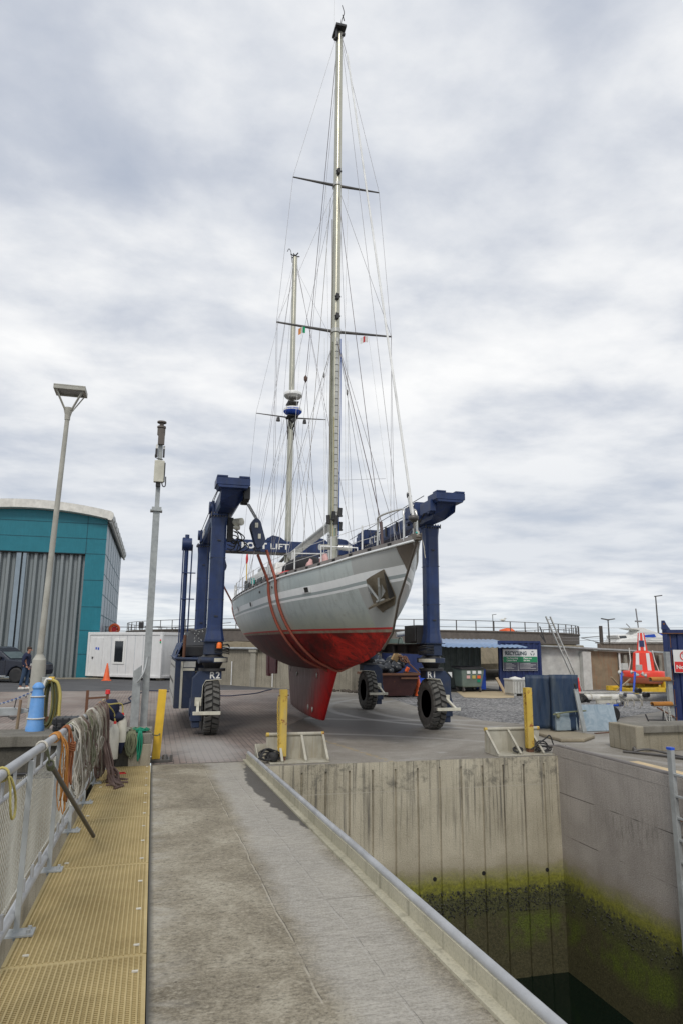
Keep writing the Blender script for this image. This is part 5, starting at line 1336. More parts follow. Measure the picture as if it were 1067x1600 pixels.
# machinery hanging on the inside of the front left leg
b = MB(); b.cyl((1.62, 15.9, 4.75), (1.80, 15.7, 4.75), .09, n=12); b.blob((1.70, 15.8, 4.62), (.10, .10, .07), 2, 1, .1); b.build('sensor_lamp', 'cream_paint', ho)
rn = random.Random(5)
b = MB()
for k in range(9):
    x0 = 1.55+rn.uniform(0, .25); z0 = 4.6-rn.uniform(0, .3)
    b.tube(smoothpts([(x0, 15.9, z0), (x0+rn.uniform(.05, .16), 15.8, z0-.05), (x0+rn.uniform(.1, .2), 15.8, z0-.18), (x0+rn.uniform(.0, .1), 15.85, z0-.28), (x0-.05, 15.9, z0-.22-rn.uniform(0, .1))]), .013, 5)
b.box(1.49, 1.62, 15.8, 16.0, 4.3, 4.85); b.build('hose_loom', 'black_rubber', ho)
# thin lift mast and pipes behind the left legs
b = MB(); b.cyl((.80, 21.6, 1.9), (.80, 21.6, 5.3), .065, n=12); b.cyl((.66, 21.6, 5.0), (.95, 21.6, 5.0), .20, n=14); b.tube([(.70, 21.5, 1.9), (.70, 21.5, 5.2)], .02, 6); b.tube([(.95, 21.6, 1.9), (.97, 21.6, 5.0)], .022, 6)
b.tube([(.70, 21.5, 3.3), (1.1, 21.5, 3.3)], .018, 5); b.tube([(.70, 21.5, 4.1), (1.1, 21.5, 4.1)], .018, 5); b.build('ram_column', 'blue_paint', ho)

def wheel_unit(x, y, s, steer, label_txt, group=None):
    """s=+1: fork arm on the outer (right) side, -1 on the left"""
    # head under the leg
    b = MB(); b.box(x-.20, x+.20, y-.22, y+.22, 1.72, 2.0); b.prism([(x-.27, y-.28, 2.0), (x+.27, y-.28, 2.0), (x+.27, y-.28, 2.018), (x-.27, y-.28, 2.018)], (0, .56, 0)); hd = b.build('leg_foot', 'blue_faded', ho, bevel=.01)
    b = MB(); rn = random.Random(int(x*10+y))
    for k in range(6):
        z = 1.78+k*.035; b.tube(smoothpts([(x-s*.02, y-.24, z), (x-s*.16, y-.30, z+rn.uniform(-.02, .02)), (x-s*.30, y-.26, z+rn.uniform(-.04, .04)), (x-s*.36, y-.1, z-.05)]), .012, 5)
    b.build('hydraulic_hose', 'black_rubber', hd)
    b = MB(); b.cyl((x, y, 1.66), (x, y, 1.72), .26, .2, 24); b.build('upper_collar', 'black_iron', hd)
    b = MB(); b.m = 0; b.cyl((x, y, 1.55), (x, y, 1.66), .34, .34, 28); sl = b.build('slew_ring', 'blue_faded', ho)
    b = MB(); 
    pts = [(x+.345*cos(a), y+.345*sin(a)) for a in [radians(-88+s*-0+k*6)*1 for k in range(11)]] if s < 0 else [(x+.345*cos(a), y+.345*sin(a)) for a in [radians(-172+k*7) for k in range(12)]]
    b.grid([[Vector((px_, py_, z)) for px_, py_ in pts] for z in (1.565, 1.645)], True); b.build('white_mark', 'cream_paint', sl, recalc=False)
    b = MB(); b.cyl((x, y, 1.42), (x, y, 1.55), .17, .24, 20); b.cyl((x, y, 1.36), (x, y, 1.42), .30, .30, 24); b.build('swivel', 'black_iron', ho)
    # fork: inverted L seen from the front
    fx = x-s*.0
    xo = x+s*.42; xi = x-s*.20; xa = x+s*.20
    prof = [(xi, 1.36), (xo-s*.14, 1.36), (xo, 1.20), (xo+s*.02, .40), (xo-s*.05, .32), (xa+s*.03, .32), (xa, 1.05), (xa-s*.06, 1.16), (xi, 1.18)]
    b = MB(); b.prism([(px_, y-.20, pz_) for px_, pz_ in prof], (0, .42, 0)); fk = b.build('wheel_fork', 'blue_faded', ho, bevel=.008)
    b = MB(); ed = [(p[0], y-.205, p[1]) for p in prof[5:9]]; b.tube(ed, .010, 4); b.build('edge_wear', 'cream_paint', fk)
    b = MB(); b.box(min(xo+s*.02, xa), max(xo+s*.02, xa), y-.24, y+.24, .30, .48); b.box(min(xo-s*.02, xa+s*.04), max(xo-s*.02, xa+s*.04), y-.2, y+.2, .16, .30); b.cyl((xa, y, .58), (xo+s*.04, y, .58), .20, n=18); b.build('drive_motor', 'blue_faded', fk, bevel=.012)
    if label_txt: text('lettering', label_txt, (x-s*.06-.125, y-.209, 1.205), .20, 'text_white', fk, bold=.004, spacing=1.1)
    b = MB(); b.obox((xo-s*.10, y-.225, .76), (.035, .02, .035)); b.build('side_lamp', 'beacon', fk, bevel=.006)
    # bumper bar across the tyre
    b = MB(); b.box(min(xo-s*.06, xo-s*.20), max(xo-s*.06, xo-s*.20), y-.26, y-.205, .62, .80)
    b.beam((xo-s*.13, y-.24, .70), (xo-s*.10, y-.70, .51), .06, .05)
    b.box(min(xo-s*.0, x-s*.16), max(xo-s*.0, x-s*.16), y-.74, y-.68, .475, .545); b.build('bumper_bar', 'cream_paint', fk, bevel=.006)
    # tyre
    R = .585; Wt = .165; c = (x, y, R)
    wh = thing('wheel', None, None, (x, y, R)); wh.parent = ho; wh.location = Vector((x, y, R))-ho.location
    side_p = [(.30, Wt*.80), (.36, Wt*.95), (.47, Wt), (.53, Wt*.93), (.548, Wt*.86)]
    b = MB(); b.m = 0
    for sg in (-1, 1): b.lathe([(r_, h_*sg) for r_, h_ in side_p], c, 48, 'x')
    b.m = 1; b.lathe([(.548, -Wt*.86), (.556, -Wt*.6), (.560, 0), (.556, Wt*.6), (.548, Wt*.86)], c, 48, 'x'); b.m = 0
    NT_ = 26
    for k in range(NT_):
        for sd_ in (-1, 1):
            a0 = 2*pi*(k+(.5 if sd_ > 0 else 0))/NT_; w1 = .080
            def tp(a, xx, r): return Vector((x+xx, y+r*cos(a), R+r*sin(a)))
            # chevron lug from near the centre out over the shoulder
            a1 = a0+.075; a2 = a0+.12
            outer_ = []
            for aa, xx, r in ((a0, sd_*.012, .592), (a1, sd_*Wt*.82, .588), (a2, sd_*Wt*1.03, .535)):
                outer_.append((tp(aa, xx, r), tp(aa+w1*1.75, xx, r), tp(aa, xx*.97, r-.045), tp(aa+w1*1.75, xx*.97, r-.045)))
            vs = [p for q_ in outer_ for p in q_]
            fs = [(0, 1, 5, 4), (4, 5, 9, 8), (0, 4, 6, 2), (4, 8, 10, 6), (1, 3, 7, 5), (5, 7, 11, 9), (0, 2, 3, 1), (8, 9, 11, 10)]
            b.add(vs, fs, False)
    ty = b.build('tyre', ['tyre_rubber', 'tyre_groove'], wh)
    b = MB(); b.lathe([(.0, -.14), (.08, -.14), (.09, -.09), (.20, -.07), (.27, -.09), (.30, -Wt*.84), (.315, -Wt*.84), (.315, Wt*.84), (.30, Wt*.84), (.2, .06), (0, .06)], c, 28, 'x'); rm = b.build('rim', 'rim_steel', wh)
    b = MB()
    for k in range(10): a = 2*pi*k/10; b.cyl((x-.10, y+.15*cos(a), R+.15*sin(a)), (x-.06, y+.15*cos(a), R+.15*sin(a)), .014, n=6)
    b.build('wheel_nuts', 'steel_dark', wh)
    return fk
wheel_unit(LX-.02, YF-.02, -1, 0, 'R2'); fkR = wheel_unit(RX-.05, YF-.05, 1, 0, 'R1'); wheel_unit(LX-.02, YR+.05, -1, 0, ''); wheel_unit(RX-.04, YR+.05, 1, 0, '')
b = MB(); b.prism([(6.86, 15.70-.01, 1.33), (6.97, 15.70-.01, 1.20), (6.97, 15.70-.01, 1.33)], (0, -.006, 0)); b.build('label', 'sign_white', fkR)
# lower sill beams
for x, nm in ((RX-.05, 'r'), (LX, 'l')):
    b = MB(); b.box(x-.03, x+.03, YF+.24, YR-.22, 1.76, 2.0); b.box(x-.13, x+.13, YF+.24, YR-.22, 1.97, 2.0); b.box(x-.13, x+.13, YF+.24, YR-.22, 1.74, 1.765)
    for k in range(5): y = YF+.5+k*.95; b.box(x-.12, x+.12, y, y+.015, 1.766, 1.968)
    b.build('sill_beam', 'brown_iron', ho)
b = MB(); b.box(6.30, 6.52, 16.25, 17.15, 2.01, 2.46); b.box(6.26, 6.30, 16.3, 16.6, 2.05, 2.42); b.build('control_cabinet', 'black_iron', ho, bevel=.01)
b = MB(); b.box(6.3, 6.7, 18.4, 19.4, 2.01, 2.14); b.tube(smoothpts([(6.5, 18.2, 2.0), (6.5, 18.1, 2.16), (6.5, 17.9, 2.14), (6.5, 17.8, 2.0)]), .02, 5); b.build('toolbox', 'bin_green', ho, bevel=.01)
# power pack on the left side
pk = MB(); X0, X1, PY0, PY1 = .50, .95, 16.55, 20.4
pk.box(X0, X1, PY0, PY1, .50, 1.62); pp_ = pk.build('power_pack', 'blue_faded', ho, bevel=.015)
b = MB()
for k in range(6): y0 = PY0+.1+k*.63; b.box(X0-.018, X0, y0, y0+.58, .56, 1.54)
b.build('side_door', 'bin_white', pp_, bevel=.006)
b = MB()
for k in range(6):
    y0 = PY0+.1+k*.63; b.box(X0-.03, X0-.019, y0+.50, y0+.53, 1.03, 1.10)
    for z in (.72, 1.4): b.box(X0-.026, X0-.019, y0+.01, y0+.03, z, z+.05)
b.build('door_handle', 'black_iron', pp_)
b = MB(); b.box(X0+.12, X0+.17, PY0-.02, PY0-.001, .5, 1.55); b.box(X0+.17, X1-.02, PY0-.02, PY0-.001, 1.34, 1.40); b.build('front_trim', 'cream_paint', pp_)
b = MB(); b.box(X0+.18, X1, PY0-.012, PY0-.002, 1.42, 1.55); b.build('front_panel', 'bin_white', pp_)
b = MB(); b.prism([(X0-.01, PY0, 1.625), (X0-.01, PY1, 1.625), (X0+.12, PY1, 1.98), (X0+.12, PY0+.0, 1.98)], (.03, 0, 0)); b.box(X0-.03, X1, PY0-.05, PY1, 1.60, 1.64); b.build('sloping_hood', 'blue_paint', pp_, bevel=.01)
b = MB(); b.box(X0+.16, X1+.25, PY0+.25, PY1, 1.66, 1.9); b.prism([(X0+.2, PY0+.9, 1.9), (X1+.3, PY0+.5, 1.9), (X1+.3, PY0+.5, 2.35), (X0+.35, PY0+1.3, 2.28)], (0, 2.6, 0)); en = b.build('engine_cover', 'black_iron', pp_, bevel=.02)
b = MB(); rn = random.Random(2)
for k in range(60):
    b.obox((X0+.42+rn.uniform(0, .55), PY0+.70, 2.0+rn.uniform(0, .28)), (.008, .004, .008))
b.build('guard_studs', 'wire_white', en)
b = MB(); b.tube([(X0+.17, PY0-.05, 1.60), (X0+.18, PY0-.05, 2.15)], .035, 10); b.build('exhaust_pipe', 'rust', pp_)
b = MB(); b.prism([(X0-.012, PY0+.5, 1.70), (X0+.03, PY0+1.3, 1.70), (X0+.06, PY0+1.3, 1.82), (X0+.03, PY0+.5, 1.82)], (-.005, 0, 0)); b.build('sticker', 'sign_white', pp_)
b = MB(); b.cyl((.98, 15.55, 1.60), (1.25, 15.62, 1.60), .055, n=12); b.cyl((.98, 15.55, 1.60), (.955, 15.545, 1.60), .075, n=12); b.tube([(.5, 16.4, 1.62), (1.0, 15.7, 1.62)], .03, 8); b.build('steering_ram', 'blue_faded', ho)
b = MB(); b.cyl((1.39, 15.60, 1.86), (1.39, 15.60, 1.89), .06, n=14); b.lathe([(.058, 1.89), (.055, 1.95), (.035, 1.985), (0, 1.99)], (1.39, 15.60, 0), 16); b.build('beacon_lamp', 'beacon', ho)

# hook blocks and hanging wires
def hook_block(x, y, top, s):
    r = MB()
    for dx in (-.09, -.03, .03, .09): r.tube([(top[0]+dx*.6, top[1]+dx, top[2]), (x+dx*.6*s, y+dx, 4.72)], .008, 5)
    hb_ = MB()
    n_ = 22
    for dy in (-.13, .12):
        pts = []
        for k in range(n_):
            a = 2*pi*k/n_; rr = .20; zc = 4.56 if sin(a) > 0 else 4.30
            pts.append(Vector((x+.0+(zc-4.43)*-.35*s+.125*cos(a)*1.0, y+dy, zc+rr*sin(a))))
        hb_.prism(pts, (0, .035, 0))
    b1 = hb_.build('hook_block', 'blue_dark', ho, bevel=.004)
    m1 = MB()
    for dy in (-.07, .0, .07): m1.cyl((x-.04*s, y+dy-.022, 4.56), (x-.04*s, y+dy+.022, 4.56), .115, n=18)
    m1.build('sheave', 'steel_dark', b1)
    m1 = MB(); m1.obox((x-.04*s, y-.137, 4.60), (.035, .006, .055)); m1.obox((x+.03*s, y-.137, 4.35), (.03, .006, .055)); m1.build('label_plate', 'cream_paint', b1)
    m1 = MB(); m1.box(x+.03*s-.05, x+.03*s+.06, y-.1, y+.1, 4.02, 4.22); m1.cyl((x, y-.16, 4.12), (x, y+.36, 4.12), .045, n=10); m1.box(x+.06*s-.05, x+.06*s+.05, y+.18, y+.34, 4.06, 4.30); m1.build('shackle', 'blue_dark', b1, bevel=.01)
    r.build('hoist_wire', 'dark_gap', b1)
hook_block(2.12, 15.35, (1.83, 15.0, 5.05), 1); hook_block(5.92, 15.35, (6.05, 15.0, 5.05), -1)
hook_block(1.82, 21.0, (1.85, 20.9, 5.0), 1); hook_block(6.14, 21.0, (6.02, 20.9, 5.0), -1)

# slings following the hull
def sling(name, label, ytop, yhull, xl, zt=4.08, w=.095, mat='sling_red'):
    b = MB(); outp = []
    pts = []
    # gunwale point to keel line along the starboard side, then port
    zl = [hs(yhull)-.02-k*.06 for k in range(60)]
    zl = [z for z in zl if z > hk(yhull)+.03]+[hk(yhull)+.01]
    stb = [on_hull(yhull, z, .03, -1) for z in zl]; prt = [on_hull(yhull, z, .03, 1) for z in reversed(zl)]
    path = [Vector((xl, ytop, zt)), Vector((xl, ytop, zt)).lerp(stb[0], .5)]+stb[::3]+[Vector((BX, yhull, hk(yhull)-.02))]+prt[::3]+[Vector((2*HC-xl, ytop, zt)).lerp(prt[-1], .5), Vector((2*HC-xl, ytop, zt))]
    path = smoothpts(path, 4)
    a = [p+Vector((0, -w/2, 0)) for p in path]; c = [p+Vector((0, w/2, 0)) for p in path]
    b.grid([[p, q_] for p, q_ in zip(a, c)], True)
    o = b.build(name, mat, None, recalc=False); sf = o.modifiers.new('solid', 'SOLIDIFY'); sf.thickness = .05; sf.offset = 0
    return tag(o, label, 'sling', 'lifting slings under the yacht')
sling('lifting_sling', 'red lifting sling round the yacht nearest the bow, right hand one of the front pair', 15.50, 15.25, 2.36)
sling('lifting_sling', 'red lifting sling round the yacht, left hand one of the front pair', 15.75, 15.85, 2.20, 4.0)
sling('lifting_sling', 'purplish red lifting sling round the yacht stern, mostly hidden by the front left leg', 21.6, 24.6, 1.84, 4.0)

# ================================================================ QUAY-SIDE THINGS, LEFT
def at0(root, x, y, z=0, rz=0):
    root.location = (x, y, z); root.rotation_euler = (0, 0, rz); return root
# traffic cones
def cone(label, x, y, h):
    t = thing('traffic_cone', label, 'traffic cone', (x, y, 0), 'orange traffic cones')
    b = MB(); b.lathe([(h*.21, .03), (h*.20, .05), (h*.04, h*.98), (h*.03, h)], (x, y, 0), 18); b.build('cone_body', 'orange', t)
    b = MB(); b.box(x-h*.27, x+h*.27, y-h*.27, y+h*.27, .002, .035); b.build('base', 'orange' if y > 35 else 'black_rubber', t, bevel=.01)
cone('orange traffic cone standing in front of the white cabin', -2.38, 39.7, .92)
cone('orange traffic cone beside the blue wheelie bin', 10.12, 26.0, .76)
# street lamp
lp = thing('street_lamp', 'tall pale lamp column with a square lantern head held on sloping arms', 'street lamp', (-2.12, 14.6, 0))
b = MB(); b.cyl((-2.13, 14.6, 0), (-2.135, 14.6, 1.45), .16, .13, 20); b.cyl((-2.135, 14.6, 1.45), (-2.137, 14.6, 1.62), .13, .125, 20); b.cyl((-2.137, 14.6, 1.62), (-2.137, 14.6, 1.72), .125, .065, 20); b.build('base_column', 'grey_column', lp)
b = MB(); b.cyl((-2.137, 14.6, 1.70), (-2.02, 14.6, 6.55), .062, .045, 16); b.build('upper_column', 'grey_column', lp)
b = MB(); b.box(-2.03, -1.93, 14.40, 14.50, .1, 1.30); b.build('cable_channel', 'galvanised', lp, bevel=.006)
hc = Vector((-2.0, 14.6, 7.12))
b = MB(); b.cyl((-2.02, 14.6, 6.50), (-2.02, 14.6, 6.62), .055, .06, 14); b.lathe([(.055, 6.58), (.09, 6.72), (.09, 6.76)], (-2.015, 14.6, 0), 14)
b.build('head_socket', 'grey_column', lp)
for sx_, sy_ in ((-1, -1), (1, -1), (1, 1), (-1, 1)):
    b = MB(); b.beam((-2.01+sx_*.06, 14.6+sy_*.05, 6.70), (-2.0+sx_*.27, 14.6+sy_*.19, 7.12), .045, .018); b.build('head_arm', 'grey_column', lp)
b = MB()
for a_ in ((-.31, .31, -.24, -.18), (-.31, .31, .18, .24), (-.31, -.24, -.18, .18), (.24, .31, -.18, .18)): b.box(hc.x+a_[0], hc.x+a_[1], hc.y+a_[2], hc.y+a_[3], 7.09, 7.16)
b.box(hc.x-.31, hc.x+.31, hc.y-.24, hc.y+.24, 7.161, 7.19); ln_ = b.build('lantern_frame', 'grey_column', lp, bevel=.006)
b = MB(); b.box(hc.x-.24, hc.x+.24, hc.y-.18, hc.y+.18, 7.12, 7.155); b.build('lantern_glass', 'roof_metal', ln_)
b = MB(); b.box(hc.x-.16, hc.x+.2, hc.y-.14, hc.y+.14, 7.19, 7.22); b.build('lantern_lid', 'steel_dark', ln_, bevel=.01)
# camera / aerial pole
ap_ = thing('aerial_pole', 'slim square galvanised pole with a cream equipment box and small aerials near its top', 'pole', (-.12, 15.0, 0))
b = MB(); b.box(-.19, -.05, 14.93, 15.07, 0, 4.75); b.build('lower_pole', 'galv_pole', ap_, bevel=.008)
b = MB(); b.box(-.25, .0, 14.88, 15.12, 4.74, 4.77); b.box(-.22, -.02, 14.9, 15.1, 4.77, 4.83); b.build('collar', 'galv_pole', ap_)
b = MB(); b.box(-.165, -.07, 14.95, 15.05, 4.83, 6.42); b.build('upper_pole', 'galv_pole', ap_, bevel=.006)
b = MB(); b.box(-.22, -.01, 14.80, 14.93, 5.36, 5.84); b.build('equipment_box', 'cream_paint', ap_, bevel=.015)
b = MB(); b.box(-.01, .012, 14.83, 14.92, 5.38, 5.80); b.tube(smoothpts([(-.05, 14.86, 5.36), (-.02, 14.86, 5.28), (.03, 14.88, 5.30), (.03, 14.88, 5.5)]), .012, 5); b.box(-.17, -.08, 14.84, 14.9, 5.27, 5.36); b.tube(smoothpts([(-.19, 14.92, 6.1), (-.22, 14.9, 5.95), (-.18, 14.88, 5.90), (-.05, 14.9, 5.88)]), .010, 5); b.build('cable', 'black_rubber', ap_)
b = MB(); b.box(-.22, -.17, 14.9, 15.0, 5.95, 6.13); b.box(-.06, -.02, 14.9, 15.0, 5.95, 6.13); b.build('sensor', 'black_iron', ap_, bevel=.008)
b = MB(); b.box(-.215, -.17, 14.92, 14.99, 6.13, 6.22); b.box(-.06, -.02, 14.92, 14.99, 6.13, 6.2); b.build('sensor_cap', 'white_paint', ap_)
b = MB(); b.box(-.18, -.04, 14.86, 14.94, 6.22, 6.46); b.cyl((-.12, 15, 6.42), (-.12, 15, 6.76), .05, .045, 10); b.cyl((-.12, 15, 6.46), (-.12, 15, 6.60), .085, .085, 12); b.cyl((-.12, 15, 6.62), (-.12, 15, 6.66), .095, .095, 12); b.cyl((-.12, 15, 6.74), (-.12, 15, 6.77), .10, .10, 12); b.build('aerial_cluster', 'tank_band', ap_)
cb_ = thing('cable_post', 'broad galvanised channel post with a slanted top beside the slim pole', 'post', (-.3, 14.9, 0))
b = MB(); b.prism([(-.38, 14.72, 0), (-.22, 14.72, 0), (-.22, 14.72, 1.52), (-.38, 14.72, 1.40)], (0, .16, 0)); b.build('channel', 'galv_pole', cb_, bevel=.008)
b = MB(); b.tube(smoothpts([(-.29, 14.66, 1.18), (-.22, 14.64, 1.28), (-.15, 14.66, 1.45), (-.12, 14.7, 1.68)]), .022, 8); b.build('bent_strap', 'galvanised', cb_)
# blue bollard on the coping
bl = thing('blue_bollard', 'light blue conical bollard with two pale rings standing on the quay coping', 'bollard', (-1.85, 12.82, .5))
b = MB(); b.lathe([(.148, .50), (.148, .56), (.135, .60), (.128, .70), (.125, .71), (.105, 1.05), (.100, 1.06), (.085, 1.16), (.085, 1.18), (.098, 1.19), (.098, 1.21), (.075, 1.25), (.05, 1.275), (.02, 1.285), (0, 1.286)], (-1.85, 12.82, 0), 24); b.build('body', 'lightblue_bollard', bl)
for z, r in ((.70, .132), (1.055, .110)):
    b = MB(); b.tube([(-1.85+r*cos(a), 12.82+r*sin(a), z) for a in [2*pi*k/24 for k in range(24)]], .013, 8, closed=True); b.build('ring', 'bollard_band', bl)
def chain(name, label, pts, pitch, r, mats, cat='chain', parent=None):
    P = smoothpts(pts, 8); tot = 0; links = [MB() for _ in mats]; acc = 0; k = 0; nxt = pitch/2
    for a, c in zip(P, P[1:]):
        L_ = (c-a).length
        while acc+L_ >= nxt:
            p = a.lerp(c, (nxt-acc)/L_); d = (c-a).normalized(); s1 = d.orthogonal().normalized(); s2 = d.cross(s1)
            s_ = s1 if k % 2 else s2
            links[k % len(mats)].tube([p+d*(pitch*.72*cos(t))+s_*(pitch*.38*sin(t)) for t in [2*pi*j/8 for j in range(8)]], r, 4, closed=True)
            nxt += pitch; k += 1
        acc += L_
    t = thing(name, label, cat, P[0]) if not parent else parent
    for l, m_ in zip(links, mats): l.build('links' if not parent else 'chain', m_, t)
    return t
chain('barrier_chain', 'blue and white plastic barrier chain sagging away from the blue bollard', [(-1.93, 12.80, 1.13), (-2.25, 12.9, .99), (-2.6, 13.0, .90), (-3.2, 13.2, .86)], .035, .007, ['rope_blue', 'bollard_band'])
# hoses hung on the lamp column
hz_ = thing('hose_bundle', 'olive and yellow lay-flat hoses looped over a yellow hook on the lamp column', 'hose', (-1.85, 14.35, 1.3))
b = MB(); b.box(-1.90, -1.80, 14.26, 14.40, 1.19, 1.31); b.build('hook', 'yellow_paint', hz_, bevel=.01)
rn = random.Random(9)
for k in range(12):
    b = MB(); w_ = .05+.11*rn.random(); zb = .42+rn.uniform(0, .16); o_ = rn.uniform(-.03, .03); yy = 14.22+.016*k
    x0 = -1.845+o_
    b.tube(smoothpts([(x0-w_*.2, yy, 1.24), (x0-w_*.95, yy, 1.05), (x0-w_, yy, .7), (x0-w_*.6, yy, zb), (x0+w_*.2, yy, zb-.02), (x0+w_*.8, yy, zb+.2), (x0+w_*.8, yy, .95), (x0+w_*.35, yy, 1.24)], 5), .014 if k % 4 else .022, 6)
    b.build('hose_loop', ['hose_green', 'hose_green', 'rope_olive', 'hose_yellow'][k % 4] if k != 5 else 'hose_yellow', hz_)
b = MB(); b.tube(smoothpts([(-1.82, 14.2, 1.26), (-1.72, 14.2, 1.20), (-1.66, 14.2, 1.0), (-1.655, 14.2, .75), (-1.645, 14.2, .50)], 5), .028, 8); b.build('hose_loop', 'hose_yellow', hz_)
b = MB(); b.tube(smoothpts([(-1.83, 14.2, 1.27), (-1.92, 14.2, 1.27), (-1.955, 14.2, 1.15), (-1.965, 14.2, .9)], 5), .022, 8); b.build('hose_loop', 'canvas', hz_)
b = MB(); b.box(-1.90, -1.82, 14.3, 14.4, .0, .58); b.build('rusty_foot', 'rust', hz_)
# black transport case on the coping
cs = thing('equipment_case', 'black ribbed transport case lying on the quay coping beside the blue bollard', 'case', (-1.3, 12.75, .5))
b = MB(); b.box(-1.55, -1.04, 12.60, 12.95, .505, .60); b.box(-1.56, -1.03, 12.59, 12.96, .604, .715); b.build('shell', 'case_black', cs, bevel=.018)
b = MB()
for x in (-1.50, -1.40, -1.30, -1.20, -1.10): b.box(x-.012, x+.012, 12.583, 12.965, .55, .722)
b.build('rib', 'case_black', cs, bevel=.006)
for x in (-1.44, -1.15):
    b = MB(); b.box(x-.03, x+.03, 12.57, 12.592, .57, .64); b.build('latch', 'black_iron', cs, bevel=.005)
b = MB(); b.tube([(-1.35, 12.575, .60), (-1.34, 12.555, .60), (-1.25, 12.555, .60), (-1.24, 12.575, .60)], .012, 6); b.build('handle', 'black_iron', cs)
# trailer coupling
tr = thing('trailer_coupling', 'galvanised trailer drawbar with coupling head and jockey prop at the left edge', 'trailer', (-2.4, 13.8, 0))
b = MB(); b.prism([(-4.6, 13.75, .66), (-2.35, 13.75, .66), (-2.12, 13.75, .72), (-2.12, 13.75, .77), (-2.4, 13.75, .80), (-4.6, 13.75, .80)], (0, .10, 0)); b.build('drawbar', 'galvanised', tr, bevel=.006)
b = MB(); b.cyl((-2.16, 13.8, .75), (-2.03, 13.8, .755), .035, .035, 10); b.box(-2.07, -2.03, 13.75, 13.85, .68, .80); b.prism([(-2.45, 13.74, .64), (-2.30, 13.74, .64), (-2.36, 13.74, .58)], (0, .1, 0)); b.build('coupling_head', 'steel_dark', tr)
b = MB(); b.cyl((-2.27, 13.68, .42), (-2.25, 13.68, .94), .026, .026, 10); b.cyl((-2.28, 13.68, .0), (-2.27, 13.68, .42), .018, .018, 8); b.build('jockey_prop', 'tan_panel', tr)
b = MB(); b.beam((-2.35, 13.72, .80), (-2.33, 13.72, .95), .015, .015); b.beam((-2.33, 13.72, .95), (-2.17, 13.72, 1.03), .022, .02); b.beam((-2.17, 13.72, 1.03), (-2.175, 13.72, .97), .02, .015); b.build('brake_lever', 'black_iron', tr)
b = MB(); b.tube([(-4.6, 13.72, .55), (-3.0, 13.72, .60), (-2.42, 13.74, .66)], .008, 5); b.build('brake_cable', 'black_iron', tr)
# rusty trestle
ts = thing('rusty_frame', 'small rusty steel frame standing behind the end of the fence', 'frame', (-1.0, 14.4, 0))
b = MB(); b.beam((-1.19, 14.4, 0), (-1.19, 14.4, 1.05), .05, .05); b.beam((-.82, 14.4, 0), (-.82, 14.4, .98), .05, .05); b.beam((-1.17, 14.4, .90), (-.84, 14.4, .92), .035, .035); b.build('frame_bars', 'rust', ts)
b = MB(); b.cyl((-.82, 14.4, .98), (-.82, 14.4, 1.06), .05, .04, 10); b.build('cap', 'sign_red', ts)
# yellow leaning I beam at the pier end
yb = thing('yellow_post', 'leaning bright yellow steel post at the corner of the quay, with no chain', 'post', (.13, 12.45, 0))
b = MB(); b.beam((.13, 12.42, .03), (.185, 12.42, 1.17), .135, .02, (0, 1, 0)); b.beam((.13, 12.48, .03), (.185, 12.48, 1.17), .02, .10, (0, 1, 0)); b.beam((.13, 12.54, .03), (.185, 12.54, 1.17), .135, .02, (0, 1, 0)); b.build('beam', 'yellow_paint', yb, bevel=.004)
b = MB(); b.box(-.0, .36, 12.28, 12.62, .004, .05); b.cyl((.28, 12.36, .05), (.28, 12.36, .12), .05, .04, 10); b.box(.36, .40, 12.3, 12.34, .0, .12); b.build('base_plate', 'steel_dark', yb, bevel=.004)
# blue hose on the ground
b = MB(); b.tube(smoothpts([(-1.4, 21.8, .02), (-1.2, 22.7, .02), (-.9, 23.8, .02), (-.66, 25.0, .02), (-.78, 26.6, .02), (-.62, 28.4, .02), (-.3, 29.8, .02), (0, 30.6, .02), (.88, 29.7, .02), (2.56, 27.3, .02), (3.3, 27.6, .02), (4.08, 28.5, .02), (4.7, 30.0, .02), (5.1, 30.8, .02)], 8), .022, 8)
o = b.build('ground_hose', 'fabric_navy'); tag(o, 'blue hose snaking over the brick paving behind the hoist', 'hose')

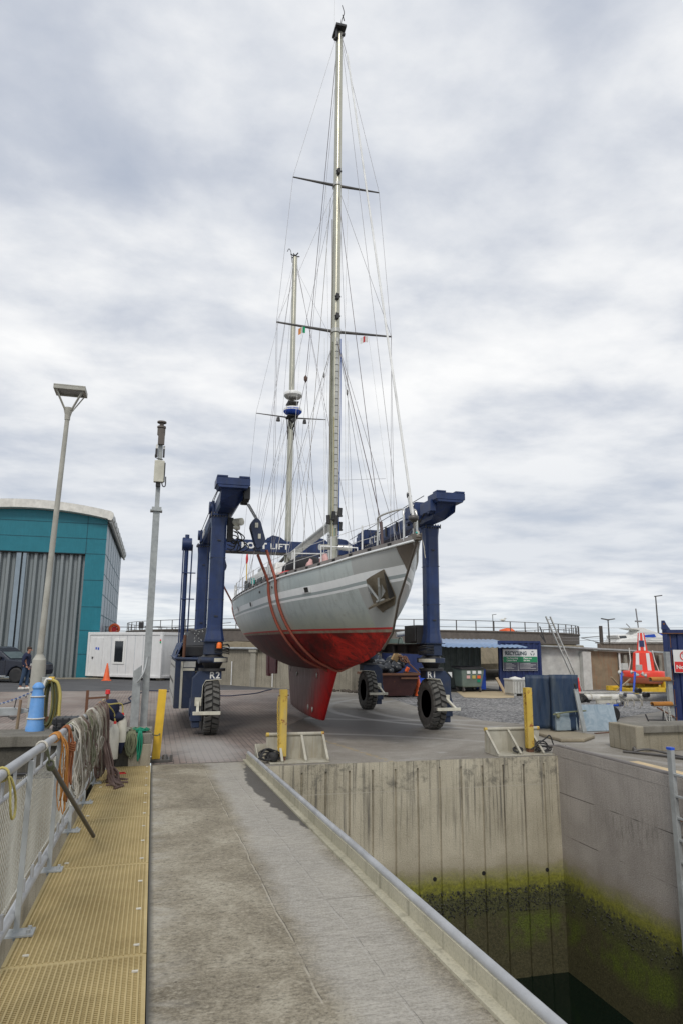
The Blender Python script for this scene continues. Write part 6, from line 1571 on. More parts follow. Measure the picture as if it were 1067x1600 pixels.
# ---- ropes over the fence
def hank(label, mat, Y0, Y1, zb, n_, r, seed, group='ropes hung over the guard fence', wmax=.09, wrapz=None, mats=None, xo=.05, ends=0, tight=1.0, jit=2.0):
    rn = random.Random(seed); Yc = (Y0+Y1)/2
    t = thing('rope_hank', label, 'rope', (FX, Yc, zj(Yc)+1), group)
    builders = {}
    for i in range(n_):
        m_ = (mats or [mat])[i % len(mats or [mat])]
        b = builders.setdefault(m_, MB())
        y = rn.uniform(Y0, Y1); w_ = wmax*rn.uniform(.35, 1); zt = zr(y, 1.0)+.034+r; z2 = zb+rn.uniform(0, .16)+zj(y)
        x1 = FX+xo+rn.uniform(-.01, .05); w2 = w_*tight
        j = lambda s: rn.uniform(-s, s)*jit
        pts = [(FX+.01, y-w_*.3, zt), (FX+.042, y-w_*.4, zt-.03), (x1, y-w_*.5, zt-.12), (x1+j(.015), y-w2+j(.015), (zt+z2)/2+j(.05)), (x1+.01+j(.015), y-w2*.8+j(.01), z2+.12), (x1+.015, y+j(.01), z2), (x1+.01+j(.015), y+w2*.8, z2+.13), (x1+j(.015), y+w2+j(.015), (zt+z2)/2+j(.05)), (x1, y+w_*.5, zt-.12), (FX+.042, y+w_*.4, zt-.03), (FX+.01, y+w_*.3, zt), (FX-.045, y+w_*.2, zt-.06), (FX-.045, y-w_*.2, zt-.06)]
        b.tube(smoothpts(pts+[pts[0]], 4), r, 5)
    for m_, b in builders.items(): b.build('rope_loops', m_, t)
    if wrapz:
        b = MB()
        for k in range(4):
            z = zr(Yc, wrapz)+k*r*2; b.tube([(FX+xo+.015+(.035)*cos(a), Yc+(wmax*.7)*sin(a), z+.008*sin(a*2)) for a in [2*pi*q_/14 for q_ in range(14)]], r, 5, closed=True)
        b.build('wrapping_turns', (mats or [mat])[0], t)
    return t
# turns of rope round the rail itself
def turns(label, mat, Y, n_, r, pitch=.02):
    b = MB(); pts = []
    for k in range(n_*12+1):
        a = 2*pi*k/12; y = Y+pitch*k/12; pts.append((FX+(.029+r)*cos(a), y, zr(y, 1.0)+(.029+r)*sin(a)))
    b.tube(pts, r, 6); o = b.build('rope_turns', mat); return tag(o, label, 'rope', 'ropes wound on the fence rail')
lo = thing('rope_loop', 'short loop of thin yellow rope tied to the rail, nearest of the ropes', 'rope', (FX, 4.02, 1.2))
b = MB(); y = 4.03; zt = zr(y, 1.0); pts = [(FX+.032, y, zt-.01), (FX+.05, y-.02, zt-.06), (FX+.065, y-.06, zt-.14), (FX+.07, y-.02, zt-.21), (FX+.07, y+.06, zt-.21), (FX+.065, y+.08, zt-.14), (FX+.06, y+.03, zt-.07), (FX+.045, y+.01, zt-.02)]
b.tube(smoothpts(pts+[pts[0]], 4), .0065, 6); b.tube([(FX+.035*cos(a), y+.008*a/6, zt+.035*sin(a)) for a in [2*pi*k/12 for k in range(13)]], .0065, 6); b.build('loop', 'rope_yellow', lo)
turns('single turn of beige cord round the rail above the leaning tube', 'rope_white', 5.36, 2, .007)
turns('orange cord wound in spaced turns round the fence rail', 'rope_orange', 5.98, 3, .006, .06)
hank('frayed bright orange rope hanging from the rail, nearest of the hung ropes', 'rope_orange', 6.08, 6.16, .40, 6, .0042, 1, wmax=.022, mats=['rope_orange'], jit=1.5)
hank('rust coloured orange rope knotted round the rail beside the bright orange one', 'rope_rust', 6.62, 6.70, .40, 3, .009, 2, wmax=.025, wrapz=.84, jit=1.0)
hank('tangle of grey green twine on the fence next to the rust coloured rope', 'rope_grey', 7.05, 8.2, .28, 30, .0048, 3, wmax=.12, mats=['rope_grey', 'rope_olive', 'rope_grey', 'rope_white', 'rope_brown', 'rope_grey'], jit=4.0)
hank('dense hank of grey cord on the fence, right of the green twine', 'rope_grey', 8.4, 9.3, .34, 22, .006, 4, wmax=.13, wrapz=.66, mats=['rope_grey', 'rope_olive', 'rope_grey', 'rope_brown'], jit=3.0)
hank('thick hank of pale grey rope tied round its middle near the fence end', 'rope_grey', 9.4, 10.3, .36, 20, .008, 5, wmax=.16, wrapz=.60, mats=['rope_grey', 'rope_grey', 'rope_white', 'rope_brown'], jit=3.0)
hank('heavy brown and white flecked rope draped over the fence end', 'rope_brown', 10.3, 11.5, .06, 26, .013, 6, wmax=.22, mats=['rope_brown', 'rope_brown', 'rope_grey', 'rope_brown'], jit=3.0)
turns('white rope wound in a tight coil round the rail above the pale hanks', 'rope_white', 9.3, 9, .011, .03)
turns('grey rope wound round the rail above the twine tangle', 'rope_grey', 7.3, 12, .010, .028)
turns('olive cord wound round the rail just past the rust coloured rope', 'rope_olive', 7.05, 2, .008, .03)
turns('yellow and red cord wound round the far end of the fence rail', 'rope_orange', 11.2, 6, .012, .03)
hp_ = thing('rope_heap', 'heap of heavy brown rope lying on the grating at the foot of the fence', 'rope', (-.5, 10.3, .06)); rn = random.Random(12)
for k in range(14):
    b = MB(); x0 = -.60+rn.uniform(0, .1); y0 = 10.0+rn.uniform(0, .9); pts = [(x0-.05, y0+.2, .45+rn.random()*.3+zj(y0))]
    for j in range(5): pts.append((x0+.03+.05*j*rn.uniform(.3, 1)+rn.uniform(-.02, .02), y0+.12-j*.06+rn.uniform(-.06, .06), zj(y0)+max(.018, .26-j*.075)))
    pts.append((x0+.30*rn.random(), y0-.25*rn.random(), zj(y0)+.018))
    b.tube(smoothpts(pts, 4), .017, 6); b.build('rope_part', 'rope_brown', hp_)
# red cord scrap
b = MB(); b.tube([(-.46, 11.3, .035), (-.32, 11.32, .035), (-.30, 11.22, .035), (-.45, 11.2, .035)], .010, 5); tag(b.build('cord_scrap', 'sign_red'), 'short red cord lying on the far end of the grating', 'cord')
# leaning tube
tb = thing('steel_tube', 'dark grey steel tube tied to the fence rail and leaning onto the grating', 'tube', (-.45, 7.15, zj(7.15)))
b = MB(); b.cyl((-.66, 5.42, 1.10), (-.44, 7.10, zj(7.1)+.03), .018, .018, 12); b.build('tube', 'steel_dark', tb)
b = MB(); b.tube(smoothpts([(-.665, 5.42, 1.13), (-.69, 5.40, 1.18), (-.72, 5.38, 1.26), (-.68, 5.40, 1.19), (-.665, 5.43, 1.08)], 4), .007, 5)
for k in range(4): b.tube([(-.66+.024*cos(a), 5.42+.0+k*.014, 1.10-k*.01+.024*sin(a)) for a in [2*pi*q_/10 for q_ in range(10)]], .006, 5, closed=True)
b.build('lashing', 'rope_olive', tb)
# fenders at the end of the fence
def fender(label, x, y, z0, z1, r, endmat):
    t = thing('boat_fender', label, 'fender', (x, y, z1), 'fenders hung at the end of the fence')
    b = MB(); b.lathe([(.03, z0-.05), (r*.7, z0), (r, z0+.06), (r*1.02, (z0+z1)/2), (r, z1-.08), (r*.7, z1-.03), (.03, z1+.02)], (x, y, 0), 20); b.build('body', 'fender_white', t)
    b = MB(); b.lathe([(.02, z0-.12), (.035, z0-.07), (r*.72, z0-.005), (r*1.01, z0+.055)], (x, y, 0), 18); b.build('lower_end', endmat, t)
    b = MB(); b.cyl((x, y, z1+.0), (x, y, z1+.06), .025, .02, 10); b.build('neck', 'sign_red', t)
    b = MB(); b.tube(smoothpts([(x, y, z1+.04), (x-.03, y-.02, z1+.2), (FX+.06, 11.7, 1.0), (FX, 11.6, 1.08)], 4), .012, 6); b.build('lanyard', 'rope_yellow', t)
fender('long white fender with a dark lower end hanging at the fence end', -.535, 11.92, .09, .66, .075, 'black_rubber')
fender('shorter white fender with a navy end behind the long white one', -.43, 12.02, .33, .78, .075, 'fabric_navy')
b = MB(); b.blob((-.62, 12.0, .90), (.13, .12, .17), 3, 2, .2); b.blob((-.52, 12.0, .78), (.12, .10, .08), 4, 2, .2); tag(b.build('navy_jacket', 'fabric_navy'), 'bundled navy cloth hanging at the end of the fence', 'cloth')
# coils on the coping
def coil(name, label, mat, xc, zb, n_, r, seed, w):
    rn = random.Random(seed); t = thing(name, label, 'rope', (xc, 12.1, .5), 'rope coils on the quay coping')
    b = MB()
    for i in range(n_):
        x = xc+rn.uniform(-w*.5, w*.5); ww = w*rn.uniform(.4, .9); z0 = zb+rn.uniform(0, .12)
        y = 12.05-rn.uniform(.0, .05)
        pts = [(x, 12.2, .52+r), (x-ww*.4, 12.07, .525), (x-ww, y, .42), (x-ww*.9, y, z0+.12), (x, y-.01, z0), (x+ww*.9, y, z0+.12), (x+ww, y, .42), (x+ww*.4, 12.07, .525)]
        b.tube(smoothpts(pts+[pts[0]], 4), r, 5)
    b.build('hanging_loops', mat, t)
    b = MB()
    for i in range(10):
        cx_, cy_ = xc+rn.uniform(-.04, .04), 12.25+rn.uniform(-.05, .08); rx = rn.uniform(.05, .12)
        b.tube([(cx_+rx*1.2*cos(a), cy_+rx*sin(a), .515+r+.035*rn.random()+.012*sin(a*3+i)) for a in [2*pi*q_/14 for q_ in range(14)]], r, 5, closed=True)
    b.build('coil_top', mat, t)
coil('rope_coil', 'olive rope coil hanging over the quay coping beside the green one', 'rope_olive', -.28, .12, 12, .009, 3, .09)
coil('rope_coil', 'bright green rope coil lying on and hanging from the quay coping', 'rope_green', -.14, .06, 5, .009, 4, .035)
coil('rope_coil', 'small white rope coil on the quay coping nearest the fenders', 'rope_white', -.42, .40, 2, .010, 5, .05)
b = MB(); b.tube(smoothpts([(-.10, 12.3, .53), (.0, 12.2, .53), (.08, 12.2, .46), (.16, 12.36, .44), (.2, 12.5, .50)], 5), .010, 5); tag(b.build('tied_line', 'rope_olive'), 'olive line leading from the coils to the leaning yellow post', 'rope')

# ================================================================ BOLLARD TROUGHS AT THE DOCK END
def trough(label, x0, x1, ybk, yf, post_x, plabel, clabel, gus, ext=None, seed=1):
    t = thing('fender_trough', label, 'steel bracket', ((x0+x1)/2, ybk, 0), 'steel brackets along the dock edge')
    H_ = .40
    b = MB(); b.box(x0, x1, ybk, ybk+.014, .01, H_); b.build('back_plate', 'trough_steel', t)
    b = MB(); b.cyl((x0, ybk+.005, H_+.02), (x1, ybk+.005, H_+.02), .032, .032, 12); b.build('top_tube', 'trough_steel', t)
    for xx in (x0, x1):
        b = MB(); b.cyl((xx-.004 if xx == x0 else xx-.045, ybk+.005, H_+.02), (xx+.045 if xx == x0 else xx+.004, ybk+.005, H_+.02), .034, .034, 12); b.build('yellow_end', 'yellow_old', t)
    b = MB(); b.box(x0, x1+.0, yf, ybk, .006, .022); b.build('base_plate', 'trough_steel', t)
    for gx_ in gus:
        b = MB(); b.prism([(gx_-.008, ybk, .022), (gx_-.008, yf+.03, .022), (gx_-.008, yf+.03, .05), (gx_-.008, ybk-.02, H_)], (.016, 0, 0)); b.prism([(gx_-.02, yf+.03, .05), (gx_-.02, ybk-.03, H_+.01), (gx_-.02, ybk-.015, H_+.01), (gx_-.02, yf+.045, .05)], (.04, 0, 0)); b.build('gusset', 'trough_steel', t)
    if ext: 
        b = MB(); b.prism([(ext, ybk+.02, .01), (x0-.001, ybk+.02, .01), (x0-.001, ybk+.02, .27), (ext, ybk+.02, .27)], (0, .014, 0)); b.prism([(ext, ybk+.02, .27), (ext, yf+.1, .10), (ext, yf+.1, .01), (ext, ybk+.02, .01)], (.014, 0, 0)); b.build('low_wing', 'trough_steel', t)
    p = thing('guide_post', plabel, 'post', (post_x, (ybk+yf)/2+.05, 0), 'yellow chained posts at the dock corners')
    yc = (ybk+yf)/2+.06
    b = MB(); b.beam((post_x-.055, yc, .09), (post_x-.055, yc, 1.17), .014, .12, (0, 1, 0)); b.beam((post_x+.055, yc, .09), (post_x+.055, yc, 1.17), .014, .12, (0, 1, 0)); b.box(post_x-.048, post_x+.048, yc-.062, yc-.05, .09, 1.17); b.box(post_x-.062, post_x+.062, yc-.062, yc+.062, 1.171, 1.182)
    b.build('column', 'yellow_old', p, bevel=.003)
    b = MB(); b.box(post_x-.05, post_x+.05, yc-.05, yc+.05, .023, .09); b.build('foot', 'rust', p)
    chain('x', None, [(post_x-.085, yc-.03, 1.08), (post_x-.10, yc-.03, .9), (post_x-.085, yc-.03, .5), (post_x-.07, yc-.03, .12)], .034, .0055, ['yellow_old'], parent=p)
    b = MB(); b.tube([(post_x-.09, yc-.03, 1.08), (post_x+.09, yc-.03, 1.09)], .012, 6); b.build('chain_eye', 'rust', p)
    rn = random.Random(seed); ct = thing('black_cable', clabel, 'cable', (post_x, yc, .03))
    b = MB()
    for k in range(7):
        cx_ = post_x-.22+rn.uniform(-.1, .12) if seed == 1 else post_x+rn.choice((-.30, .12, .2, -.1))+rn.uniform(-.05, .05); rr = rn.uniform(.06, .14); tl = rn.uniform(.2, 1.2)
        b.tube([(cx_+rr*cos(a), yf+.16+rr*.45*sin(a)*cos(tl)+.03*k/7, .05+rr*(1+sin(a))*sin(tl)*.8+.01*rn.random()) for a in [2*pi*q_/16 for q_ in range(16)]], .013, 6, closed=True)
    if seed == 1: b.blob((post_x-.17, yf+.18, .10), (.10, .08, .08), 3, 2, .4); b.tube(smoothpts([(post_x-.15, yf+.15, .2), (post_x-.3, yf+.1, .24), (post_x-.42, yf+.0, .12), (post_x-.52, yf-.1, .09)], 4), .013, 6)
    else: b.tube(smoothpts([(post_x-.1, yf+.1, .1), (post_x+.2, yf+.1, .28), (post_x+.3, yf+.1, .33), (post_x+.38, yf+.1, .15), (post_x+.5, yf+.05, .08), (post_x+.62, yf+.1, .14)], 4), .013, 6)
    b.build('cable_loops', 'black_rubber', ct)
trough('pale steel bracket with ribs at the head of the kerb, left corner of the dock', 1.95, 2.96, 12.18, 11.72, 2.20, 'yellow steel post with hanging chain at the left corner of the dock', 'black cable bunched in the left steel bracket', (2.16, 2.56, 2.94), 1.76, 1)
trough('pale steel bracket with ribs at the right corner of the dock', 6.05, 7.18, 12.18, 11.66, 6.86, 'yellow steel post with hanging chain at the right corner of the dock', 'black cable looped round the foot of the right yellow post', (6.07, 6.52, 6.98), None, 2)

# ================================================================ YARD THINGS, RIGHT
# dark blue wrapped plates standing on a pad
pd = MB(); pd.prism([(8.25, 13.15, .004), (8.75, 13.05, .004), (9.35, 13.55, .004), (9.35, 14.0, .004), (8.9, 15.3, .004), (8.45, 14.9, .004)], (0, 0, .07))
tag(pd.build('concrete_pad', 'pad_mat', bevel=.02), 'low sand coloured concrete pad with a worn yellow edge below the blue plates', 'pad')
def leaning_plate(label, xa, ya, xb, yb_, h, th, lean, seed, notch=False):
    t = thing('wrapped_plate', label, 'plate', (xa, ya, .1), 'blue wrapped plates on the pad')
    d = Vector((xb-xa, yb_-ya, 0)); n1 = Vector((-d.y, d.x, 0)).normalized(); rn = random.Random(seed); rows = []
    for i in range(13):
        v = i/12; row = []
        for k in range(15):
            u = k/14; wv = .02*sin(u*9+seed)+.012*sin(u*23+v*4)
            cut = 0
            p = Vector((xa, ya, 0))+d*u+n1*(lean*v+wv*(1-.3*v)+rn.uniform(-.004, .004)); p.z = .10+h*v
            row.append(p)
        rows.append(row)
    b = MB(); b.grid(rows, True); o = b.build('wrapping', 'tarp_blue', t, recalc=False); sf = o.modifiers.new('solid', 'SOLIDIFY'); sf.thickness = th; sf.offset = 0
    return t
P1 = leaning_plate('dark blue wrapped plate standing on the pad, left one of the pair', 8.40, 14.75, 8.92, 14.52, 1.20, .10, .05, 1)
P2 = leaning_plate('larger dark blue wrapped plate standing on the pad, right one of the pair', 8.80, 14.35, 9.42, 14.25, 1.22, .14, -.02, 5)
b = MB(); b.tube(smoothpts([(8.75, 14.2, .45), (9.0, 14.12, .50), (9.3, 14.1, .52), (9.6, 14.2, .52)], 5), .018, 6); b.blob((8.85, 14.15, .42), (.06, .05, .05), 2, 1, .3); b.build('strap', 'rope_olive', P2)
b = MB(); b.box(8.83, 9.40, 14.20, 14.32, .10, .50); b.build('grey_sleeve', 'galv_plate', P2, bevel=.01)
gp_ = thing('grey_stake', 'short grey steel stake leaning against the blue wrapped plates', 'stake', (9.28, 13.95, .1))
b = MB(); b.beam((9.30, 13.85, .10), (9.23, 14.0, 1.02), .10, .05, (0, 1, 0)); b.build('stake', 'galv_pole', gp_, bevel=.008)
b = MB(); b.cyl((9.23, 13.98, 1.02), (9.22, 13.99, 1.12), .025, .02, 8); b.blob((9.22, 13.99, 1.10), (.04, .03, .05), 2, 1, .3); b.build('knot', 'black_rubber', gp_)
# blue crate piece and galvanised plate
gp = thing('galvanised_sheet', 'large flat blue grey galvanised sheet propped upright on the yard', 'sheet', (10.25, 14.6, 0))
b = MB(); b.prism([(9.77, 14.58, .02), (10.74, 14.62, .02), (10.75, 14.78, .60), (9.74, 14.74, .61)], (.0, .012, 0)); b.build('sheet', 'galv_plate', gp)
b = MB(); b.prism([(9.55, 14.75, .02), (9.75, 14.80, .02), (9.75, 14.85, .42), (9.55, 14.80, .42)], (0, .25, 0)); b.build('support', 'blue_faded', gp, bevel=.01)
b = MB(); b.prism([(9.85, 14.3, .005), (10.45, 14.42, .005), (10.47, 14.36, .005), (9.87, 14.24, .005)], (0, 0, .015)); tag(b.build('wood_strip', 'rust'), 'thin brown strip of wood lying in front of the galvanised sheet', 'strip')

# the spar lying on the trolley
sp = thing('laid_mast', 'long white yacht mast lying across the yard on a blue trolley', 'mast', (12, 17, .6))
b = MB(); b.cyl((10.05, 17.0, .60), (14.6, 17.0, .56), .088, .095, 18, ell=1.2); b.build('spar', 'white_paint', sp)
b = MB(); b.box(10.1, 14.4, 16.985, 17.015, .688, .71); b.tube([(10.9, 16.95, .74), (12.8, 16.95, .73), (14.3, 16.95, .70)], .014, 5); b.build('track', 'canvas', sp)
for x in (10.1, 11.25, 11.45, 11.62):
    b = MB()
    for k in range(2): b.tube([(x+.02*k+.01*sin(a), 17+.115*cos(a), .595+.105*sin(a)) for a in [2*pi*q_/14 for q_ in range(14)]], .010, 5, closed=True)
    b.build('lashing', 'rope_brown' if x < 11.3 else 'rope_white', sp)
rn = random.Random(8)
b = MB()
for k in range(9): x = 11.2+.25*rn.random(); b.tube(smoothpts([(x, 16.88, .70), (x+rn.uniform(-.1, .15), 16.82, .60), (x+rn.uniform(-.1, .2), 16.84, .48), (x+rn.uniform(0, .3), 16.88, .52+.1*rn.random())], 4), .016, 5)
b.build('cable_tangle', 'black_rubber', sp)
for x, z, s in ((12.55, .66, -1), (12.45, .45, -1), (13.05, .78, 1), (13.3, .66, 1)):
    b = MB(); b.cyl((x, 16.88, z), (x+.02, 16.76, z), .075, .055, 14); b.cyl((x+.02, 16.76, z), (x+.02, 16.74, z), .07, .07, 14); wch = b.build('winch', 'stainless' if s < 0 else 'black_iron', sp)
    b = MB(); b.cyl((x+.02, 16.738, z), (x+.02, 16.73, z), .025, .025, 8); b.build('winch_socket', 'dark_gap', wch)
b = MB(); b.box(11.75, 12.35, 16.84, 16.9, .44, .52); b.box(11.9, 12.25, 16.86, 16.9, .60, .63); b.build('fitting_plate', 'cream_paint', sp)
b = MB()
for k in range(12): x = 12.0+2.2*rn.random(); z0 = .5-.1*rn.random(); b.tube(smoothpts([(x, 16.86, .55), (x+.03, 16.82, z0), (x+rn.uniform(-.05, .08), 16.84, z0-.14), (x+.1, 16.86, z0+.02)], 4), .009, 4)
b.build('loose_cord', 'rope_white', sp)
b = MB(); rn = random.Random(3)
for k in range(6): a0 = rn.random()*6; b.tube([(10.25+k*.06+.10*cos(a), 16.92+.05*sin(a), .73+.03*sin(a*2+a0)+.02*rn.random()) for a in [2*pi*q_/10 for q_ in range(10)]], .014, 5, closed=True)
b.tube(smoothpts([(10.4, 16.9, .75), (10.55, 16.85, .70), (10.62, 16.86, .62), (10.5, 16.85, .66)], 4), .014, 5); tag(b.build('green_rope', 'rope_green'), 'tangle of bright green rope lying on the laid white mast', 'rope')
# blue trolley
tl = thing('boat_trolley', 'blue tubular trolley with one pneumatic wheel carrying the laid mast', 'trolley', (11.9, 16.6, 0))
b = MB(); b.tube([(11.78, 16.6, .10), (12.15, 16.9, .45)], .035, 8); b.tube([(12.93, 17.4, .66), (13.16, 17.6, 1.25)], .03, 8); b.tube([(13.36, 17.4, .66), (13.62, 17.6, 1.25)], .03, 8); b.tube([(12.1, 16.9, .42), (13.36, 17.4, .68)], .03, 8); b.tube([(12.93, 17.4, .68), (12.1, 16.9, .40)], .03, 8); b.tube([(11.5, 16.7, .40), (12.6, 16.9, .38)], .03, 8); b.build('tube_frame', 'blue_plastic', tl)
wv = Vector((11.86, 16.35, .205))
b = MB(); b.lathe([(.12, -.05), (.17, -.06), (.20, -.04), (.205, 0), (.20, .04), (.17, .06), (.12, .05)], wv, 28, 'y'); w1_ = b.build('wheel', 'black_rubber', tl)
b = MB(); b.lathe([(0, -.045), (.04, -.05), (.05, -.02), (.11, -.02), (.128, -.045), (.128, .045), (0, .03)], wv, 22, 'y'); b.build('wheel_hub', 'blue_plastic', w1_)
b = MB(); rn = random.Random(31)
for k in range(7): b.blob((13.05+rn.uniform(0, .9), 17.65+rn.uniform(-.1, .1), 1.22+rn.uniform(-.08, .18)), (.05, .05, .045), k, 2, .5)
b.box(13.15, 13.32, 17.5, 17.6, 1.32, 1.50); b.box(13.65, 13.8, 17.5, 17.6, 1.30, 1.46); b.build('paint_spattered_head', 'canvas', tl)
b = MB(); b.beam((13.0, 17.7, .70), (13.6, 17.8, 1.05), .05, .03); b.beam((12.95, 17.8, 1.1), (13.25, 17.8, .8), .07, .03); b.build('wood_batten', 'wood', tl)
# post with two rope-bound arms
pr = thing('spar_rack', 'grey steel post with two arms bound in orange rope, beside the blue container', 'rack', (12.97, 15.3, 0))
b = MB(); b.box(12.76, 12.89, 15.24, 15.34, 0, 1.85); b.build('upright', 'galv_pole', pr, bevel=.006)
for z in (1.16, .55):
    b = MB(); b.box(12.22, 12.90, 15.18, 15.28, z-.05, z-.02); a_ = b.build('arm', 'steel_dark', pr)
    b = MB(); pts = []
    for k in range(20*10): a = 2*pi*k/10; pts.append((12.22+.58*k/200, 15.23+.062*cos(a), z+.048*sin(a)))
    b.tube(pts, .014, 5); b.build('rope_binding', 'rope_orange', a_)
b = MB(); b.beam((12.35, 15.22, .47), (12.85, 15.22, .22), .03, .03); b.tube([(12.88, 15.2, .22), (12.9, 15.2, .0)], .02, 5); b.build('brace', 'rust', pr)
b = MB(); b.beam((12.05, 15.3, .30), (12.15, 15.25, .0), .03, .03); b.beam((12.6, 15.3, .38), (12.45, 15.2, .0), .03, .03); b.beam((12.1, 15.3, .16), (12.75, 15.3, .14), .025, .025); tag(b.build('axle_stand', 'black_iron'), 'small black steel stand on the ground below the rope bound arms', 'stand')
chain('loose_chain', 'pale chain hanging in a bunch from the lower rope bound arm', [(12.5, 15.2, .50), (12.55, 15.18, .25), (12.60, 15.15, .05), (12.66, 15.18, .22), (12.68, 15.2, .48), (12.72, 15.18, .2), (12.75, 15.2, .04)], .03, .007, ['bollard_band'])
# blue container with sign
bc = thing('blue_container', 'tall dark blue shipping container with a no smoking sign at the right edge', 'container', (12.98, 15.45, 0))
K0 = (12.98, 15.45)
b = MB(); corr_panel(b, K0, (19.0, 15.45), .12, 2.35, .30, .045, Vector((0, 1, 0))); b.build('side_panel', 'container_blue', bc, recalc=False)
b = MB(); b.box(12.90, 13.02, 15.40, 15.52, 0, 2.42); b.box(12.9, 19.0, 15.40, 15.50, 2.32, 2.42); b.box(12.9, 19, 15.40, 15.5, 0, .14); b.box(12.92, 13.0, 15.5, 18, .0, 2.40); b.build('frame', 'container_blue', bc, bevel=.01)
b = MB(); b.prism([(12.88, 15.41, 2.421), (13.10, 15.41, 2.421), (13.02, 15.41, 2.56), (12.98, 15.41, 2.66), (12.90, 15.41, 2.66)], (0, .05, 0)); b.build('lifting_lug', 'container_blue', bc, bevel=.01)
b = MB(); b.cyl((12.96, 15.405, 2.57), (12.96, 15.40, 2.57), .028, n=12); b.box(12.86, 19, 15.385, 15.398, 2.31, 2.335); b.build('rust_edge', 'rust', bc)
b = MB()
for z in (.25, .7, 1.2, 1.7, 2.15): b.box(13.065+.01*sin(z*9), 13.085+.01*sin(z*9), 15.445, 15.449, z-.2, z+.2)
b.build('rust_streak', 'rust', bc)
b = MB(); b.box(13.12, 13.92, 15.36, 15.375, 1.32, 1.90); sg_ = b.build('sign_board', 'sign_white', bc)
b = MB(); b.box(13.14, 13.90, 15.354, 15.36, 1.335, 1.60); b.build('red_band', 'sign_red', sg_)
b = MB(); c_ = Vector((13.52-.12, 15.354, 1.745)); b.tube([(c_.x+.115*cos(a), c_.y, c_.z+.115*sin(a)) for a in [2*pi*k/24 for k in range(24)]], .012, 5, closed=True); b.beam((c_.x-.08, c_.y, c_.z+.08), (c_.x+.08, c_.y, c_.z-.08), .02, .012); b.build('prohibition_ring', 'sign_red', sg_)
b = MB(); b.beam((c_.x-.06, c_.y+.003, c_.z-.02), (c_.x+.06, c_.y+.003, c_.z-.02), .01, .018); b.beam((c_.x+.06, c_.y+.003, c_.z), (c_.x+.05, c_.y+.003, c_.z+.05), .01, .012); b.build('cigarette_mark', 'text_dark', sg_)
text('lettering', 'No smoking', (13.17, 15.352, 1.42), .135, 'text_white', sg_, bold=.003)
bc.rotation_euler = (0, 0, radians(-43))
# concrete block on the right pier
ck = thing('concrete_block', 'heavy concrete block with an overhanging top on the right hand pier', 'concrete block', (9.5, 11.6, 0))
b = MB(); b.box(9.05, 13.5, 11.66, 12.3, 0, .34); b.build('block_body', 'concrete_block', ck, bevel=.01)
b = MB(); b.box(9.02, 13.5, 11.60, 12.35, .342, .475); b.build('block_top', 'concrete_cap', ck, bevel=.015)
b = MB(); b.box(8.86, 9.04, 11.55, 12.38, 0, .478); b.build('end_pillar', 'concrete_block', ck, bevel=.02)
b = MB(); b.blob((8.86, 11.62, .05), (.05, .06, .06), 2, 2, .3); b.build('rust_patch', 'steel_dark', ck)
pr2 = thing('pier_rope', 'old brown rope and bar lying along the right hand pier below the concrete block', 'rope', (9, 11.3, 0))
b = MB(); b.tube(smoothpts([(8.6, 11.62, .03), (8.8, 11.35, .03), (9.1, 10.75, .03), (9.3, 10.0, .03)], 5), .022, 6); b.tube(smoothpts([(8.75, 11.5, .05), (8.95, 11.35, .09), (9.1, 11.0, .06), (9.2, 10.55, .04), (9.5, 9.8, .03)], 5), .022, 6); b.build('rope_lengths', 'steel_dark', pr2)
pt_ = thing('timber_plank', 'yellowish timber plank lying on the pier edge beyond the aluminium ladder', 'plank', (8, 9, .1))
b = MB(); b.box(7.45, 7.75, 7.0, 10.1, .004, .12); b.build('plank', 'plywood', pt_, bevel=.008)
b = MB(); b.box(7.32, 7.42, 7.0, 8.9, .10, .13); b.build('orange_edge', 'rust', pt_)
# dock ladder
dl = thing('dock_ladder', 'pale grey steel ladder with a blue tipped stile going down the dock wall', 'ladder', (7.1, 8.5, 0))
b = MB(); b.box(7.02, 7.08, 8.44, 8.53, -5, .54); b.build('stile', 'galvanised', dl, bevel=.006)
b = MB(); b.box(7.02, 7.08, 7.90, 7.99, -5, .54); b.build('stile', 'galvanised', dl, bevel=.006)
b = MB(); b.box(7.018, 7.082, 8.438, 8.532, .541, .575); b.build('blue_tip', 'blue_plastic', dl)
z = .22
while z > -4.6:
    b = MB(); b.box(7.03, 7.07, 7.99, 8.44, z-.012, z+.012); b.build('rung', 'galvanised', dl); z -= .282
b = MB(); b.box(7.08, 7.2, 8.46, 8.51, -.4, -.36); b.build('wall_bracket', 'rust', dl); b = MB(); b.box(7.08, 7.2, 8.46, 8.51, -2.2, -2.16); b.build('wall_bracket', 'rust', dl)

# buoy on its cradle
by = thing('navigation_buoy', 'large red navigation buoy with white corner stripes standing on a yellow cradle', 'buoy', (20.72, 26.2, 0))
bx0, by0 = 20.72, 26.2
b = MB(); b.lathe([(.80, .45), (.86, .50), (.86, .72)], (bx0, by0, 0), 32); b.build('lower_hull', 'buoy_base', by)
b = MB(); b.lathe([(.87, .72), (.875, .90), (.84, .96), (.5, .985), (0, .99)], (bx0, by0, 0), 32); b.build('float_collar', 'buoy_red', by)
def sq(w_, z, ch=.3):
    c_ = w_*ch; return [Vector((bx0+x, by0+y, z)) for x, y in ((-w_+c_, -w_), (w_-c_, -w_), (w_, -w_+c_), (w_, w_-c_), (w_-c_, w_), (-w_+c_, w_), (-w_, w_-c_), (-w_, -w_+c_))]
b = MB(); b.grid([sq(.45, .97), sq(.38, 1.74), sq(.26, 1.82)], False, True); b.grid([sq(.22, 1.80), sq(.13, 2.60)], False, True); b.add(sq(.13, 2.6), [tuple(range(8))]); b.build('tower', 'buoy_red', by)
b = MB()
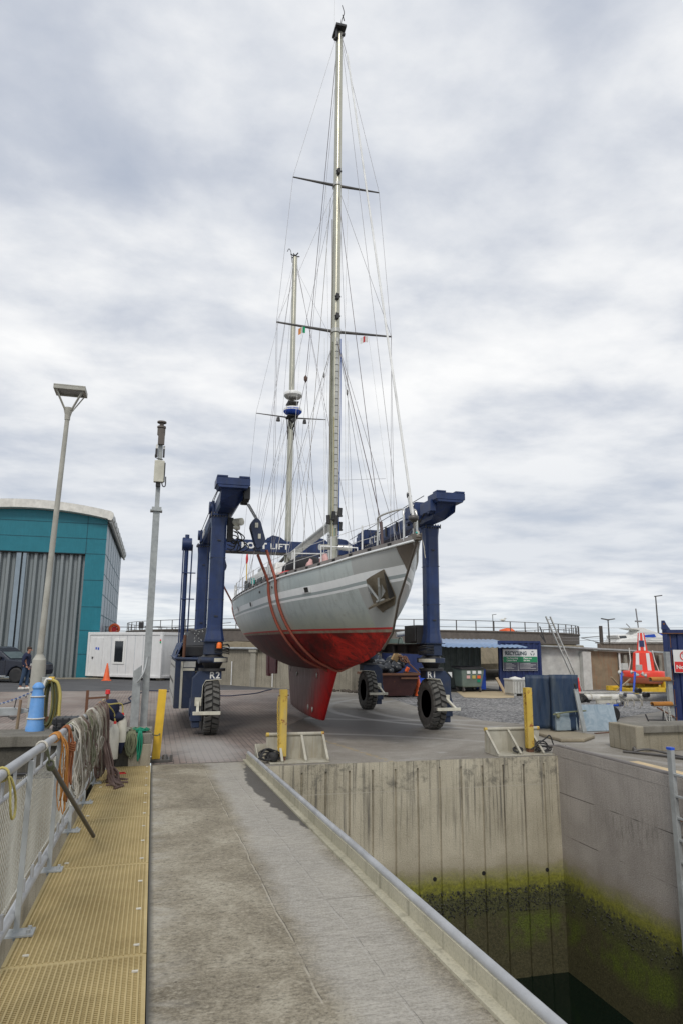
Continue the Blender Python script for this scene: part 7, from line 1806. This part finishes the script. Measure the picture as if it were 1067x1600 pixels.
def stripe(z0, z1, w0, w1, u0, u1):
    b.add([(bx0+w0*u0, by0-w0-.006, z0), (bx0+w0*u1, by0-w0-.006, z0), (bx0+w1*u1, by0-w1-.006, z1), (bx0+w1*u0, by0-w1-.006, z1)], [(0, 1, 2, 3)])
stripe(1.0, 1.73, .45, .38, -.70, -.36); stripe(1.0, 1.73, .45, .38, .36, .70)
stripe(1.84, 2.60, .215, .13, -.70, -.34); stripe(1.84, 2.60, .215, .13, .34, .70); b.build('white_stripe', 'sign_white', by, recalc=False)
b = MB(); b.box(bx0-.10, bx0+.10, by0-.225, by0-.17, 2.0, 2.27); b.build('navy_panel', 'navy', by)
b = MB(); b.tube([(bx0-.60, by0-.3, .97), (bx0-.50, by0-.35, 1.4), (bx0-.52, by0-.35, 1.95)], .025, 5); b.build('lifting_bar', 'canvas', by); b = MB(); b.tube([(bx0+.60, by0-.3, .97), (bx0+.47, by0-.35, 1.4), (bx0+.40, by0-.35, 1.85)], .025, 5); b.build('lifting_bar', 'canvas', by)
by.rotation_euler = (0, 0, radians(-38.5))
cr = thing('buoy_cradle', 'yellow steel cradle under the red navigation buoy', 'cradle', (20.7, 26, 0))
b = MB(); b.box(19.4, 21.2, 25.3, 25.5, .10, .30); b.box(19.4, 22.2, 26.9, 27.1, .10, .30); b.box(21.0, 22.2, 25.3, 25.55, .10, .62); b.box(19.6, 19.9, 25.5, 27, .1, .25); b.box(20.2, 20.5, 25.9, 26.3, .3, .45); b.box(20.9, 21.2, 25.9, 26.5, .3, .45); b.box(19.5, 19.7, 25.3, 25.5, 0, .1); b.box(21.8, 22.0, 25.3, 25.5, 0, .1); b.build('steel_frame', 'yellow_steel', cr, bevel=.02)
# red drum, rod
rd = thing('red_drum', 'red plastic tapered drum standing upside down by the white wall', 'drum', (17.2, 26, 0))
b = MB(); b.lathe([(.26, .0), (.265, .04), (.245, .05), (.235, .25), (.24, .27), (.225, .29), (.215, .50), (.222, .52), (.20, .55), (.195, .68), (0, .69)], (17.1, 26, .02), 24); b.build('shell', 'red_plastic', rd)
b = MB(); b.box(16.7, 17.6, 25.9, 26.1, .0, .02); tag(b.build('wooden_board', 'wood'), 'short wooden slat under the red drum', 'slat')
# leaning ladder
ll = thing('leaning_ladder', 'long aluminium ladder leaning steeply against the recycling container', 'ladder', (18.4, 27.6, 0))
for dx in (0, .38):
    b = MB(); b.beam((18.55+dx*.5, 27.9, .0), (17.42+dx*.6, 28.48, 3.35), .035, .09, (0, 1, 0)); b.build('stile', 'mast_grey', ll)
for k in range(12):
    t = (k+.5)/12; b = MB(); b.tube([(18.55-1.13*t, 27.9+.58*t, 3.35*t), (18.55+.19-1.13*t+.04*t, 27.9+.58*t, 3.35*t)], .016, 5); b.build('rung', 'mast_grey', ll)
b = MB(); b.beam((17.35, 28.5, 2.15), (17.15, 28.6, 2.9), .07, .05); b.beam((17.3, 28.4, 2.16), (17.1, 28.5, 2.5), .12, .05); tag(b.build('dark_tool', 'black_iron'), 'dark bar resting on the recycling container roof against the ladder', 'bar')
# white pallet bins
for i, (x, lb) in enumerate(((14.35, 'white ribbed plastic bulk bin under the recycling sign, left of the two'), (14.95, 'white ribbed plastic bulk bin under the recycling sign, right of the two'))):
    t = thing('bulk_bin', lb, 'bin', (x, 25.9, 0), 'white bulk bins')
    b = MB(); b.box(x-.30, x+.26, 25.65, 26.4, .08, .62); b.build('tub', 'bin_white', t, bevel=.03)
    b = MB(); b.box(x-.32, x+.28, 25.62, 26.42, .60, .67); b.build('rim', 'bin_white', t, bevel=.02)
    b = MB()
    for k in range(4): b.box(x-.24+k*.13, x-.19+k*.13, 25.60, 25.64, .12, .56)
    b.box(x-.26, x-.16, 25.65, 26.4, 0, .08); b.box(x+.12, x+.22, 25.65, 26.4, 0, .08); b.build('rib', 'bin_white', t)
    b = MB(); b.blob((x, 26, .66), (.25, .3, .08), i, 2, .2); b.build('bagged_contents', 'canvas', t)
b = MB(); b.beam((14.72+.0, 27.6, 0), (14.55, 28.0, .62), .12, .05, (0, 1, 0)); tag(b.build('wood_offcut', 'wood'), 'wooden offcut leaning against the front of the recycling container', 'plank')
# green four-wheeled refuse bin
eb = thing('refuse_bin', 'green four wheeled refuse bin with coloured stickers under the canopy', 'refuse bin', (14.1, 29, 0))
EX, EY = 13.35, 28.3
b = MB(); b.add([(EX-.42, EY-.3, .22), (EX+.48, EY-.3, .22), (EX+.48, EY+.45, .22), (EX-.42, EY+.45, .22), (EX-.52, EY-.42, .98), (EX+.58, EY-.42, .98), (EX+.58, EY+.55, .98), (EX-.52, EY+.55, .98)], [(0, 3, 2, 1), (4, 5, 6, 7), (0, 1, 5, 4), (1, 2, 6, 5), (2, 3, 7, 6), (3, 0, 4, 7)], False); b.build('bin_body', 'bin_green', eb, bevel=.04)
b = MB(); b.prism([(EX-.57, EY-.48, .98), (EX+.63, EY-.48, .98), (EX+.60, EY-.40, 1.05), (EX-.54, EY-.40, 1.05)], (0, 1.0, .05)); b.build('lid', 'black_iron', eb, bevel=.02)
for i, (x, y) in enumerate(((EX-.36, EY-.25), (EX+.42, EY-.25), (EX-.36, EY+.4), (EX+.42, EY+.4))):
    b = MB(); b.cyl((x-.03, y, .10), (x+.03, y, .10), .10, n=14); b.box(x-.04, x+.04, y-.03, y+.03, .10, .23); b.build('caster', 'steel_dark', eb)
for i, (dx, z, m_) in enumerate(((-.18, .86, 'sign_white'), (.08, .86, 'sign_white'), (.34, .86, 'sign_white'), (-.18, .66, 'pink_cloth'), (.08, .66, 'hose_yellow'), (.32, .66, 'orange'), (.32, .50, 'rope_green'))):
    yy = EY-.30-.12*((z-.22)/.76)-.012; b = MB(); b.box(EX+dx-.08, EX+dx+.08, yy-.004, yy, z-.07, z+.06); b.build('sticker', m_, eb)
b = MB(); b.box(14.25, 14.55, 29.0, 29.4, .02, .95); bb2 = b.build('blue_bin', 'blue_plastic', None, bevel=.03); tag(bb2, 'narrow blue bin half in shadow right of the green refuse bin', 'bin')
# blue wheelie bin
wb_ = thing('wheelie_bin', 'bright blue wheelie bin behind the orange cone by the skip', 'wheelie bin', (10.75, 27.2, 0))
b = MB(); b.add([(10.50, 27, .06), (10.98, 27, .06), (10.98, 27.5, .06), (10.50, 27.5, .06), (10.43, 26.95, .80), (11.04, 26.95, .80), (11.04, 27.6, .80), (10.43, 27.6, .80)], [(0, 3, 2, 1), (4, 5, 6, 7), (0, 1, 5, 4), (1, 2, 6, 5), (2, 3, 7, 6), (3, 0, 4, 7)], False); b.build('bin_body', 'blue_plastic', wb_, bevel=.03)
b = MB(); b.box(10.40, 11.07, 26.90, 27.65, .80, .86); b.build('lid', 'blue_plastic', wb_, bevel=.02)
b = MB(); b.cyl((10.48, 27.5, .10), (10.53, 27.5, .10), .10, n=14); b.cyl((10.95, 27.5, .10), (11.0, 27.5, .10), .10, n=14); b.build('wheels', 'black_rubber', wb_)
# skip
sk = thing('rubbish_skip', 'dark red rusty skip heaped with black bags and scrap behind the rear wheel', 'skip', (9.1, 26, 0))
b = MB()
b.add([(8.75, 25.7, .06), (9.75, 25.7, .06), (9.75, 27.0, .06), (8.75, 27.0, .06), (8.0, 25.5, .86), (9.95, 25.5, .86), (9.95, 27.2, .86), (8.0, 27.2, .86)], [(0, 3, 2, 1), (0, 1, 5, 4), (1, 2, 6, 5), (2, 3, 7, 6), (3, 0, 4, 7)], False); b.build('skip_body', 'skip_red', sk, recalc=False)
b = MB(); b.box(7.98, 10.0, 25.42, 25.52, .84, .92); b.box(9.93, 10.05, 25.45, 27.2, .84, .92); b.box(7.95, 8.03, 25.45, 27.2, .84, .92); b.box(9.2, 9.95, 25.44, 25.50, .70, .76); b.build('rusty_rim', 'rust', sk)
b = MB(); b.beam((9.98, 25.5, .9), (9.45, 26.3, 1.62), .04, .04); b.beam((8.0, 25.5, 0), (8.0, 25.5, .9), .05, .05); b.beam((8.1, 25.5, .9), (8.1, 25.9, 1.5), .04, .04); b.build('skip_frame', 'rust', sk)
rn = random.Random(21)
for k in range(15):
    x = 8.5+rn.uniform(0, 1.2); y = 25.8+rn.uniform(0, 1.1); z = .92+rn.uniform(0, .18)+max(0, (y-25.8))*.35
    b = MB(); b.blob((x, y, z), (rn.uniform(.18, .30), rn.uniform(.18, .3), rn.uniform(.14, .22)), k, 2, .35); tag(b.build('rubbish_bag', 'bag_black'), 'crumpled black rubbish bag in the heap on the red skip', 'rubbish bag', 'rubbish bags heaped in the skip')
for k, (x, y, z, m_, lb) in enumerate(((9.25, 26.2, 1.52, 'cardboard', 'brown cardboard piece on top of the rubbish heap'), (9.55, 25.72, 1.05, 'orange', 'small orange and cream scrap lying at the front of the rubbish heap'))):
    b = MB(); b.obox((x, y, z), (.16, .04, .16) if k == 0 else (.06, .05, .09), (.4, .3, .5)); tag(b.build('scrap_piece', m_, bevel=.01), lb, 'scrap')
b = MB()
for k in range(8): b.tube(smoothpts([(9.2+rn.uniform(0, .5), 26.3, 1.55), (9.4+rn.uniform(0, .3), 26.1, 1.45+rn.uniform(-.1, .1)), (9.6+rn.uniform(-.1, .2), 25.9, 1.3)], 3), .02, 5)
tag(b.build('scrap_branches', 'rust'), 'rusty bent bars sticking out of the rubbish heap', 'scrap')
# rocks and debris at the wall foot
rn = random.Random(15); b = MB()
for k in range(130):
    t = rn.random(); x = 6.3+4.6*t; y = 30.9-4.2*min(1, t*1.1)+rn.uniform(-.6, .3)
    if t > .8: y = 26.6+rn.uniform(-.5, .3)
    s_ = rn.uniform(.03, .10); b.blob((x, y, s_*.4), (s_*1.3, s_, s_*.8), k, 1, .4)
o = b.build('rubble', 'rock'); tag(o, 'loose stones and rubble along the foot of the back wall', 'rubble', kind='stuff')
for k, (x, y, s_) in enumerate(((10.15, 26.7, .2), (10.2, 26.6, .12), (10.18, 26.8, .17))):
    pass
b = MB(); rn = random.Random(5)
for k in range(5): b.blob((10.18+rn.uniform(-.05, .05), 26.6, .12+k*.15), (.13, .12, .09), k, 2, .35)
tag(b.build('stacked_stones', 'rust'), 'column of rusty coiled scrap standing between the skip and the blue wheelie bin', 'scrap')
# galvanised bent vent pipe above the canopy
b = MB(); b.tube(smoothpts([(10.5, 29.6, 2.45), (11.2, 29.6, 2.55), (11.75, 29.6, 2.55), (11.95, 29.6, 2.4), (11.95, 29.6, 2.0)], 5), .11, 10); tag(b.build('vent_pipe', 'galvanised'), 'thick bent galvanised pipe over the canopy beside the right hoist leg', 'pipe')

# ================================================================ FAR THINGS
def far_lamp(label, x, y, h, double=False):
    t = thing('far_lamp', label, 'lamp post', (x, y, 0), 'distant lamp posts')
    b = MB(); b.cyl((x, y, 0), (x, y, h), .11, .06, 8); b.build('column', 'steel_dark', t)
    b = MB(); b.beam((x-.1, y, h), (x+.75, y, h+.12), .2, .1)
    if double: b.beam((x+.1, y, h), (x-.75, y, h+.12), .2, .1)
    b.build('lamp_head', 'steel_dark', t)
far_lamp('distant lamp post with a double head beyond the white rendered wall', 43.7, 60, 4.7, True)
far_lamp('tall distant lamp post rising behind the red navigation buoy', 49.55, 60, 7.2)
far_lamp('distant lamp post beyond the tank, with a gull shaped head', 62, 120, 8.0)
wp = thing('wooden_pole', 'stout dark wooden pole carrying thin wires beyond the white wall', 'pole', (42.8, 60, 0)); b = MB(); b.cyl((42.8, 60, 0), (42.8, 60, 4.1), .2, .17, 10); b.build('shaft', 'brown_iron', wp); b = MB(); b.beam((42.8, 60, 3.1), (40.5, 60, 2.9), .06, .06); b.build('bracket', 'steel_dark', wp); b = MB(); b.beam((42.8, 60, 2.4), (40.5, 60, 2.9), .05, .05); b.build('brace', 'steel_dark', wp)
b = MB()
for k, (z0, z1) in enumerate(((3.9, 4.0), (3.4, 3.5), (3.0, 3.0), (2.7, 2.75))): b.tube([(30, 64, z0), (42.8, 60, z1-.1), (75, 52, z1+.2)], .022, 4)
tag(b.build('overhead_wire', 'wire_steel'), 'set of thin overhead wires running behind the white wall', 'wires', kind='stuff')
my = thing('motor_yacht', 'white motor yacht with blue covers standing behind the brown wall', 'motor yacht', (47, 60, 2))
b = MB(); b.prism([(43.9, 59, 2.3), (51.5, 59, 2.3), (52.5, 59, 3.0), (46.0, 59, 3.0), (44.4, 59, 2.85)], (0, 2.5, 0)); b.build('hull', 'cabin_white', my, bevel=.08)
b = MB(); b.prism([(44.3, 59.3, 2.85), (46.6, 59.3, 3.0), (46.4, 59.3, 3.15), (45.0, 59.3, 3.3), (44.2, 59.3, 3.2)], (0, 1.9, 0)); b.prism([(45.9, 59.4, 3.0), (50.0, 59.4, 3.0), (48.6, 59.4, 3.65), (47.2, 59.4, 4.0), (45.6, 59.4, 3.9), (46.9, 59.4, 3.7)], (0, 1.7, 0)); b.build('superstructure', 'cabin_white', my, bevel=.06)
b = MB(); b.prism([(46.4, 59.2, 3.0), (48.6, 59.2, 3.05), (48.4, 59.2, 3.35), (47.0, 59.2, 3.2)], (0, .1, 0)); b.prism([(50.0, 59.0, 3.0), (52.6, 59.0, 3.0), (52.0, 59.0, 3.5), (50.4, 59.0, 3.5)], (0, 2, 0)); b.build('blue_cover', 'canvas_blue', my)
b = MB(); b.prism([(44.4, 59.25, 2.9), (45.2, 59.25, 2.95), (45.1, 59.25, 3.15), (44.35, 59.25, 3.12)], (0, .05, 0)); b.build('window', 'glass_dark', my)
b = MB(); b.tube([(47.2, 60, 3.9), (47.05, 60, 5.9)], .07, 6); b.box(46.9, 47.6, 59.9, 60.1, 4.55, 4.7); b.tube([(46.2, 60, 4.0), (45.8, 60, 4.35)], .05, 5); b.build('aerial_mast', 'wire_steel', my)
gl = thing('gull', 'small grey gull perched on the far tank railing beyond the ladder', 'gull', (30.6, 56.9, 4.3))
b = MB(); b.blob((31.0, 58.0, 4.42), (.26, .13, .12), 1, 2, .05); b.build('body', 'canvas', gl)
b = MB(); b.blob((31.22, 58.0, 4.56), (.09, .08, .08), 2, 2, .02); b.prism([(30.8, 57.95, 4.45), (30.55, 57.95, 4.40), (30.8, 57.95, 4.38)], (0, .1, 0)); b.tube([(31.28, 58, 4.55), (31.40, 58, 4.53)], .02, 4); b.build('head', 'canvas', gl)
b = MB(); b.tube([(31.0, 58, 4.24), (31.0, 58, 4.34)], .02, 4); b.build('legs', 'orange', gl)
# white pipework glimpsed over the tank beside the bow
b = MB()
for x in (0, .9, 1.7): b.box(25.2+x, 25.5+x, 100, 100.3, 3.4, 6.6+.3*(x > 1))
b.box(23.5, 27.5, 99.9, 100, 4.6, 4.8); tag(b.build('vent_stacks', 'canvas'), 'row of pale vent stacks on the far side of the tank by the yacht bow', 'vent stacks')

# ================================================================ THE CAR
car = thing('parked_car', 'dark navy off road car parked in front of the shed door', 'car', (0, 0, 0))
# local: x forward, y left; origin at the front right corner on the ground
def carpoly(b, pts, y0, y1, inset_top=0): b.prism([(x, y0, z) for x, z in pts], (0, y1-y0, 0))
b = MB()
lower = [(-4.75, .45), (-4.72, 1.02), (-4.6, 1.12), (-1.35, 1.14), (-.35, 1.04), (-.06, .92), (0, .62), (-.05, .40), (-.42, .34), (-.50, .52), (-.66, .72), (-.90, .80), (-1.14, .72), (-1.30, .52), (-1.36, .32), (-3.30, .32), (-3.38, .52), (-3.54, .72), (-3.78, .80), (-4.02, .72), (-4.18, .52), (-4.26, .36)]
carpoly(b, lower, 0, 1.85); body = b.build('body', 'car_paint', car, bevel=.05)
b = MB()
def ring_c(z, xr, xf, y0, y1): return [Vector((xr, y0, z)), Vector((xf, y0, z)), Vector((xf, y1, z)), Vector((xr, y1, z))]
b.grid([ring_c(1.13, -4.62, -1.30, .05, 1.80), ring_c(1.70, -4.35, -2.15, .17, 1.68), ring_c(1.77, -4.1, -2.4, .28, 1.57)], False, True); b.add(ring_c(1.77, -4.1, -2.4, .28, 1.57), [(0, 1, 2, 3)])
b.build('roof_cabin', 'car_paint', car, bevel=.04)
b = MB(); b.add([(-4.3, .072, 1.20), (-2.95, .072, 1.20), (-2.95, .162, 1.64), (-4.15, .162, 1.64)], [(0, 1, 2, 3)]); b.add([(-2.85, .072, 1.20), (-1.62, .072, 1.20), (-2.2, .155, 1.60), (-2.85, .162, 1.64)], [(0, 1, 2, 3)]); b.build('side_window', 'car_glass', car)
b = MB(); b.add([(-1.36, .17, 1.19), (-1.36, 1.68, 1.19), (-2.05, 1.60, 1.62), (-2.05, .25, 1.62)], [(0, 1, 2, 3)]); b.build('windscreen', 'car_glass', car)
for x in (-.90, -3.78):
    for y in (.12, 1.73):
        b = MB(); b.lathe([(.24, -.11), (.33, -.12), (.37, -.09), (.375, 0), (.37, .09), (.33, .12), (.24, .11)], (x, y, .375), 28, 'y'); w2 = b.build('wheel', 'black_rubber', car)
        b = MB(); b.lathe([(0, -.08), (.06, -.09), (.08, -.05), (.20, -.06), (.25, -.10), (.25, .1), (0, .1)], (x, y, .375), 20, 'y'); b.build('rim', 'rim', w2)
b = MB(); b.box(-1.95, -1.78, -.20, .02, 1.10, 1.30); b.build('door_mirror', 'black_rubber', car, bevel=.03)
b = MB(); b.box(-.32, -.06, -.012, .05, .80, .95); b.build('headlight', 'stainless', car, bevel=.01)
b = MB(); b.box(-3.25, -1.42, -.02, .06, .30, .36); b.build('side_step', 'galvanised', car)
b = MB(); b.box(-2.90, -2.89, -.008, -.001, .45, 1.12); b.box(-1.52, -1.51, -.008, -.001, .45, 1.10); b.box(-2.75, -2.55, -.03, -.002, .98, 1.01); b.build('door_seam', 'dark_gap', car)
car.location = (-5.75, 37.35, 0); car.rotation_euler = (0, 0, radians(-25))

# ================================================================ THE PERSON
def skin(name, verts, edges, mat, parent, sub=2, root=0):
    me = bpy.data.meshes.new(name); me.from_pydata([v[0] for v in verts], edges, []); me.materials.append(_M[mat])
    o = bpy.data.objects.new(name, me); COL.objects.link(o); o.parent = parent
    m1 = o.modifiers.new('skin', 'SKIN'); m1.use_smooth_shade = True; sv = me.skin_vertices[0].data if me.skin_vertices else None
    if sv is None:
        bm = bmesh.new(); bm.from_mesh(me); bm.verts.layers.skin.verify(); bm.to_mesh(me); bm.free(); sv = me.skin_vertices[0].data
    for i, v in enumerate(verts):
        r = v[1]; sv[i].radius = r if isinstance(r, tuple) else (r, r); sv[i].use_root = (i == root)
    m2 = o.modifiers.new('subsurf', 'SUBSURF'); m2.levels = sub; m2.render_levels = sub
    return o
pn = thing('person', 'person in a navy hooded jacket, blue jeans and white shoes looking down beside the car', 'person', (0, 0, 0))
# local frame: facing +x, left is +y
V = [((0, 0, .93), (.12, .15)), ((.0, 0, 1.10), (.11, .14)), ((.0, 0, 1.30), (.125, .17)), ((.01, 0, 1.42), (.09, .13)), ((.05, 0, 1.50), .055), ((.075, 0, 1.57), .060), ((.10, 0, 1.645), (.088, .075)), ((.085, 0, 1.71), (.08, .07)),
     ((.0, .17, 1.40), .055), ((-.06, .23, 1.14), .045), ((.07, .20, .95), .036), ((.13, .18, .90), (.035, .022)),
     ((.0, -.17, 1.40), .055), ((-.05, -.23, 1.14), .045), ((.09, -.20, .94), .036), ((.15, -.18, .89), (.035, .022)),
     ((.0, .09, .88), .095), ((.05, .10, .50), .062), ((.06, .10, .10), .042), ((.16, .11, .04), (.04, .03)),
     ((.0, -.09, .88), .095), ((-.06, -.10, .50), .062), ((-.14, -.10, .10), .042), ((-.04, -.11, .04), (.04, .03))]
Ed = [(0, 1), (1, 2), (2, 3), (3, 4), (4, 5), (5, 6), (6, 7), (3, 8), (8, 9), (9, 10), (10, 11), (3, 12), (12, 13), (13, 14), (14, 15), (0, 16), (16, 17), (17, 18), (18, 19), (0, 20), (20, 21), (21, 22), (22, 23)]
skin('body', V, Ed, 'skin', pn)
J = [((-.0, 0, .90), (.155, .185)), ((-.01, 0, 1.10), (.145, .175)), ((-.0, 0, 1.30), (.15, .195)), ((.0, 0, 1.44), (.11, .15)), ((.02, 0, 1.52), (.085, .09)),
     ((.0, .19, 1.40), .075), ((-.07, .25, 1.14), .064), ((.06, .22, .96), .050), ((.0, -.19, 1.40), .075), ((-.06, -.25, 1.14), .064), ((.08, -.22, .955), .050), ((-.09, 0, 1.49), (.06, .10))]
skin('jacket', J, [(0, 1), (1, 2), (2, 3), (3, 4), (3, 5), (5, 6), (6, 7), (3, 8), (8, 9), (9, 10), (3, 11)], 'fabric_navy', pn)
T = [((0, 0, .95), (.13, .165)), ((.0, .09, .86), .105), ((.05, .10, .50), .082), ((.06, .10, .13), .070), ((.0, -.09, .86), .105), ((-.06, -.10, .50), .082), ((-.14, -.10, .13), .070)]
skin('jeans', T, [(0, 1), (1, 2), (2, 3), (0, 4), (4, 5), (5, 6)], 'jeans', pn)
for (x, y) in ((.06, .10), (-.14, -.10)):
    b = MB(); b.blob((x+.06, y, .045), (.15, .055, .05), 2, 2, .05); b.box(x-.07, x+.18, y-.045, y+.045, .0, .025); b.build('shoe', 'canvas', pn, bevel=.008)
b = MB(); b.blob((.072, 0, 1.715), (.105, .088, .075), 3, 3, .06); b.blob((.02, 0, 1.66), (.05, .075, .07), 3, 2, .05); b.build('hair', 'hair', pn)
b = MB(); b.blob((.195, 0, 1.635), (.022, .014, .022), 1, 2, .0); b.blob((.17, .03, 1.66), (.012, .012, .008), 1, 1, 0); b.blob((.17, -.03, 1.66), (.012, .012, .008), 1, 1, 0); b.blob((.09, .082, 1.64), (.022, .010, .03), 1, 2, 0); b.blob((.09, -.082, 1.64), (.022, .010, .03), 1, 2, 0); b.build('face', 'skin', pn)
for s in (-1, 1):   # fingers
    for k in range(5):
        x0 = .14 if s < 0 else .12; y0 = s*.18
        if k < 4: pts = [(x0+.02+.016*k, y0, .885-.004*k), (x0+.03+.016*k, y0+.004, .85), (x0+.035+.014*k, y0-s*.012, .82+.006*abs(k-1.5))]
        else: pts = [(x0+.05, y0-s*.01, .92), (x0+.085, y0-s*.02, .90), (x0+.10, y0-s*.02, .875)]
        b = MB(); b.tube(pts, .0085, 6); b.build('finger', 'skin', pn)
pn.location = (-5.29, 32.7, 0.006); pn.rotation_euler = (0, 0, radians(-12)); pn.scale = (1.0, 1.0, 1.0)
